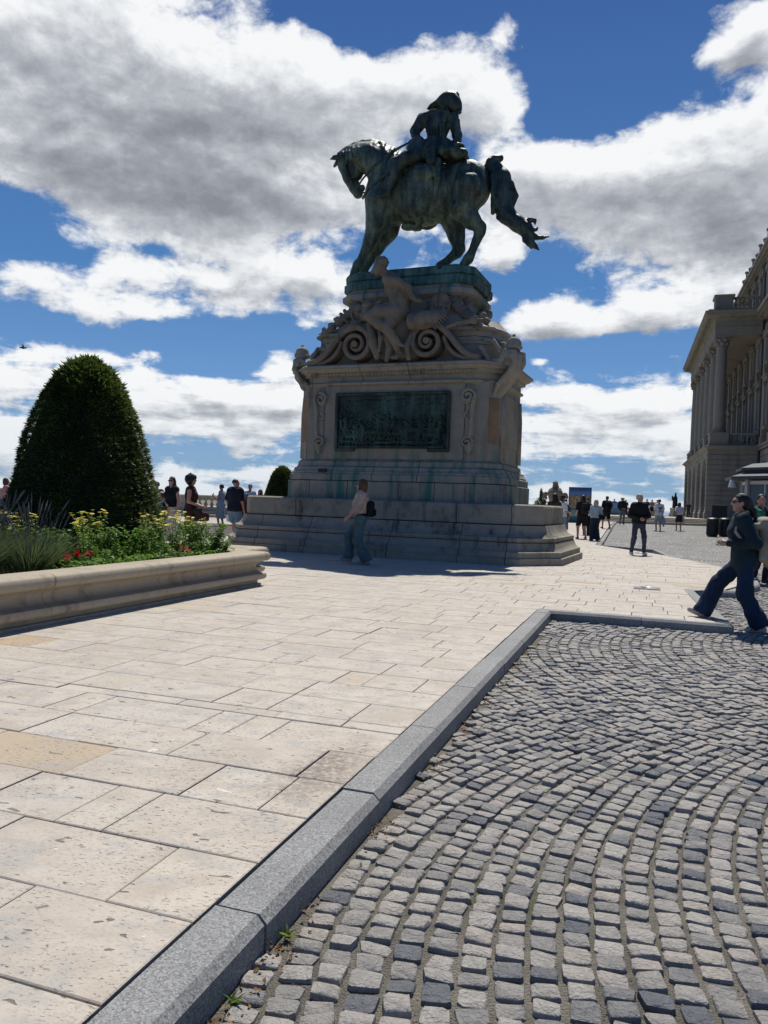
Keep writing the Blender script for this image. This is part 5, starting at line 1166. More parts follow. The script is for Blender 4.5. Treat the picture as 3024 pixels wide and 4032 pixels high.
# ---------------------------------------------------------------- glazed cafe pavilion
def build_kiosk():
    k = thing('glass_pavilion', 'small glazed cafe pavilion with a grey two-tier metal roof in front of the palace', 'pavilion', (24.0, 45.0, .18), R_(-17.5))
    n = 8; R = 2.9
    def ring(r, z): return [(r * math.cos(2 * math.pi * (i + .5) / n), r * math.sin(2 * math.pi * (i + .5) / n), z) for i in range(n)]
    mb = MB(); mb.loft([ring(3.95, 3.12), ring(3.95, 3.28), ring(3.2, 3.50), ring(3.15, 3.62), ring(3.35, 3.64), ring(3.35, 3.80), ring(2.7, 4.05), ring(.3, 4.35)]); mb.build('roof', M['zinc'], k)
    for i in range(n):
        a = 2 * math.pi * (i + .5) / n; mb = MB(); mb.box((R * math.cos(a), R * math.sin(a), 1.55), (.26, .26, 3.14), a); mb.build('post', plain('grey_white_paint', (.42, .43, .44), .5, .06), k)
        b = 2 * math.pi * (i + 1) / n; ap = R * math.cos(math.pi / n); w = 2 * R * math.sin(math.pi / n) - .3
        mb = MB(); mb.box((ap * math.cos(b), ap * math.sin(b), 1.75), (.03, w, 2.5), b); g = mb.build('glass_panel', M['glass'], k)
        mb = MB(); mb.box((ap * math.cos(b), ap * math.sin(b), .28), (.12, w, .5), b); mb.box((ap * math.cos(b), ap * math.sin(b), 2.95), (.12, w, .2), b); mb.box((ap * math.cos(b), ap * math.sin(b), 1.7), (.06, .06, 2.4), b); mb.build('panel_frame', M['white'], g)
    mb = MB(); mb.lathe((-3.55, -1.2, 2.65), [(.22, 0), (.14, .36), (.10, .44)], 12); mb.tube([(-3.55, -1.2, 3.08), (-3.45, -1.15, 3.2)], .04, 6); mb.build('hanging_lantern', M['white'], k)
    e = bpy.data.materials.new('heater_glow'); e.use_nodes = True; b = e.node_tree.nodes['Principled BSDF']; b.inputs['Base Color'].default_value = (.5, .08, .02, 1); b.inputs['Emission Color'].default_value = (1, .18, .03, 1); b.inputs['Emission Strength'].default_value = 2.5
    mb = MB(); mb.box((-1.10, -3.0, 2.55), (.35, .08, .10)); mb.build('heater_lamp', e, k)
build_kiosk()

# ---------------------------------------------------------------- balustrades at the edge of the terrace
def balustrade(name, label, a, b, zb, h, group=None, every=4.2, curve=None):
    L = math.hypot(b[0] - a[0], b[1] - a[1]); rz = math.atan2(b[1] - a[1], b[0] - a[0]); t = thing(name, label, 'balustrade', (*a, zb), rz, group)
    mb = MB(); mb.box((L / 2, 0, .02), (L, 1.5, .30), 0, 1, .03); mb.box((L / 2, .05, .25), (L, .95, .18), 0, 1, .03); mb.box((L / 2, .1, .42), (L, .55, .2), 0, 1, .03); mb.build('steps', M['balus'], t)
    mb = MB(); mb.box((L / 2, .1, h - .09), (L, .50, .18), 0, 1, .04); mb.box((L / 2, .1, h - .21), (L, .40, .08), 0, 1, .02); mb.build('rail', M['balus'], t)
    n = max(1, int(L / every)); p0 = None
    for i in range(n + 1):
        m = MB(); m.box((0, 0, (h - .26 + .5) / 2), (1.05, .44, h - .76), 0, 1, .02); m.box((0, 0, .58), (1.15, .54, .14), 0, 1, .02); p = m.build('pier', M['balus'], t) if p0 is None else p0.copy()
        if p0 is None: p0 = p
        else: link(p, t)
        p.location = (L * i / n, .1, 0)
    for i in range(n):
        m = MB(); x0, x1 = L * i / n + .55, L * (i + 1) / n - .55; baluster_row(m, (x0, .1), (x1, .1), .52, h - .25, int((x1 - x0) / .30), .105); m.build('balusters', M['balus'], t)
balustrade('terrace_balustrade', 'weathered pale stone balustrade at the terrace edge beyond the flower bed', (-33.0, 39.6), (3.0, 39.4), .17, 1.12)
balustrade('terrace_balustrade', 'low distant stone balustrade at the far end of the square beside the palace', (12.0, 92.0), (31.0, 88.0), .72, .95)

# far steps up to the end terrace
def far_steps():
    mb = MB()
    for i, (y, z) in enumerate(((61.5, .44), (62.6, .56), (63.8, .68), (65.0, .78))): mb.box((24, y + 15, z - .3), (44, 30, .6), 0, 1, .02)
    tag(mb.build('far_steps', M['balus']), kind='structure')
far_steps()

# ---------------------------------------------------------------- things around the far square
def bin_(x, y, label, r=.27, h=.86):
    t = thing('litter_bin', label, 'bin', (x, y, gz(x, y, True)), .3, 'black litter bins')
    mb = MB(); mb.lathe((0, 0, 0), [(r * .9, 0), (r * .92, .06), (r, .08), (r, h - .12), (r * 1.05, h - .1), (r * 1.05, h)], 18); 
    for k in range(18): a = 2 * math.pi * k / 18; mb.box((r * 1.02 * math.cos(a), r * 1.02 * math.sin(a), .40), (.02, .05, .62), a)
    mb.build('body', M['black'], t); mb = MB(); mb.lathe((0, 0, h), [(r * 1.08, 0), (r * 1.08, .04), (r * .8, .09), (.02, .11)], 18); mb.build('lid', M['black'], t)
bin_(16.75, 39.2, 'round black slatted bin standing alone at the edge of the cobbles'); bin_(17.55, 39.6, 'black slatted bin against the potted bush by the cafe')
def ledge():
    t = thing('low_platform', 'low dark wooden platform edge beside the cafe bushes', 'platform', (18.2, 36.4, gz(0, 36.4, True)), R_(-17.5))
    mb = MB(); mb.box((1.6, 0, .10), (5.4, 1.5, .20), 0, 1, .02); mb.build('base', M['dark'], t)
    for i in range(9): mb = MB(); mb.box((1.6, -.66 + i * .165, .215), (5.44, .15, .03), 0, 1, .006); mb.build('board', plain('grey_boards', (.25, .24, .22), .7, .2), t)
ledge()
def menu_board():
    t = thing('menu_board', 'dark upright menu board standing behind the bins', 'sign', (19.0, 43.6, .18), R_(-17.5))
    mb = MB(); mb.box((0, 0, .82), (.80, .06, 1.5), 0, 1, .01); mb.build('panel', M['black'], t); mb = MB(); mb.box((0, 0, .04), (.9, .45, .06), 0, 1, .01); mb.build('foot', M['dark'], t)
menu_board()
def billboard(x, y, w, h, rz, label, zoff=0.0, pic=0):
    t = thing('display_board', label, 'display board', (x, y, gz(x, y) + zoff), rz, 'outdoor display boards')
    mb = MB()
    for s in (-1, 1): mb.box((s * (w / 2 - .03), 0, h / 2), (.06, .08, h))
    mb.box((0, 0, h - .03), (w - .12, .08, .06)); mb.box((0, 0, .06), (w - .12, .2, .12)); mb.build('frame', plain('teal_frame', (.03, .13, .12), .5, .1), t)
    m, tt, b = mat_base('board_picture', .45, 0, .4); co = obj_co(tt); x_, y_, z_ = tt.sep(co)
    zz = tt.m('DIVIDE', z_, h)
    win = tt.noise(tt.mapping(co, scale=(6, 1, 5)), 1.4, 3.0); wall = tt.mix(tt.rng(win, .47, .56), (.20, .125, .075), (.42, .31, .20))
    arch = tt.vor(tt.mapping(co, scale=(5.2, 1, 3.4)), 1.0, 'F1', 0, .15); wall = tt.mix(tt.rng(arch, .22, .34, .8, 0), wall, (.05, .035, .03))
    sky = tt.mix(tt.rng(zz, .80, .97), (.10, .20, .42), (.02, .05, .22))
    if pic: sky = tt.mix(tt.rng(zz, .3, .9), (.35, .42, .48), (.10, .28, .60)); wall = tt.mix(.6, wall, (.10, .30, .55))
    c = tt.mix(tt.m('GREATER_THAN', tt.m('ADD', zz, tt.m('MULTIPLY', win, .05)), .80 if not pic else .55), wall, sky)
    if not pic: c = tt.mix(tt.m('LESS_THAN', zz, .40), c, (.02, .17, .16)); 
    tt.put(b.inputs['Base Color'], c)
    mb = MB(); mb.box((0, -.01, h / 2 + .03), (w - .12, .04, h - .18)); p = mb.build('picture_panel', m, t)
    mb = MB()
    for i, (ln, z) in enumerate(((.62, .33), (.80, .27), (.74, .23), (.50, .19))):
        if not pic: mb.box((-.5 * w + .12 + ln * w * .4, -.034, z * h), (ln * w * .8, .006, .014 * h))
    if not pic: mb.build('text_lines', M['white'], p)
billboard(12.75, 50.2, 1.45, 2.32, R_(-12), 'tall teal framed board showing a palace photo above a teal text band', 0.0, 0)
billboard(22.9, 75.5, 1.5, 1.25, R_(-14), 'small wide blue display board far behind the man in the dark jacket', .50, 1)
def crest_vase():
    t = thing('carved_stone_urn', 'carved stone crest ornament on a pillar rising behind the crowd', 'stone ornament', (9.0, 40.6, .2), R_(-18))
    mb = MB(); mb.moulded([(-.36, -.36), (.36, -.36), (.36, .36), (-.36, .36)], [(.1, 0), (.1, .2), (.0, .25), (0, .95), (.08, 1.0), (.12, 1.12), (0, 1.14)]); mb.build('pillar', M['balus'], t)
    pr = chain([(0, 0, 1.1), (0, 0, 1.35), (0, 0, 1.6), (0, 0, 1.78)], [.24, .20, .33, .40], .06) + chain([(-.5, 0, 1.78), (-.58, 0, 1.65), (-.45, 0, 1.55)], [.12, .10, .06], .04) + chain([(.5, 0, 1.78), (.58, 0, 1.65), (.45, 0, 1.55)], [.12, .10, .06], .04)
    pr += [ell((0, 0, 1.95), (.26, .22, .2), .05), ell((0, 0, 2.2), (.17, .17, .16), .04), ell((-.02, 0, 2.38), (.16, .15, .09), .03), ell((.18, 0, 2.0), (.15, .15, .12), .04), ell((-.2, 0, 2.0), (.15, .15, .12), .04), cone((0, 0, 2.4), (.0, 0, 2.5), .06, .03, .02)]
    sculpt('carved_crest', pr, .028, M['figure'], t, 1, noise=.010, nscale=14, seed=4)
crest_vase()
def madonna():
    t = thing('dark_statue', 'small dark statue of a standing robed figure holding a child, silhouetted beside the palace', 'statue', (35.2, 93.2, 1.0), 0.2)
    mb = MB(); mb.moulded([(-.4, -.4), (.4, -.4), (.4, .4), (-.4, .4)], [(.08, -.3), (.08, .2), (0, .25), (0, .75), (.06, .8), (0, .86)]); mb.build('plinth', M['balus'], t)
    pr = chain([(0, 0, .86), (0, 0, 1.5), (0, 0, 2.05), (.02, 0, 2.2)], [.33, .28, .25, .13], .08) + [ell((.03, 0, 2.42), (.12, .13, .16), .04), cone((.03, 0, 2.52), (.05, 0, 2.64), .11, .08, .03)]
    pr += chain([(-.15, 0, 2.0), (-.32, -.1, 1.75), (-.42, -.1, 1.8)], [.10, .09, .07], .04) + [ell((-.42, -.08, 1.98), (.11, .11, .2), .04), ell((-.44, -.08, 2.25), (.09, .09, .10), .03)]
    sculpt('robed_figure', pr, .035, M['black'], t, 1)
madonna()
def ground_lights():
    for i, (x, y, lab) in enumerate(((4.18, 12.1, 'round glass ground light set in a square steel plate, nearest the kerb'), (7.5, 22.4, 'round ground light set in the paving by the grey haired man'))):
        t = thing('ground_light', lab, 'ground light', (x, y, gz(x, y) + .002), SA, 'lights set in the paving')
        mb = MB(); mb.box((0, 0, .003), (.40, .40, .006)); mb.build('plate', plain('stone_plate', (.16, .15, .14), .6, .2), t)
        mb = MB(); mb.lathe((0, 0, .006), [(.165, 0), (.165, .008), (.14, .012), (.135, .008)], 28); mb.build('ring', M['steel'], t); mb = MB(); mb.lathe((0, 0, .008), [(.133, 0), (.10, .006), (.0, .008)], 28); mb.build('lens', M['glass'], t)
ground_lights()
def bird():
    t = thing('bird', 'tiny dark bird flying left of the large clipped yew', 'bird', (-19.0, 40.0, 8.6), .4)
    pr = chain([(-.16, 0, 0), (0, 0, 0), (.16, 0, .02)], [.03, .06, .03], .02) + chain([(0, 0, .02), (-.02, .2, .10), (-.1, .42, .04)], [.05, .03, .01], .02) + chain([(0, 0, .02), (-.02, -.2, .12), (-.1, -.42, .08)], [.05, .03, .01], .02)
    V, F = sdf_mesh(pr, .015); mesh_obj('body', V, F, M['black'], t, True)
bird()

# ---------------------------------------------------------------- stone planter
UPL = -5.03; VPL = 9.62
def build_planter():
    t = thing('stone_planter', 'long low raised flower bed with a rounded moulded stone rim', 'planter')
    H = .47
    out = [(UPL, -4.0), (UPL, VPL), (UPL - .52, VPL), (UPL - .52, VPL + .95), (-15.5, VPL + .95), (-15.5, -4.0)]
    poly = [uv2w(*p) for p in out]
    prof = [(.0, -.25), (.0, .03), (-.035, .035), (-.035, .075), (.03, .085), (.052, .11), (.055, .14), (.045, .165), (.01, .18), (-.015, .19), (-.045, .215), (-.06, .25), (-.055, .285), (-.03, .315), (.02, .335), (.065, .345), (.085, .365), (.092, .40), (.085, .435), (.06, .458), (.02, .468), (-.05, .470), (-.24, .466), (-.27, .455), (-.275, .33)]
    # split each straight into about 2.4 m stones with fine joints: subdivide the outline so the joints can be cut in the material
    mb = MB(); mb.moulded(poly, prof, caps=False); o = mb.build('wall', M['planter'], t); autosmooth(o, 40)
    # fine joints between the stones
    for v in (-1.2, 1.25, 3.7, 5.55, 7.3, 8.7):
        mb = MB(); ring = [(*uv2w(UPL + q + .0012, v), z) for q, z in prof[5:-1]]
        P = [Vector(p) for p in ring]; d = Vector((*SV, 0)) * .0025
        V = [tuple(p - d) for p in P] + [tuple(p + d) for p in P]; n = len(P); mb.add(V, [(i, i + 1, n + i + 1, n + i) for i in range(n - 1)])
        mb.build('joint', plain('joint_mortar', (.055, .048, .05), .95, .25, 20), t)
    inner = [uv2w(*p) for p in offset(out, -.26)]
    mb = MB(); mb.add([(*p, .39) for p in inner], [tuple(range(len(inner)))]); mb.build('soil', M['soil'], t)
build_planter()
def leaf_mesh(P, D, U, ln, wd, bend=.25):
    """many small bent leaves: P base, D direction, U face normal hint, arrays"""
    n = len(P); D = D / np.linalg.norm(D, axis=1, keepdims=True); S = np.cross(D, U); S /= np.maximum(np.linalg.norm(S, axis=1, keepdims=True), 1e-6); Nn = np.cross(S, D)
    ln = np.asarray(ln).reshape(-1, 1) * np.ones((n, 1)); wd = np.asarray(wd).reshape(-1, 1) * np.ones((n, 1))
    m = P + D * ln * .5 + Nn * ln * .06; e = P + D * ln - Nn * ln * bend
    V = np.stack([P, m + S * wd * .5, e, m - S * wd * .5], 1).reshape(-1, 3)
    F = np.arange(4 * n).reshape(n, 4); return V, F
def blades(P, D, ln, wd, seg=3, droop=.5, rng=RNG):
    n = len(P); D = D / np.linalg.norm(D, axis=1, keepdims=True); S = np.cross(D, rng.normal(size=(n, 3))); S /= np.linalg.norm(S, axis=1, keepdims=True)
    ln = np.asarray(ln).reshape(-1, 1) * np.ones((n, 1)); wd = np.asarray(wd).reshape(-1, 1) * np.ones((n, 1)); hd = D.copy(); hd[:, 2] = 0
    R = []
    for k in range(seg + 1):
        t = k / seg; c = P + D * ln * t + hd * ln * droop * t * t * .6 - np.array([0, 0, 1.0]) * ln * droop * .35 * t * t
        w = wd * (1 - t) ** .7 * .5 + .0004; R += [c - S * w, c + S * w]
    V = np.stack(R, 1).reshape(-1, 3); per = 2 * (seg + 1)
    f = np.array([(2 * k, 2 * k + 1, 2 * k + 3, 2 * k + 2) for k in range(seg)]); F = (f[None] + (np.arange(n) * per)[:, None, None]).reshape(-1, 4); return V, F

# ---------------------------------------------------------------- clipped yews
YEW = None
def yew_profile(t):       # t 0 foot .. 1 top: radius / height pairs of the clipped bell
    return np.interp(t, [0, .12, .30, .45, .60, .72, .82, .90, .95, .985, 1.0], [1.09, 1.07, .95, .85, .735, .635, .525, .39, .27, .13, .0])
def make_yew(loc, label, group, H=2.62, n=72000, copy=None):
    t = thing('clipped_yew', label, 'topiary', loc, random.uniform(0, 6), group)
    if copy:
        t.rotation_euler = (0, 0, 2.2)
        for c in copy.children: q = c.copy(); link(q, t)
        return t
    rng = np.random.default_rng(21)
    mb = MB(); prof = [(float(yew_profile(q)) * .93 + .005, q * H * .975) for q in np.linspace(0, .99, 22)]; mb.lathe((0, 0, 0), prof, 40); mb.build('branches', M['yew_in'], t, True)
    q = rng.uniform(0, 1, n); q = np.where(rng.uniform(0, 1, n) < .14, 1 - .22 * rng.uniform(0, 1, n) ** 1.5, q); a = rng.uniform(0, 2 * np.pi, n)
    # sprays sit in loose horizontal layers
    q = q + .006 * np.sin(q * 150 + 3 * np.sin(a * 3))
    q = np.clip(q, 0, .998); r = yew_profile(q); lump = 1 + .03 * np.sin(a * 3 + q * 5) * np.sin(q * 13 + a) + .022 * np.sin(a * 5 + q * 9) + .018 * np.sin(a * 11 - q * 23) + .012 * np.sin(a * 23 + q * 41)
    rr = r * lump * rng.uniform(.945, 1.0, n)
    dr = (yew_profile(np.clip(q + .01, 0, 1)) - yew_profile(np.clip(q - .01, 0, 1))) / (.02 * H); nr = 1 / np.sqrt(1 + dr ** 2); nz = -dr * nr
    N = np.stack([np.cos(a) * nr, np.sin(a) * nr, nz], 1); P = np.stack([rr * np.cos(a), rr * np.sin(a), q * H], 1)
    T = np.stack([-np.sin(a), np.cos(a), 0 * a], 1)
    D = N * rng.uniform(.35, 1.0, (n, 1)) + T * rng.normal(0, .75, (n, 1)) + np.array([0, 0, 1.0]) * rng.normal(.10, .28, (n, 1))
    U = np.array([0, 0, 1.0]) + rng.normal(0, .35, (n, 3))
    ln = rng.uniform(.03, .085, n); topm = q > .86; ln = np.where(topm & (rng.uniform(0, 1, n) < .12), ln * 1.5, ln)
    sh = rng.uniform(0, 1, n) < np.where(q > .80, .005, .001); ln = np.where(sh, rng.uniform(.10, .17, n), ln); D = np.where(sh[:, None], N + rng.normal(0, .25, (n, 3)) + np.array([0, 0, .5]), D)
    V, F = leaf_mesh(P, D, U, ln, ln * rng.uniform(.16, .34, n), .18); mesh_obj('foliage', V, F, M['yew'], t); return t
yw = make_yew((-4.12, 10.55, .38), 'tall dark bell-shaped clipped yew in the flower bed at left', 'clipped yews')
make_yew((-4.88, 36.6, .12), 'small looking clipped yew in the distance just left of the pedestal', 'clipped yews', copy=yw)

# ---------------------------------------------------------------- flower bed: each plant its own thing
def leafy(rng, n_st, h, spread, leaf, n_leaf, lean=.18):
    """stems and leaves of a bushy plant; returns tips"""
    mb = MB(); P = []; D = []; tips = []
    for i in range(n_st):
        a = rng.uniform(0, 6.28); r0 = spread * .35 * math.sqrt(rng.uniform()); l = rng.uniform(.2, 1) * lean; hh = h * rng.uniform(.72, 1.08)
        b = np.array([r0 * math.cos(a), r0 * math.sin(a), 0]); e = b + np.array([math.cos(a) * (l * hh + spread * .3), math.sin(a) * (l * hh + spread * .3), hh]); m = (b + e) / 2 + np.array([0, 0, .06 * hh])
        pts = [b, m * .5 + b * .5 + np.array([0, 0, hh * .03]), m, e * .5 + m * .5 + np.array([0, 0, .02 * hh]), e]; mb.tube(pts, [.006, .0055, .005, .004, .0025], 4); tips.append(e)
        k = n_leaf // n_st
        for j in range(k):
            t = rng.uniform(.08, 1) ** .8; p = (1 - t) ** 2 * b + 2 * t * (1 - t) * m + t * t * e; az = rng.uniform(0, 6.28)
            P.append(p); D.append([math.cos(az), math.sin(az), rng.uniform(-.15, .75)])
    P = np.array(P); D = np.array(D); n = len(P); ln = leaf * rng.uniform(.55, 1.15, n)
    return mb, leaf_mesh(P, D, np.array([0, 0, 1.0]) + rng.normal(0, .3, (n, 3)), ln, ln * rng.uniform(.28, .42, n), .28), tips
def flat_flower(mb, c, r, rng, n=9, tilt=.2):
    ax = rng.normal(0, tilt, 2); V = []; F = []
    for k in range(n):
        a = 2 * math.pi * k / n + rng.uniform(-.1, .1); b = .30
        for (q, s) in ((.1, 0), (.7, b), (1.0, .1), (1.0, -.1), (.7, -b)):
            x, y = r * q * math.cos(a + s / max(q, .3)), r * q * math.sin(a + s / max(q, .3)); V.append((c[0] + x, c[1] + y, c[2] + x * ax[0] + y * ax[1] + (q * .12 * r)))
        i = 5 * k; F.append((i, i + 4, i + 3, i + 2, i + 1))
    mb.add(V, F)
def flower_bed():
    rng = np.random.default_rng(33); protos = {}
    def place(kind, build, u, v, label, s=1.0, group=None, cat='plant'):
        key = (kind, int(rng.integers(0, 3))); x, y = uv2w(u, v)
        s *= (1.0 if kind == 'lavender_clump' else .80); t = thing(kind, label, cat, (x, y, .385), rng.uniform(0, 6.28), group); t.scale = (s, s, s)
        if key in protos:
            for c in protos[key].children:
                q = c.copy(); link(q, t)
        else: build(t); protos[key] = t
        return t
    def coreopsis(t):
        mb, (V, F), tips = leafy(rng, 12, .70, .26, .085, 150, .12); mb.build('stems', M['leaf'], t); mesh_obj('leaves', V, F, M['leaf2'], t)
        for e in tips:
            for k in range(int(rng.integers(1, 4))):
                fl = MB(); q = e + rng.normal(0, .030, 3) * np.array([1, 1, .5]) + np.array([0, 0, .015]); mm = (q + e * 3) / 4 - np.array([0, 0, .06])
                fl.tube([tuple(mm), tuple(q)], [.002, .003], 4); flat_flower(fl, q, rng.uniform(.028, .045), rng); fl.build('flower_head', M['yellow'], t)
    def bushy(t):
        mb, (V, F), tips = leafy(rng, 17, .54, .34, .105, 460, .16); mb.build('stems', M['leaf'], t); mesh_obj('leaves', V, F, M['leaf'], t)
        for e in tips[:7]: fl = MB(); fl.lathe(tuple(e), [(.004, 0), (.016, .008), (.014, .02), (.003, .026)], 6); fl.build('flower_bud', M['leaf2'], t)
    def redpl(t):
        mb, (V, F), tips = leafy(rng, 9, .17, .26, .09, 170, .3); mb.build('stems', M['leaf'], t); mesh_obj('leaves', V, F, M['leaf'], t)
        for e in tips[:3]:
            fl = MB()
            for k in range(9): flat_flower(fl, e + rng.normal(0, .018, 3) + np.array([0, 0, .02]), .026, rng, 7, .7)
            fl.build('flower_head', M['red'], t)
    def grassy(t):
        n = 700; a = rng.uniform(0, 6.28, n); r = .16 * np.sqrt(rng.uniform(0, 1, n)); P = np.stack([r * np.cos(a), r * np.sin(a), 0 * a], 1); l = rng.uniform(.1, .75, n)
        D = np.stack([np.cos(a) * l, np.sin(a) * l, np.ones(n)], 1); V, F = blades(P, D, rng.uniform(.25, .62, n), rng.uniform(.004, .009, n), 4, .55, rng); mesh_obj('blades', V, F, M['blade'], t)
        mb = MB()
        for i in range(20):
            a = rng.uniform(0, 6.28); l = rng.uniform(.05, .55); h = rng.uniform(.48, .80); e = np.array([math.cos(a) * l * h, math.sin(a) * l * h, h]); b = e * .02; m = e * .55 + np.array([0, 0, .07]); mb.tube([b, m, e * .8 + np.array([0, 0, .03]), e], [.002, .002, .0035, .001], 4); 
            mb.tube([e * .8 + np.array([0, 0, .03]), e * .9 + np.array([0, 0, .015]), e], [.0055, .0075, .002], 5)
        mb.build('flower_spikes', M['spike'], t)
    G1, G2, G3, G4 = 'yellow flowers in the stone bed', 'leafy green plants in the stone bed', 'red flowers along the bed rim', 'grey lavender clumps in the stone bed'
    # front row follows the rim, back rows towards the yew
    for (u, v, s) in ((-5.78, 6.95, 1.0), (-6.25, 7.6, 1.0), (-5.75, 8.05, .95), (-5.95, 8.75, 1.0), (-5.72, 9.05, .9), (-6.35, 6.6, .92), (-6.6, 6.0, .9), (-6.3, 8.9, .85), (-5.62, 8.45, .9), (-6.9, 6.9, .95)):
        place('yellow_flower_plant', coreopsis, u, v, 'flat-topped yellow flowers on thin leafy stems in the raised bed', s, G1)
    for (u, v, s) in ((-5.72, 7.5, .95), (-5.95, 7.25, .8), (-5.62, 9.15, 1.05), (-6.15, 8.35, .9), (-5.78, 8.5, .75), (-5.95, 9.3, .95), (-6.4, 7.15, .9), (-6.2, 6.95, .8), (-5.6, 6.95, .55), (-5.55, 8.0, .6), (-5.5, 8.8, .55), (-5.55, 9.35, .75), (-6.6, 7.7, .85), (-5.9, 6.5, .6), (-5.48, 9.3, .5)):
        place('leafy_plant', bushy, u, v, 'bushy green plant with pointed leaves in the raised bed', s, G2)
    for (u, v, s) in ((-5.52, 6.55, 1.1), (-5.75, 6.75, .8), (-5.50, 8.35, .9), (-5.62, 8.7, 1.0)):
        place('red_flower_plant', redpl, u, v, 'low plant with a dark red flower head near the stone rim', s, G3)
    for (u, v, s) in ((-5.75, 6.10, 1.0), (-6.05, 5.75, 1.05), (-6.3, 6.25, 1.05), (-5.85, 5.45, .95), (-6.6, 5.6, 1.1), (-6.2, 5.15, 1.0), (-6.95, 5.9, 1.1), (-6.85, 6.5, 1.0), (-7.2, 5.2, 1.05), (-5.95, 6.55, .8)):
        place('lavender_clump', grassy, u, v, 'clump of grey-green blades with dull purple lavender spikes', s, G4)
    # mown grass near the rim
    n = 26000; u = rng.uniform(-11, UPL - .30, n); v = rng.uniform(1.5, 6.35, n); keep = (u < -5.45) | (v < 6.0); u, v = u[keep], v[keep]; n = len(u)
    P = np.stack([u * SU[0] + v * SV[0], u * SU[1] + v * SV[1], np.full(n, .39)], 1); D = np.stack([rng.normal(0, .4, n), rng.normal(0, .4, n), np.ones(n)], 1)
    V, F = blades(P, D, rng.uniform(.04, .09, n), rng.uniform(.003, .006, n), 2, .5, rng); tag(mesh_obj('lawn_grass', V, F, M['lawn']), 'mown green grass inside the stone flower bed', 'grass', kind='stuff')
    # fill of low foliage under the flowers
    n = 5200; u = rng.uniform(-7.4, UPL - .30, n); v = rng.uniform(6.3, 9.5, n); P = np.stack([u * SU[0] + v * SV[0], u * SU[1] + v * SV[1], .39 + rng.uniform(0, .10, n)], 1); a = rng.uniform(0, 6.28, n)
    V, F = leaf_mesh(P, np.stack([np.cos(a), np.sin(a), rng.uniform(0, .9, n)], 1), np.array([0, 0, 1.0]) + rng.normal(0, .3, (n, 3)), rng.uniform(.05, .11, n), rng.uniform(.018, .036, n), .2); tag(mesh_obj('ground_cover', V, F, M['leaf']), 'low green ground cover between the flowers', 'ground cover', kind='stuff')
flower_bed()

# ---------------------------------------------------------------- bushes and a conifer farther off
def bush(x, y, z, w, h, n, label, mat, seed, pot=True):
    rng = np.random.default_rng(seed); t = thing('potted_bush' if pot else 'dark_conifer', label, 'bush' if pot else 'tree', (x, y, z), rng.uniform(0, 6))
    mb = MB()
    if pot: mb.lathe((0, 0, 0), [(w * .38, 0), (w * .46, .32), (w * .48, .34), (w * .48, .38)], 16); mb.build('pot', M['dark'], t, False); mb = MB()
    mb.tube([(0, 0, .1), (.02, 0, h * .4), (0, .03, h * .8)], [.04, .03, .01], 6)
    for k in range(7): a = k * .9; mb.tube([(0, 0, h * (.2 + .08 * k)), (w * .35 * math.cos(a), w * .35 * math.sin(a), h * (.35 + .08 * k))], [.02, .006], 5)
    mb.build('trunk', plain('bark', (.09, .065, .045), .9, .3), t)
    c = rng.normal(size=(38, 3)); c /= np.linalg.norm(c, axis=1, keepdims=True); c *= rng.uniform(.35, .95, (38, 1)); P = c[rng.integers(0, 38, n)] + rng.normal(0, .15, (n, 3))
    zz = P[:, 2] * .5 + .5; 
    if not pot: P[:, :2] *= np.clip(1.15 - zz, .08, 1)[:, None]
    P = P * np.array([w / 2, w / 2, h * .36]) + np.array([0, 0, h * .60]); D = rng.normal(size=(n, 3)) + np.array([0, 0, .3]); ln = rng.uniform(.05, .10, n)
    V, F = leaf_mesh(P, D, np.array([0, 0, 1.0]) + rng.normal(0, .4, (n, 3)), ln, ln * .5, .2); mesh_obj('crown', V, F, mat, t)
bush(18.05, 38.6, gz(0, 38.6, True), 1.0, 1.35, 2600, 'bright green leafy potted bush behind the walking woman in denim', M['leaf'], 1)
bush(19.1, 39.4, gz(0, 39.4, True), 1.2, 1.75, 2600, 'taller green potted bush against the cafe pavilion', M['leaf'], 2)
bush(20.4, 39.0, gz(0, 39.0, True), 1.3, 1.6, 2600, 'green potted bush partly behind the man in the green shirt', M['leaf2'], 3)
bush(9.35, 46.0, .25, 1.0, 2.15, 3000, 'dark pointed conifer beside the carved stone ornament', M['yew'], 4, False)

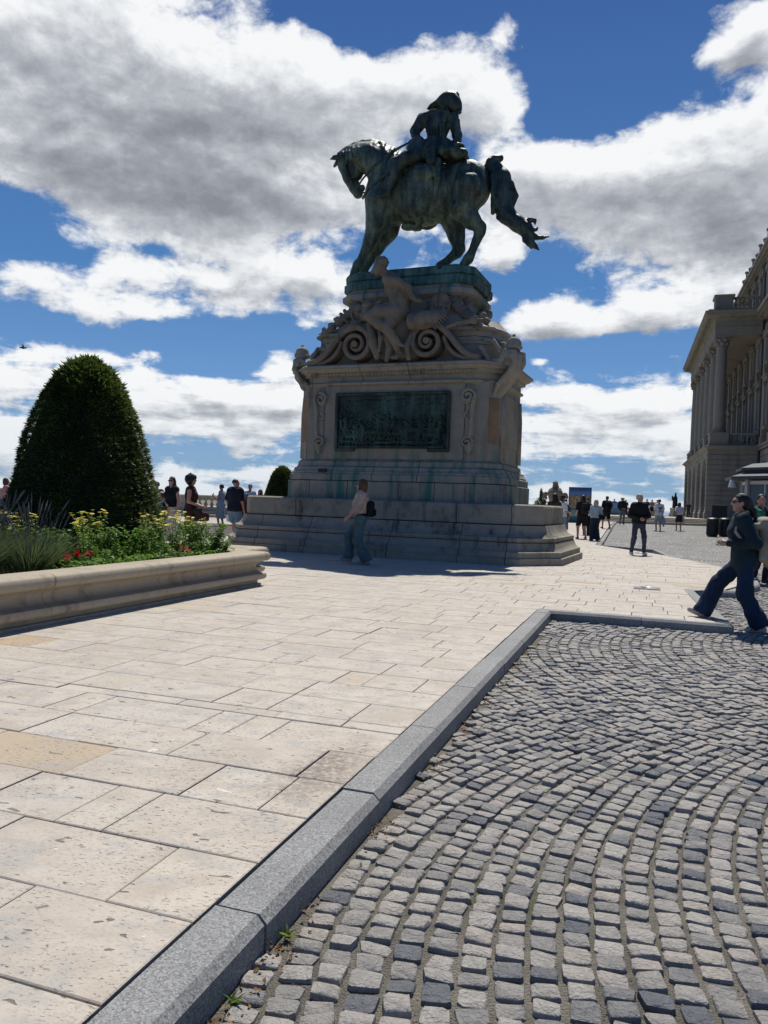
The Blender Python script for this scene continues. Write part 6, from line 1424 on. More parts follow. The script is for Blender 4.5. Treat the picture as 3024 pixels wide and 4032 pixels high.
# ---------------------------------------------------------------- dry leaves and weeds along the kerb
def kerb_litter():
    rng = np.random.default_rng(9); n = 420; v = rng.uniform(-.6, 7.2, n) + 1.2; cl = rng.choice([1.62, 2.02, 2.9, 3.7, 4.4, 5.0, 5.6, 6.3, 7.0], n); v = np.where(rng.uniform(0, 1, n) < .7, cl + rng.normal(0, .10, n), v)
    u = UK + .02 + np.abs(rng.normal(0, .045, n)); P = np.stack([u * SU[0] + v * SV[0], u * SU[1] + v * SV[1], np.full(n, CZ) + rng.uniform(-.006, .02, n)], 1); a = rng.uniform(0, 6.28, n)
    V, F = leaf_mesh(P, np.stack([np.cos(a), np.sin(a), rng.uniform(-.1, .5, n)], 1), np.array([0, 0, 1.0]) + rng.normal(0, .6, (n, 3)), rng.uniform(.008, .026, n), rng.uniform(.005, .014, n), .3); tag(mesh_obj('leaf_litter', V, F, M['dry']), 'brown dry leaf scraps lying along the foot of the granite kerb', 'leaf litter', kind='stuff')
    for (v, lab) in ((2.08, 'small green weed at the foot of the kerb nearest the camera'), (1.75, 'thin yellow-green weed sprouting beside dry leaves at the kerb'), (6.15, 'small weed at the inner corner of the kerb')):
        x, y = uv2w(UK + .03, v if v < 6 else VL - .08 + 0); t = thing('kerb_weed', lab, 'weed', (x, y, CZ - .005)); k = 16; a = rng.uniform(0, 6.28, k); V, F = blades(np.zeros((k, 3)) + rng.normal(0, .004, (k, 3)) * np.array([1, 1, 0]), np.stack([np.cos(a) * .7, np.sin(a) * .7, np.ones(k)], 1), rng.uniform(.02, .05, k), rng.uniform(.006, .012, k), 3, .6, rng); mesh_obj('blades', V, F, M['leaf2'], t)
kerb_litter()

# ---------------------------------------------------------------- people (local: +y forward, +x the person's right, metres for a 1.75 m adult)
def v3(*a): return np.array(a, float)
def ik(h, a, l1, l2, pole):
    d = a - h; L = np.linalg.norm(d); L = min(L, (l1 + l2) * .999); u = d / np.linalg.norm(d); x = (l1 * l1 - l2 * l2 + L * L) / (2 * L); y = math.sqrt(max(l1 * l1 - x * x, 0))
    p = pole - u * (pole @ u); p /= np.linalg.norm(p); return h + u * x + p * y
ARMS = {'down': ((.24, -.03, 1.14), (.25, .05, .90)), 'swingf': ((.22, .06, 1.15), (.22, .27, .97)), 'swingb': ((.23, -.17, 1.17), (.24, -.26, .93)), 'clasp': ((.27, .0, 1.14), (.05, .24, 1.06)),
        'bent': ((.24, -.05, 1.14), (.17, .24, 1.10)), 'phone': ((.22, .05, 1.15), (.06, .33, 1.27)), 'hip': ((.30, -.10, 1.16), (.19, .06, 1.02)), 'hold': ((.23, -.02, 1.14), (.16, .25, 1.02)), 'belly': ((.25, -.02, 1.13), (.0, .17, 1.05))}
def hand(w, e, side, r, curl=.35):
    d = w - e; d /= np.linalg.norm(d); s = np.cross(d, v3(side, .25, .2)); s /= np.linalg.norm(s); s = s if s[1] > 0 or abs(s[1]) < .2 else -s; n = np.cross(s, d) * (1 if np.cross(s, d)[0] * side < 0 else -1)
    c = w + d * .05; pr = [cone(w, c - s * .012, .026, .026, .015), cone(w, c + s * .016, .026, .026, .015), cone(w + d * .07 - s * .025, w + d * .07 + s * .028, .014, .014, .015)]
    for i, (o, ln) in enumerate(((-.030, .062), (-.010, .074), (.010, .080), (.030, .070))):
        b = w + d * .082 + s * o; m = b + d * ln * .5 + n * curl * .014; t = m + d * ln * .42 + n * curl * ln * .75
        pr += chain([b, m, t], [r, r * .95, r * .8], .006)
    b = w + d * .03 + s * .030; pr += chain([b, b + d * .035 + s * .022 + n * .012, b + d * .066 + s * .024 + n * .026], [r * 1.15, r, r * .85], .008); return pr
def person(pos, H, face, label, legs=((.06, 0), (-.06, 0)), arms=('down', 'down'), female=False, child=False, top=None, bot=None, hair=('short', (.02, .015, .012)), shoe=(.05, .05, .05), skin_c=(.38, .22, .155),
           head=(0, 0), glasses=False, h=.03, lift=(0, 0), z=0.0, group=None, lean=0.0, stout=0.0, feet_x=.10, pelvis_drop=None):
    s = H / 1.75; vox = h / s
    fr = max(.0088, vox * .62)
    drop = pelvis_drop if pelvis_drop is not None else .06 * (abs(legs[0][0] - legs[1][0]) / .6) ** 2
    zp = -drop
    T = lambda p: v3(p[0], p[1] + lean * max(0, p[2] - .95), p[2] + zp)
    fw = 1.0 if not female else .93
    sk = []
    wa = .135 * (1 + stout) * (.90 if female else 1)
    torso = [ell(T((0, -.005, .96)), (.165 * fw * (1.06 if female else 1) + .05 * stout, .118 + .06 * stout, .125), .06), ell(T((0, .008 + .05 * stout, 1.10)), (wa, .098 + .12 * stout, .15), .07), ell(T((0, 0, 1.29)), (.168 * fw + .02 * stout, .112 + .03 * stout, .175), .07)]
    torso += [cone(T((-.145 * fw, -.01, 1.425)), T((.145 * fw, -.01, 1.425)), .062, .062, .06)]
    if female: torso += [ell(T((.07, .085, 1.27)), (.06, .05, .06), .05), ell(T((-.07, .085, 1.27)), (.06, .05, .06), .05)]
    shr = [(T((sx * .175 * fw, -.01, 1.42))) for sx in (-1, 1)]
    hy, hp = R_(head[0]), R_(head[1])
    Hc = T((0, 0, 1.54))
    def HP(x, y, zz):
        q = v3(x, y, zz - 1.54); q = v3(q[0], q[1] * math.cos(hp) - q[2] * math.sin(hp), q[1] * math.sin(hp) + q[2] * math.cos(hp)); return Hc + v3(q[0] * math.cos(hy) - q[1] * math.sin(hy), q[0] * math.sin(hy) + q[1] * math.cos(hy), q[2])
    rm = rotm(head[1], 0, head[0])
    neck = [cone(T((0, -.015, 1.44)), HP(0, .0, 1.575), .058 - .006 * female, .052 - .006 * female, .03)]
    headp = [ell(HP(0, -.005, 1.665), (.074, .094, .092), .03, rm), ell(HP(0, .028, 1.605), (.058, .064, .072), .03, rm), ell(HP(0, .062, 1.555), (.028, .025, .022), .025, rm), cone(HP(0, .092, 1.655), HP(0, .112, 1.622), .010, .015, .012), ell(HP(0, .082, 1.583), (.024, .012, .010), .01, rm), ell(HP(0, .080, 1.680), (.055, .016, .012), .02, rm)]
    headp += [ell(HP(sx * .076, -.008, 1.632), (.011, .020, .031), .008, rm) for sx in (-1, 1)]
    if child: headp = [(p[0], p[1], p[2] * 1.22, p[3], 0, p[5]) if p[0] == 'e' else p for p in headp]
    armp = []; armlist = []
    for i, sx in enumerate((-1, 1)):
        a = arms[i]; e, w = (ARMS[a] if isinstance(a, str) else a); cur = .5
        e = T((e[0] * sx if isinstance(a, str) else e[0], e[1], e[2])); w = T((w[0] * sx if isinstance(a, str) else w[0], w[1], w[2]))
        armlist.append((shr[i], e, w)); armp += chain([shr[i], e, w], [.054, .041, .027], .03) + hand(w, e, sx, fr, cur)
    legp = []; leglist = []
    for i, sx in enumerate((-1, 1)):
        hpv = v3(sx * .09, 0, .92 + zp); fy, fx = legs[i]; lf = lift[i]; an = v3(sx * feet_x + fx, fy, .085 + lf)
        k = ik(hpv, an, .435, .42, v3(sx * .10, 1, 0)); leglist.append((hpv, k, an))
        legp += chain([hpv, k, an], [.088, .058, .040], .04); tip = lf * .5
        legp += [cone(an + v3(0, -.03, -.05), an + v3(0, .02, -.02), .035, .04, .02), cone(an + v3(0, .0, -.045), an + v3(sx * .02, .15, -.055 + tip), .038, .028, .02)]
    allp = torso + neck + headp + armp + legp
    V, F = sdf_mesh([p for p in allp], vox); V = relax(V, F, 1, .35)
    sc = mesh_obj('person', V, F, skin(skin_c), None, True); sc.location = (*pos, z); sc.rotation_euler = (0, 0, R_(face)); sc.scale = (s, s, s); tag(sc, label, 'person', group)
    def part(name, pr, mt, cuts=(), subs=(), noise=0.0, seed=0, nscale=14):
        V, F = sdf_mesh(pr, vox, cuts=cuts, subs=subs, noise=noise, seed=seed, nscale=nscale)
        if len(V): V = relax(V, F, 1, .4); return mesh_obj(name, V, F, mt, sc, True)
    g = max(.012, vox * .45); fold = .0065 if h < .02 else .003
    # bottoms
    if bot:
        kind, col = bot[0], bot[1]; pel = grow(torso[:1], g + .004)
        if kind in ('trousers', 'wide', 'jeans'):
            r = {'trousers': (.10, .078, .064), 'jeans': (.096, .070, .056), 'wide': (.108, .100, .118)}[kind]; pr = list(pel); hems = []
            for (a, k, c) in leglist:
                d = c - k; d /= np.linalg.norm(d); end = c + d * (.06 if kind == 'wide' else -.02); M3 = np.stack([np.cross(d, v3(0, 1, 0)), np.cross(np.cross(d, v3(0, 1, 0)), d), d], 1); M3 /= np.linalg.norm(M3, axis=0); hems.append(rbox(c + d * .165, (.2, .2, .14), .01, .01, M3)); pr += [cone(a, k, r[0], r[1], .06), cone(k, end, r[1], r[2], .03)]
            cz = min(l[2][2] for l in leglist) - (.05 if kind == 'wide' else .02); part('trousers', pr, cloth(col), [(v3(0, 0, 1.065 + zp), v3(0, 0, 1)), (v3(0, 0, cz), v3(0, 0, -1))], hems if kind == 'wide' else (), fold * (1.1 if kind == 'wide' else 1), 3)
        elif kind == 'shorts':
            pr = list(pel)
            for (a, k, c) in leglist: pr += [cone(a, a + (k - a) * .92, .106 + .02 * stout, .098, .06)]
            part('shorts', pr, cloth(col), [(v3(0, 0, 1.06 + zp), v3(0, 0, 1)), (v3(0, 0, .50 + zp + .04), v3(0, 0, -1))], (), fold, 3)
        elif kind in ('skirt', 'dress'):
            hem = bot[2]; wd = bot[3] if len(bot) > 3 else .17; pr = list(pel) + [ell(T((0, 0, .90)), (.185, .14, .14), .06)]
            n = 5
            for i in range(n): zz = .9 - (.9 - hem) * i / (n - 1); pr.append(ell(T((0, .0, zz)), (wd + .03 * i / n, .13 + .025 * i / n, .12), .06))
            part('skirt', pr, cloth(col), [(v3(0, 0, 1.07 + zp), v3(0, 0, 1)), (v3(0, 0, hem + zp), v3(0, 0, -1))], (), fold, 3)
    if top:
        kind, col, zb = top[0], top[1], top[2]; loose = top[3] if len(top) > 3 else .0
        pr = grow(torso, g + .010 + loose) + [ell(T((0, .008 + .05 * stout, 1.02)), (.15 + loose + .06 * stout, .115 + loose * .7 + .1 * stout, .16), .06)]
        if zb < .9: pr += [ell(T((0, 0, .88)), (.172 + loose, .128 + loose * .8, .15), .06)]
        if kind != 'none':
            for (a, e, w) in armlist:
                if kind == 'long': pr += [cone(a, e, .072 + loose * .6, .060 + loose * .6, .03), cone(e, e + (w - e) * .93, .060 + loose * .6, .044 + loose * .4, .03)]
                elif kind == 'mid': pr += [cone(a, e, .072 + loose * .6, .062 + loose * .6, .03), cone(e, e + (w - e) * .6, .062 + loose * .6, .056 + loose * .4, .03)]
                elif kind == 'short': pr += [cone(a, a + (e - a) * .72, .075 + loose * .5, .070 + loose * .6, .03)]
        cuts = [(T((0, 0, zb)), v3(0, 0, -1))]
        part('top', pr, cloth(col), cuts, [ell(T((0, .03, 1.50)), (.075, .09, .055), .01)] if kind != 'long' or female else (), fold, 5)
        if kind == 'long':
            part('collar', [cone(T((-.03, -.03, 1.475)), T((.03, -.03, 1.475)), .062, .062, .03), cone(T((-.035, .03, 1.455)), T((.035, .03, 1.455)), .042, .042, .02)], cloth(col), (), [cone(T((0, 0, 1.4)), HP(0, 0, 1.62), .045, .045)])
    # hair
    hk, hc = hair; hm = plain('hair', tuple(hc), .55, .35, 60.0, 0, .004)
    cs = 1.18 if child else 1.0
    cap_ = [ell(HP(0, -.016, 1.680), (.085 * cs, .100 * cs, .093 * cs), .02, rm)]; face_ = [ell(HP(0, .102, 1.612), (.070, .075, .083), .01, rm)]
    if hk == 'short': part('hair', cap_ + [ell(HP(0, -.05, 1.62), (.075, .06, .07), .03, rm)], hm, [(HP(0, 0, 1.60), v3(0, -.1, -1))], face_, .004, 2, 40)
    elif hk == 'buzz': part('hair', [ell(HP(0, -.012, 1.672), (.079, .097, .090), .02, rm)], hm, [(HP(0, 0, 1.635), v3(0, 0, -1))], face_)
    elif hk == 'bob': part('hair', cap_ + [ell(HP(0, -.035, 1.60), (.096, .085, .13), .04, rm), ell(HP(.07, .0, 1.57), (.03, .06, .10), .03, rm), ell(HP(-.07, .0, 1.57), (.03, .06, .10), .03, rm)], hm, [(HP(0, 0, 1.475), v3(0, 0, -1))], face_, .005, 2, 40)
    elif hk == 'long': part('hair', cap_ + [ell(HP(0, -.04, 1.58), (.092, .08, .14), .04, rm)] + chain([HP(0, -.07, 1.6), HP(0, -.11, 1.45), HP(0, -.12, 1.26)], [.08, .085, .055], .04), hm, (), face_, .006, 2, 40)
    elif hk == 'pony': part('hair', cap_ + [ell(HP(0, -.05, 1.63), (.08, .07, .09), .03, rm)] + chain([HP(0, -.10, 1.63), HP(.01, -.15, 1.53), HP(.03, -.18, 1.38), HP(.05, -.19, 1.26)], [.04, .038, .035, .015], .03), hm, (), face_, .004, 2, 40)
    elif hk == 'curly': part('hair', [ell(HP(0, -.02, 1.68), (.125, .125, .115), .02, rm), ell(HP(0, -.05, 1.61), (.12, .09, .09), .04, rm)], hm, (), [ell(HP(0, .12, 1.60), (.07, .09, .085), .01, rm)], .012, 2, 45)
    elif hk == 'cap':
        part('hair', cap_ + [ell(HP(0, -.05, 1.60), (.078, .06, .09), .03, rm)], hm, (), face_)
        part('cap', [ell(HP(0, -.005, 1.695), (.092, .106, .085), .02, rm), ell(HP(0, .115, 1.685), (.075, .085, .014), .02, rm)], cloth((.012, .012, .014)), [(HP(0, 0, 1.665), v3(0, 0, -1))])
    # shoes
    pr = []
    for i, (a, k, c) in enumerate(leglist):
        sx = (-1, 1)[i]; tip = lift[i] * .5; pr += [cone(c + v3(0, -.035, -.045), c + v3(0, .0, -.03), .044, .046, .02), cone(c + v3(0, .0, -.043), c + v3(sx * .02, .155, -.053 + tip), .046, .036, .02)]
    cz = min(l[2][2] for l in leglist) - .085
    part('shoes', pr, plain('shoe', tuple(shoe), .6, .1), [(v3(0, 0, cz + .002), v3(0, 0, -1)), (v3(0, 0, max(l[2][2] for l in leglist) + .06), v3(0, 0, 1))])
    if glasses or h < .016:
        mb = MB(); Mr = Matrix(rm.tolist())
        def bx(c, sz):
            m = MB(); m.box((0, 0, 0), sz, 0, 1, min(sz) * .3); VV = np.concatenate(m.V) @ np.array(rm).T + HP(*c); mb.add(VV, m.F)
        if glasses:
            for sx in (-1, 1): bx((sx * .033, .094, 1.652), (.056, .012, .036)); bx((sx * .072, .04, 1.658), (.006, .11, .010))
            bx((0, .10, 1.658), (.02, .008, .008)); mb.build('sunglasses', M['black'], sc)
        else:
            for sx in (-1, 1): mb = MB(); bx((sx * .032, .086, 1.652), (.024, .010, .010)); mb.build('eye', M['black'], sc)
    return dict(o=sc, s=s, T=T, HP=HP, legs=leglist, arms=armlist, part=part, vox=vox)
def carried(p, name, label, cat, pr, mt, h=.02, extra=None, **kw):
    o = p['o']; V, F = sdf_mesh(pr, h, **kw); V = relax(V, F, 1, .4); b = mesh_obj(name, V, F, mt, None, True); b.location = o.location; b.rotation_euler = o.rotation_euler; b.scale = o.scale; tag(b, label, cat)
    if extra:
        for nm, mb, m2 in extra: mb.build(nm, m2, b, True)
    return b
def straps(p, r=.012, w=2.2):
    mb = MB(); T = p['T']
    for sx in (-1, 1): mb.tube([T((sx * .09, -.13, 1.02)), T((sx * .17, -.02, 1.06)), T((sx * .145, .11, 1.22)), T((sx * .11, .085, 1.40)), T((sx * .10, -.01, 1.49)), T((sx * .09, -.13, 1.40))], r, 6, w)
    return mb
def backpack(p, label, col, sz=(.14, .075, .19), zc=1.22, yc=-.21, h=.018, strap=True, pocket=True):
    T = p['T']; pr = [rbox(T((0, yc, zc)), sz, .05, .02), ell(T((0, yc, zc + sz[2] * .8)), (sz[0] * .9, sz[1], .06), .03)]
    ex = []
    if pocket: m = MB(); c = T((0, yc - sz[1] - .012, zc - sz[2] * .4)); m.box(tuple(c), (sz[0] * 1.5, .05, sz[2] * .9), 0, 1, .02); ex.append(('pocket', m, cloth(tuple(q * .8 for q in col))))
    if strap: ex.append(('straps', straps(p), cloth(tuple(q * .8 for q in col))))
    return carried(p, 'backpack', label, 'backpack', pr, cloth(col), h, ex, noise=.003, nscale=12)

def people():
    blk, navy, jean, ljean, wht = (.010, .011, .013), (.012, .016, .026), (.035, .055, .09), (.16, .24, .32), (.62, .62, .62)
    # woman passing the plinth
    p = person((-.45, 14.95), 1.66, 83, 'woman in cream blouse and wide teal trousers walking past the pedestal plinth', ((-.16, .03), (.24, -.02)), (((-.24, .05, 1.16), (-.24, .21, .99)), 'down'), True, top=('mid', (.46, .34, .26), 1.06, .022), bot=('wide', (.075, .125, .135)), hair=('bob', (.10, .045, .02)), shoe=(.28, .25, .21), skin_c=(.46, .25, .18), glasses=True, h=.0135, lift=(0, .035))
    backpack(p, 'small black backpack on the woman in cream and teal', blk, (.115, .075, .155), 1.15, -.20, .014)
    # grey-haired man on the pale paving
    p = person((7.15, 21.55), 1.69, 180, 'grey haired man in black jacket and dark jeans standing on the pale paving', ((.05, -.06), (.02, .10)), ('clasp', 'clasp'), top=('long', blk, .90, .022), bot=('jeans', (.045, .062, .085)), hair=('short', (.36, .36, .35)), shoe=(.5, .5, .48), skin_c=(.40, .22, .15), head=(38, 0), h=.017)
    # woman in denim stepping over the kerb at the right edge
    p = person((4.10, 8.70), 1.56, 68, 'woman in dark denim stepping over the kerb at the right edge of the picture', ((-.20, .0), (.47, .04)), (((-.25, -.13, 1.14), (-.18, .19, 1.13)), 'swingb'), True, top=('long', (.014, .028, .038), .78, .022), bot=('wide', (.012, .028, .062)), hair=('pony', (.010, .009, .010)), shoe=(.42, .39, .33), skin_c=(.46, .27, .19), head=(8, 0), glasses=True, h=.0115, lift=(0, .11), z=CZ, pelvis_drop=.025, lean=.12)
    T = p['T']; m = MB(); m.tube([T((-.12, -.13, 1.30)), T((-.20, -.02, 1.10)), T((-.18, .09, 1.28)), T((-.13, .06, 1.42)), T((-.11, -.13, 1.45))], .016, 6, 2.0); m2 = MB(); m2.box(tuple(T((0, -.37, 1.06))), (.24, .06, .24), 0, 1, .025)
    carried(p, 'backpack', 'bulky khaki backpack worn by the woman in dark denim', 'backpack', [rbox(T((0, -.27, 1.17)), (.16, .10, .27), .06, .02), ell(T((0, -.26, 1.42)), (.15, .10, .06), .03), ell(T((-.13, -.14, 1.36)), (.05, .09, .04), .03)], cloth((.30, .27, .21)), .014, [('straps', m, cloth((.34, .31, .25))), ('pocket', m2, cloth((.26, .235, .18)))], noise=.004, nscale=12)
    sh = MB()
    a = p['legs'][1][2]; b_ = p['legs'][0][2]
    for c, t in ((a, .18), (b_, 0)):
        for k in range(3): sh.box((c[0] - .052 if c is b_ else c[0] - .05, c[1] + .04 + .03 * k, c[2] - .035 + t * (.25 + .18 * k) * .6), (.008, .012, .045))
    q = sh.build('shoe_stripes', plain('stripe_red', (.25, .02, .02), .6), p['o'])
    p = person((7.35, 15.0), 1.72, 205, 'man in an open green shirt over a black tee beside the cafe bushes', arms=('bent', 'down'), top=('short', blk, .92, .01), bot=('trousers', navy), hair=('short', (.02, .014, .01)), skin_c=(.42, .22, .16), head=(-40, 6), h=.017, z=CZ)
    T = p['T']
    pr = []
    for sx in (-1, 1): pr += [rbox(T((sx * .135, .01, 1.18)), (.085, .155, .28), .05, .03)]
    pr += [rbox(T((0, -.11, 1.18)), (.17, .04, .28), .03, .03), cone(T((-.16, -.01, 1.43)), T((.16, -.01, 1.43)), .078, .078, .04)]
    for (a, e, w) in p['arms']: pr += [cone(a, a + (e - a) * .85, .088, .085, .03)]
    p['part']('open_shirt', pr, cloth((.03, .16, .10)), [], [ell(T((0, .03, 1.50)), (.085, .10, .09), .01)])
    # left-hand group by the flower bed
    p = person((-4.27, 17.0), 1.67, 275, 'woman with black curls in a brown sleeveless dress carrying handbags', ((.08, 0), (-.05, 0)), ('hold', ((.21, -.02, 1.14), (.16, .24, 1.04))), True, top=('none', (.045, .016, .012), .95, .004), bot=('dress', (.045, .016, .012), .42, .165), hair=('curly', (.008, .007, .008)), skin_c=(.42, .24, .16), glasses=False, h=.017)
    T = p['T']; m = MB(); m.tube([T((.10, .24, .90)), T((.14, .26, 1.03)), T((.18, .28, .90))], .009, 6)
    carried(p, 'handbag', 'dark red handbag hanging from the arm of the woman in brown', 'handbag', [rbox(T((.14, .28, .80)), (.11, .16, .105), .05, .02)], cloth((.05, .018, .016)), .017, [('handle', m, M['black'])])
    m = MB(); m.tube([T((.20, .16, 1.0)), T((.19, .20, 1.08)), T((.16, .24, 1.0))], .008, 6)
    carried(p, 'handbag', 'small dark shoulder bag held in front of the woman in brown', 'handbag', [rbox(T((.18, .18, .93)), (.08, .10, .075), .04, .02)], cloth((.03, .022, .02)), .017, [('handle', m, M['black'])])
    p = person((-5.26, 19.0), 1.66, 150, 'woman in black top and cream trousers with sunglasses beside the curly haired child', ((.05, 0), (-.05, 0)), ('down', 'belly'), True, top=('none', blk, .98, .012), bot=('wide', (.50, .44, .36)), hair=('long', (.014, .010, .008)), skin_c=(.44, .26, .19), head=(22, 0), glasses=True, h=.018)
    T = p['T']; carried(p, 'black_jacket', 'black leather jacket draped over the arm of the woman in cream trousers', 'jacket', [ell(T((.14, .20, .98)), (.17, .10, .09), .04), ell(T((.20, .20, .82)), (.13, .09, .20), .05), cone(T((.08, .2, .95)), T((.06, .2, .72)), .08, .06, .04)], plain('black_leather', (.012, .013, .015), .35, .2), .018, noise=.010, nscale=14)
    p = person((-5.58, 19.2), 1.27, 170, 'child with curly hair, white tee and grey cardigan holding a hand', arms=('down', 'down'), child=True, top=('short', (.62, .60, .60), .95), bot=('trousers', (.50, .45, .38)), hair=('curly', (.06, .032, .02)), skin_c=(.44, .26, .18), h=.018)
    T = p['T']; pr = []
    for sx in (-1, 1): pr += [rbox(T((sx * .16, .0, 1.18)), (.06, .15, .27), .05, .03)]
    for (a, e, w) in p['arms']: pr += [cone(a, e, .085, .078, .03), cone(e, e + (w - e) * .8, .078, .06, .03)]
    p['part']('cardigan', pr + [rbox(T((0, -.12, 1.18)), (.16, .035, .27), .03, .03)], cloth((.13, .14, .14)))
    person((-7.4, 25.0), 1.63, 200, 'dark haired man in black tee and sunglasses behind the child', arms=('down', 'down'), top=('short', blk, .92), bot=('jeans', navy), skin_c=(.36, .20, .14), glasses=True, head=(-20, 0), h=.022)
    p = person((-4.05, 20.9), 1.71, 338, 'heavy man in navy polo and denim shorts by the corner of the plinth', ((.1, 0), (-.1, 0)), ('down', 'down'), top=('short', navy, .86, .03), bot=('shorts', (.13, .21, .30)), hair=('buzz', (.04, .03, .025)), skin_c=(.42, .22, .16), stout=.28, head=(-50, 0), h=.018, shoe=(.3, .3, .3))
    T = p['T']; m = MB(); m.tube([p['arms'][0][2] + v3(0, .03, -.06), p['arms'][0][2] + v3(0, .03, -.16)], .008, 5)
    carried(p, 'shopping_bag', 'small white and green plastic bag held by the heavy man in shorts', 'bag', [rbox(p['arms'][0][2] + v3(0, .04, -.24), (.05, .075, .10), .03, .02)], plain('white_plastic', (.6, .65, .6), .4, .2), .018, [('handle', m, M['white'])])
    p = person((-6.55, 31.0), 1.72, 72, 'woman in pale blue dress looking at a phone by the balustrade', ((.05, 0), (-.05, 0)), ('phone', 'phone'), True, top=('none', (.30, .38, .42), .95), bot=('dress', (.30, .38, .42), .35, .17), hair=('short', (.03, .02, .015)), skin_c=(.44, .25, .17), head=(0, -18), h=.024)
    T = p['T']; ph = MB(); ph.box(tuple(T((0, .40, 1.31))), (.075, .02, .15), 0, 1, .008); ob = ph.build('mobile_phone', M['black']); ob.location = p['o'].location; ob.rotation_euler = p['o'].rotation_euler; ob.scale = p['o'].scale; tag(ob, 'dark phone held up by the woman in the pale blue dress', 'phone')
    person((-6.2, 32.6), 1.70, 95, 'person in black trousers mostly hidden behind the heavy man', ((.15, 0), (-.1, 0)), top=('long', (.05, .05, .055), .92), bot=('trousers', blk), h=.026)
    person((-5.42, 31.0), 1.76, 190, 'man in a pale grey tee seen above the left end of the plinth', top=('short', (.50, .52, .54), .92), bot=('jeans', jean), skin_c=(.40, .21, .15), h=.024)
    person((-5.30, 33.0), 1.60, 230, 'dark haired person in black partly seen over the plinth beside the small yew', top=('short', blk, .9), bot=('jeans', navy), hair=('bob', (.012, .01, .01)), h=.026)
    person((-5.22, 32.2), 1.58, 150, 'auburn haired woman in a dark top next to the small distant yew', female=True, top=('short', (.02, .018, .02), .9), bot=('jeans', navy), hair=('bob', (.10, .03, .018)), h=.026)
    person((-5.34, 29.6), 1.37, 175, 'short child whose head just shows over the plinth top', female=True, child=True, top=('short', (.10, .03, .03), .9), bot=('jeans', navy), hair=('bob', (.015, .012, .012)), h=.026)
    person((-12.3, 25.0), 1.58, 300, 'person in a pink tee half hidden at the left edge behind the large yew', arms=('bent', 'down'), female=True, top=('short', (.42, .16, .16), .92), bot=('jeans', jean), hair=('bob', (.05, .025, .02)), h=.024)
    # right-hand crowd
    person((5.30, 24.0), 1.68, 20, 'woman with long dark hair and brown jacket just right of the plinth corner', female=True, top=('long', (.045, .03, .024), .9, .02), bot=('jeans', navy), hair=('long', (.016, .011, .010)), h=.022)
    p = person((6.72, 29.0), 1.72, 300, 'woman in a black cap and white tee pointing, pale jacket round her waist', arms=('down', 'bent'), female=True, top=('short', (.60, .60, .62), .95, .015), bot=('jeans', ljean), hair=('cap', (.02, .015, .012)), h=.022)
    T = p['T']; carried(p, 'white_jacket', 'white jacket tied at the waist of the woman in the black cap', 'jacket', [ell(T((0, -.10, .98)), (.19, .10, .07), .04), ell(T((.08, -.14, .80)), (.09, .05, .20), .05), ell(T((-.08, -.14, .78)), (.08, .05, .22), .05)], cloth((.58, .58, .58)), .022, noise=.008, nscale=14)
    p = person((7.75, 33.0), 1.64, 15, 'woman in a grey patterned dress holding a sun hat among the tour group', female=True, arms=('bent', 'down'), top=('short', (.06, .055, .06), .95), bot=('dress', (.13, .115, .115), .36, .175), hair=('long', (.03, .018, .014)), shoe=(.3, .26, .22), h=.022)
    p = person((8.15, 31.6), 1.80, 8, 'long haired man in black tee and shorts with a black backpack in the tour group', ((.04, -.05), (-.04, .05)), ('hold', 'hold'), top=('short', blk, .86, .02), bot=('shorts', blk), hair=('long', (.03, .018, .012)), shoe=(.02, .02, .02), h=.02)
    backpack(p, 'black backpack with a grey stripe on the long haired man', (.02, .021, .022), (.13, .08, .22), 1.22, -.21, .02)
    p = person((8.36, 30.4), 1.62, 15, 'blonde woman in pale blue denim jacket and dark jeans at the kerb', ((.05, 0), (-.06, 0)), ('bent', 'down'), True, top=('long', (.36, .43, .45), .98, .025), bot=('wide', (.014, .02, .034)), hair=('bob', (.45, .31, .14)), shoe=(.02, .02, .02), h=.019)
    T = p['T']; m = MB(); m.tube([T((.16, -.14, 1.12)), T((.06, -.15, 1.30)), T((-.02, -.11, 1.46))], .009, 6); carried(p, 'handbag', 'black shoulder bag slung behind the blonde woman', 'handbag', [rbox(T((.19, -.17, 1.02)), (.12, .06, .11), .04, .02)], cloth(blk), .019, [('strap', m, M['black'])])
    person((9.1, 34.5), 1.74, 150, 'person in a black cap and dark clothes facing the tour group', top=('short', blk, .9), bot=('trousers', blk), hair=('cap', (.02, .015, .012)), h=.024)
    p = person((12.15, 42.0), 1.80, 5, 'man in black shirt and black shorts walking away along the paving', ((.28, 0), (-.25, 0)), ('bent', 'bent'), top=('short', blk, .86, .03), bot=('shorts', blk), hair=('short', (.02, .016, .013)), shoe=(.015, .015, .015), h=.024, z=rise(42))
    backpack(p, 'black backpack on the man in black shorts walking away', blk, (.15, .08, .22), 1.24, -.22, .024)
    p = person((15.7, 50.8), 1.76, 185, 'bearded man in dark jacket and grey jeans facing the camera on the far cobbles', ((.04, 0), (-.03, 0)), ('belly', 'belly'), top=('long', (.02, .021, .026), .92, .03), bot=('jeans', (.17, .18, .19)), hair=('short', (.03, .02, .014)), shoe=(.08, .08, .09), h=.026, z=rise(50.8) + CZ + .08, head=(15, 0))
    p = person((15.5, 43.4), 1.78, 3, 'man in white printed tee and pale shorts walking away over the cobbles', ((-.05, -.04), (.06, .04)), ('swingf', 'down'), top=('short', wht, .88, .025), bot=('shorts', (.30, .36, .36)), hair=('short', (.05, .04, .03)), shoe=(.5, .48, .45), h=.022, z=gz(0, 43.4, True))
    T = p['T']; m = MB(); y = -.165
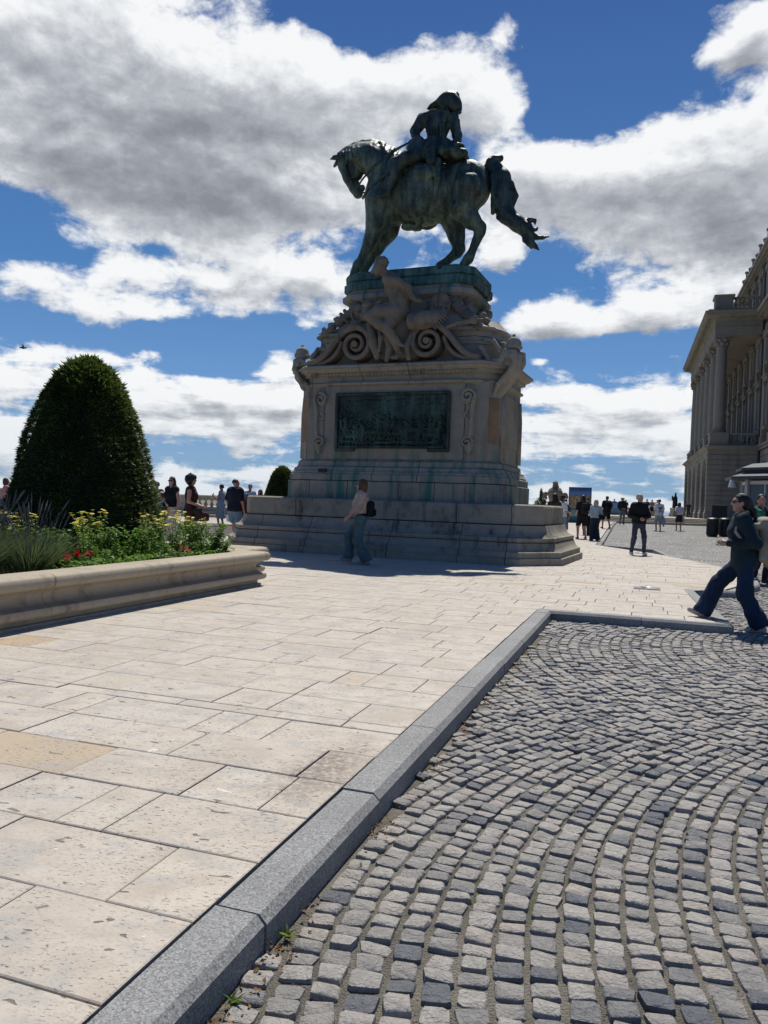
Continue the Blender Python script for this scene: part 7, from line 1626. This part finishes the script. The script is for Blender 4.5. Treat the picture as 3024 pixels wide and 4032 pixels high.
    for (cx, cz, w, hh) in ((0, 1.26, .15, .11), (-.11, 1.30, .03, .05), (.11, 1.30, .03, .05), (0, 1.13, .16, .025), (0, 1.09, .14, .025)): m.box(tuple(T((cx, y, cz))), (w, .012, hh), 0, 1, .004)
    m.build('shirt_print', plain('print_grey', (.06, .055, .05), .8), p['o'])
    m = None; carried(p, 'blue_jacket', 'light blue jacket hanging from the hand of the man in the white tee', 'jacket', [ell(p['arms'][1][2] + v3(.02, .02, -.12), (.07, .10, .10), .03), ell(p['arms'][1][2] + v3(.04, .02, -.30), (.12, .11, .20), .05), cone(p['arms'][1][2] + v3(.06, .02, -.4), p['arms'][1][2] + v3(.07, .03, -.62), .07, .05, .04)], cloth((.20, .33, .52)), .022, noise=.01, nscale=14)
    p = person((17.1, 44.6), 1.64, 355, 'woman in white tee and short dark skirt walking away over the cobbles', ((.10, 0), (-.10, 0)), ('swingb', 'down'), True, top=('short', (.60, .58, .62), .98, .01), bot=('skirt', (.03, .03, .035), .56, .185), hair=('bob', (.012, .010, .010)), shoe=(.45, .45, .45), skin_c=(.42, .24, .17), h=.022, z=gz(0, 44.6, True))
    carried(p, 'pale_jacket', 'pale jacket and dark bag carried low by the woman in the short skirt', 'jacket', [ell(p['arms'][1][2] + v3(.02, .0, -.08), (.08, .09, .12), .03), ell(p['arms'][1][2] + v3(.04, -.02, -.28), (.07, .08, .18), .05), ell(p['arms'][1][2] + v3(-.03, -.05, -.08), (.08, .07, .12), .02)], cloth((.42, .42, .45)), .022, noise=.01, nscale=14)
    # three friends and others on the far terrace
    far = .78
    person((27.3, 80.0), 1.76, 178, 'far man in black tee and cap, first of three on the end terrace', ((.05, 0), (-.05, 0)), top=('short', blk, .9), bot=('shorts', (.06, .05, .05)), hair=('cap', (.3, .28, .26)), h=.034, z=far)
    person((27.9, 80.2), 1.76, 182, 'far person in a dusty pink top, middle of three on the end terrace', arms=('bent', 'down'), top=('short', (.32, .20, .19), .95), bot=('shorts', navy), skin_c=(.42, .24, .17), h=.034, z=far)
    person((28.5, 80.4), 1.74, 170, 'far dark haired man in black, third of three on the end terrace', top=('short', blk, .9), bot=('trousers', blk), h=.034, z=far)
    for (x, y, hh, lab, c) in ((23.0, 74.0, 1.72, 'tiny far figure in dark clothes left of the blue display board', blk), (23.9, 80.0, 1.70, 'tiny far figure in grey above the blue display board', (.12, .11, .11)), (27.0, 86.0, 1.72, 'tiny far figure in navy right of the blue display board', navy), (7.4, 37.5, 1.42, 'tiny head showing over the right end of the plinth', blk), (33.2, 84.0, 1.7, 'tiny far person standing by the palace corner', (.05, .05, .05))):
        person((x, y), hh, 170, lab, top=('short', c, .9), bot=('trousers', c), h=.036, z=(rise(y) if y < 62 else far))
people()
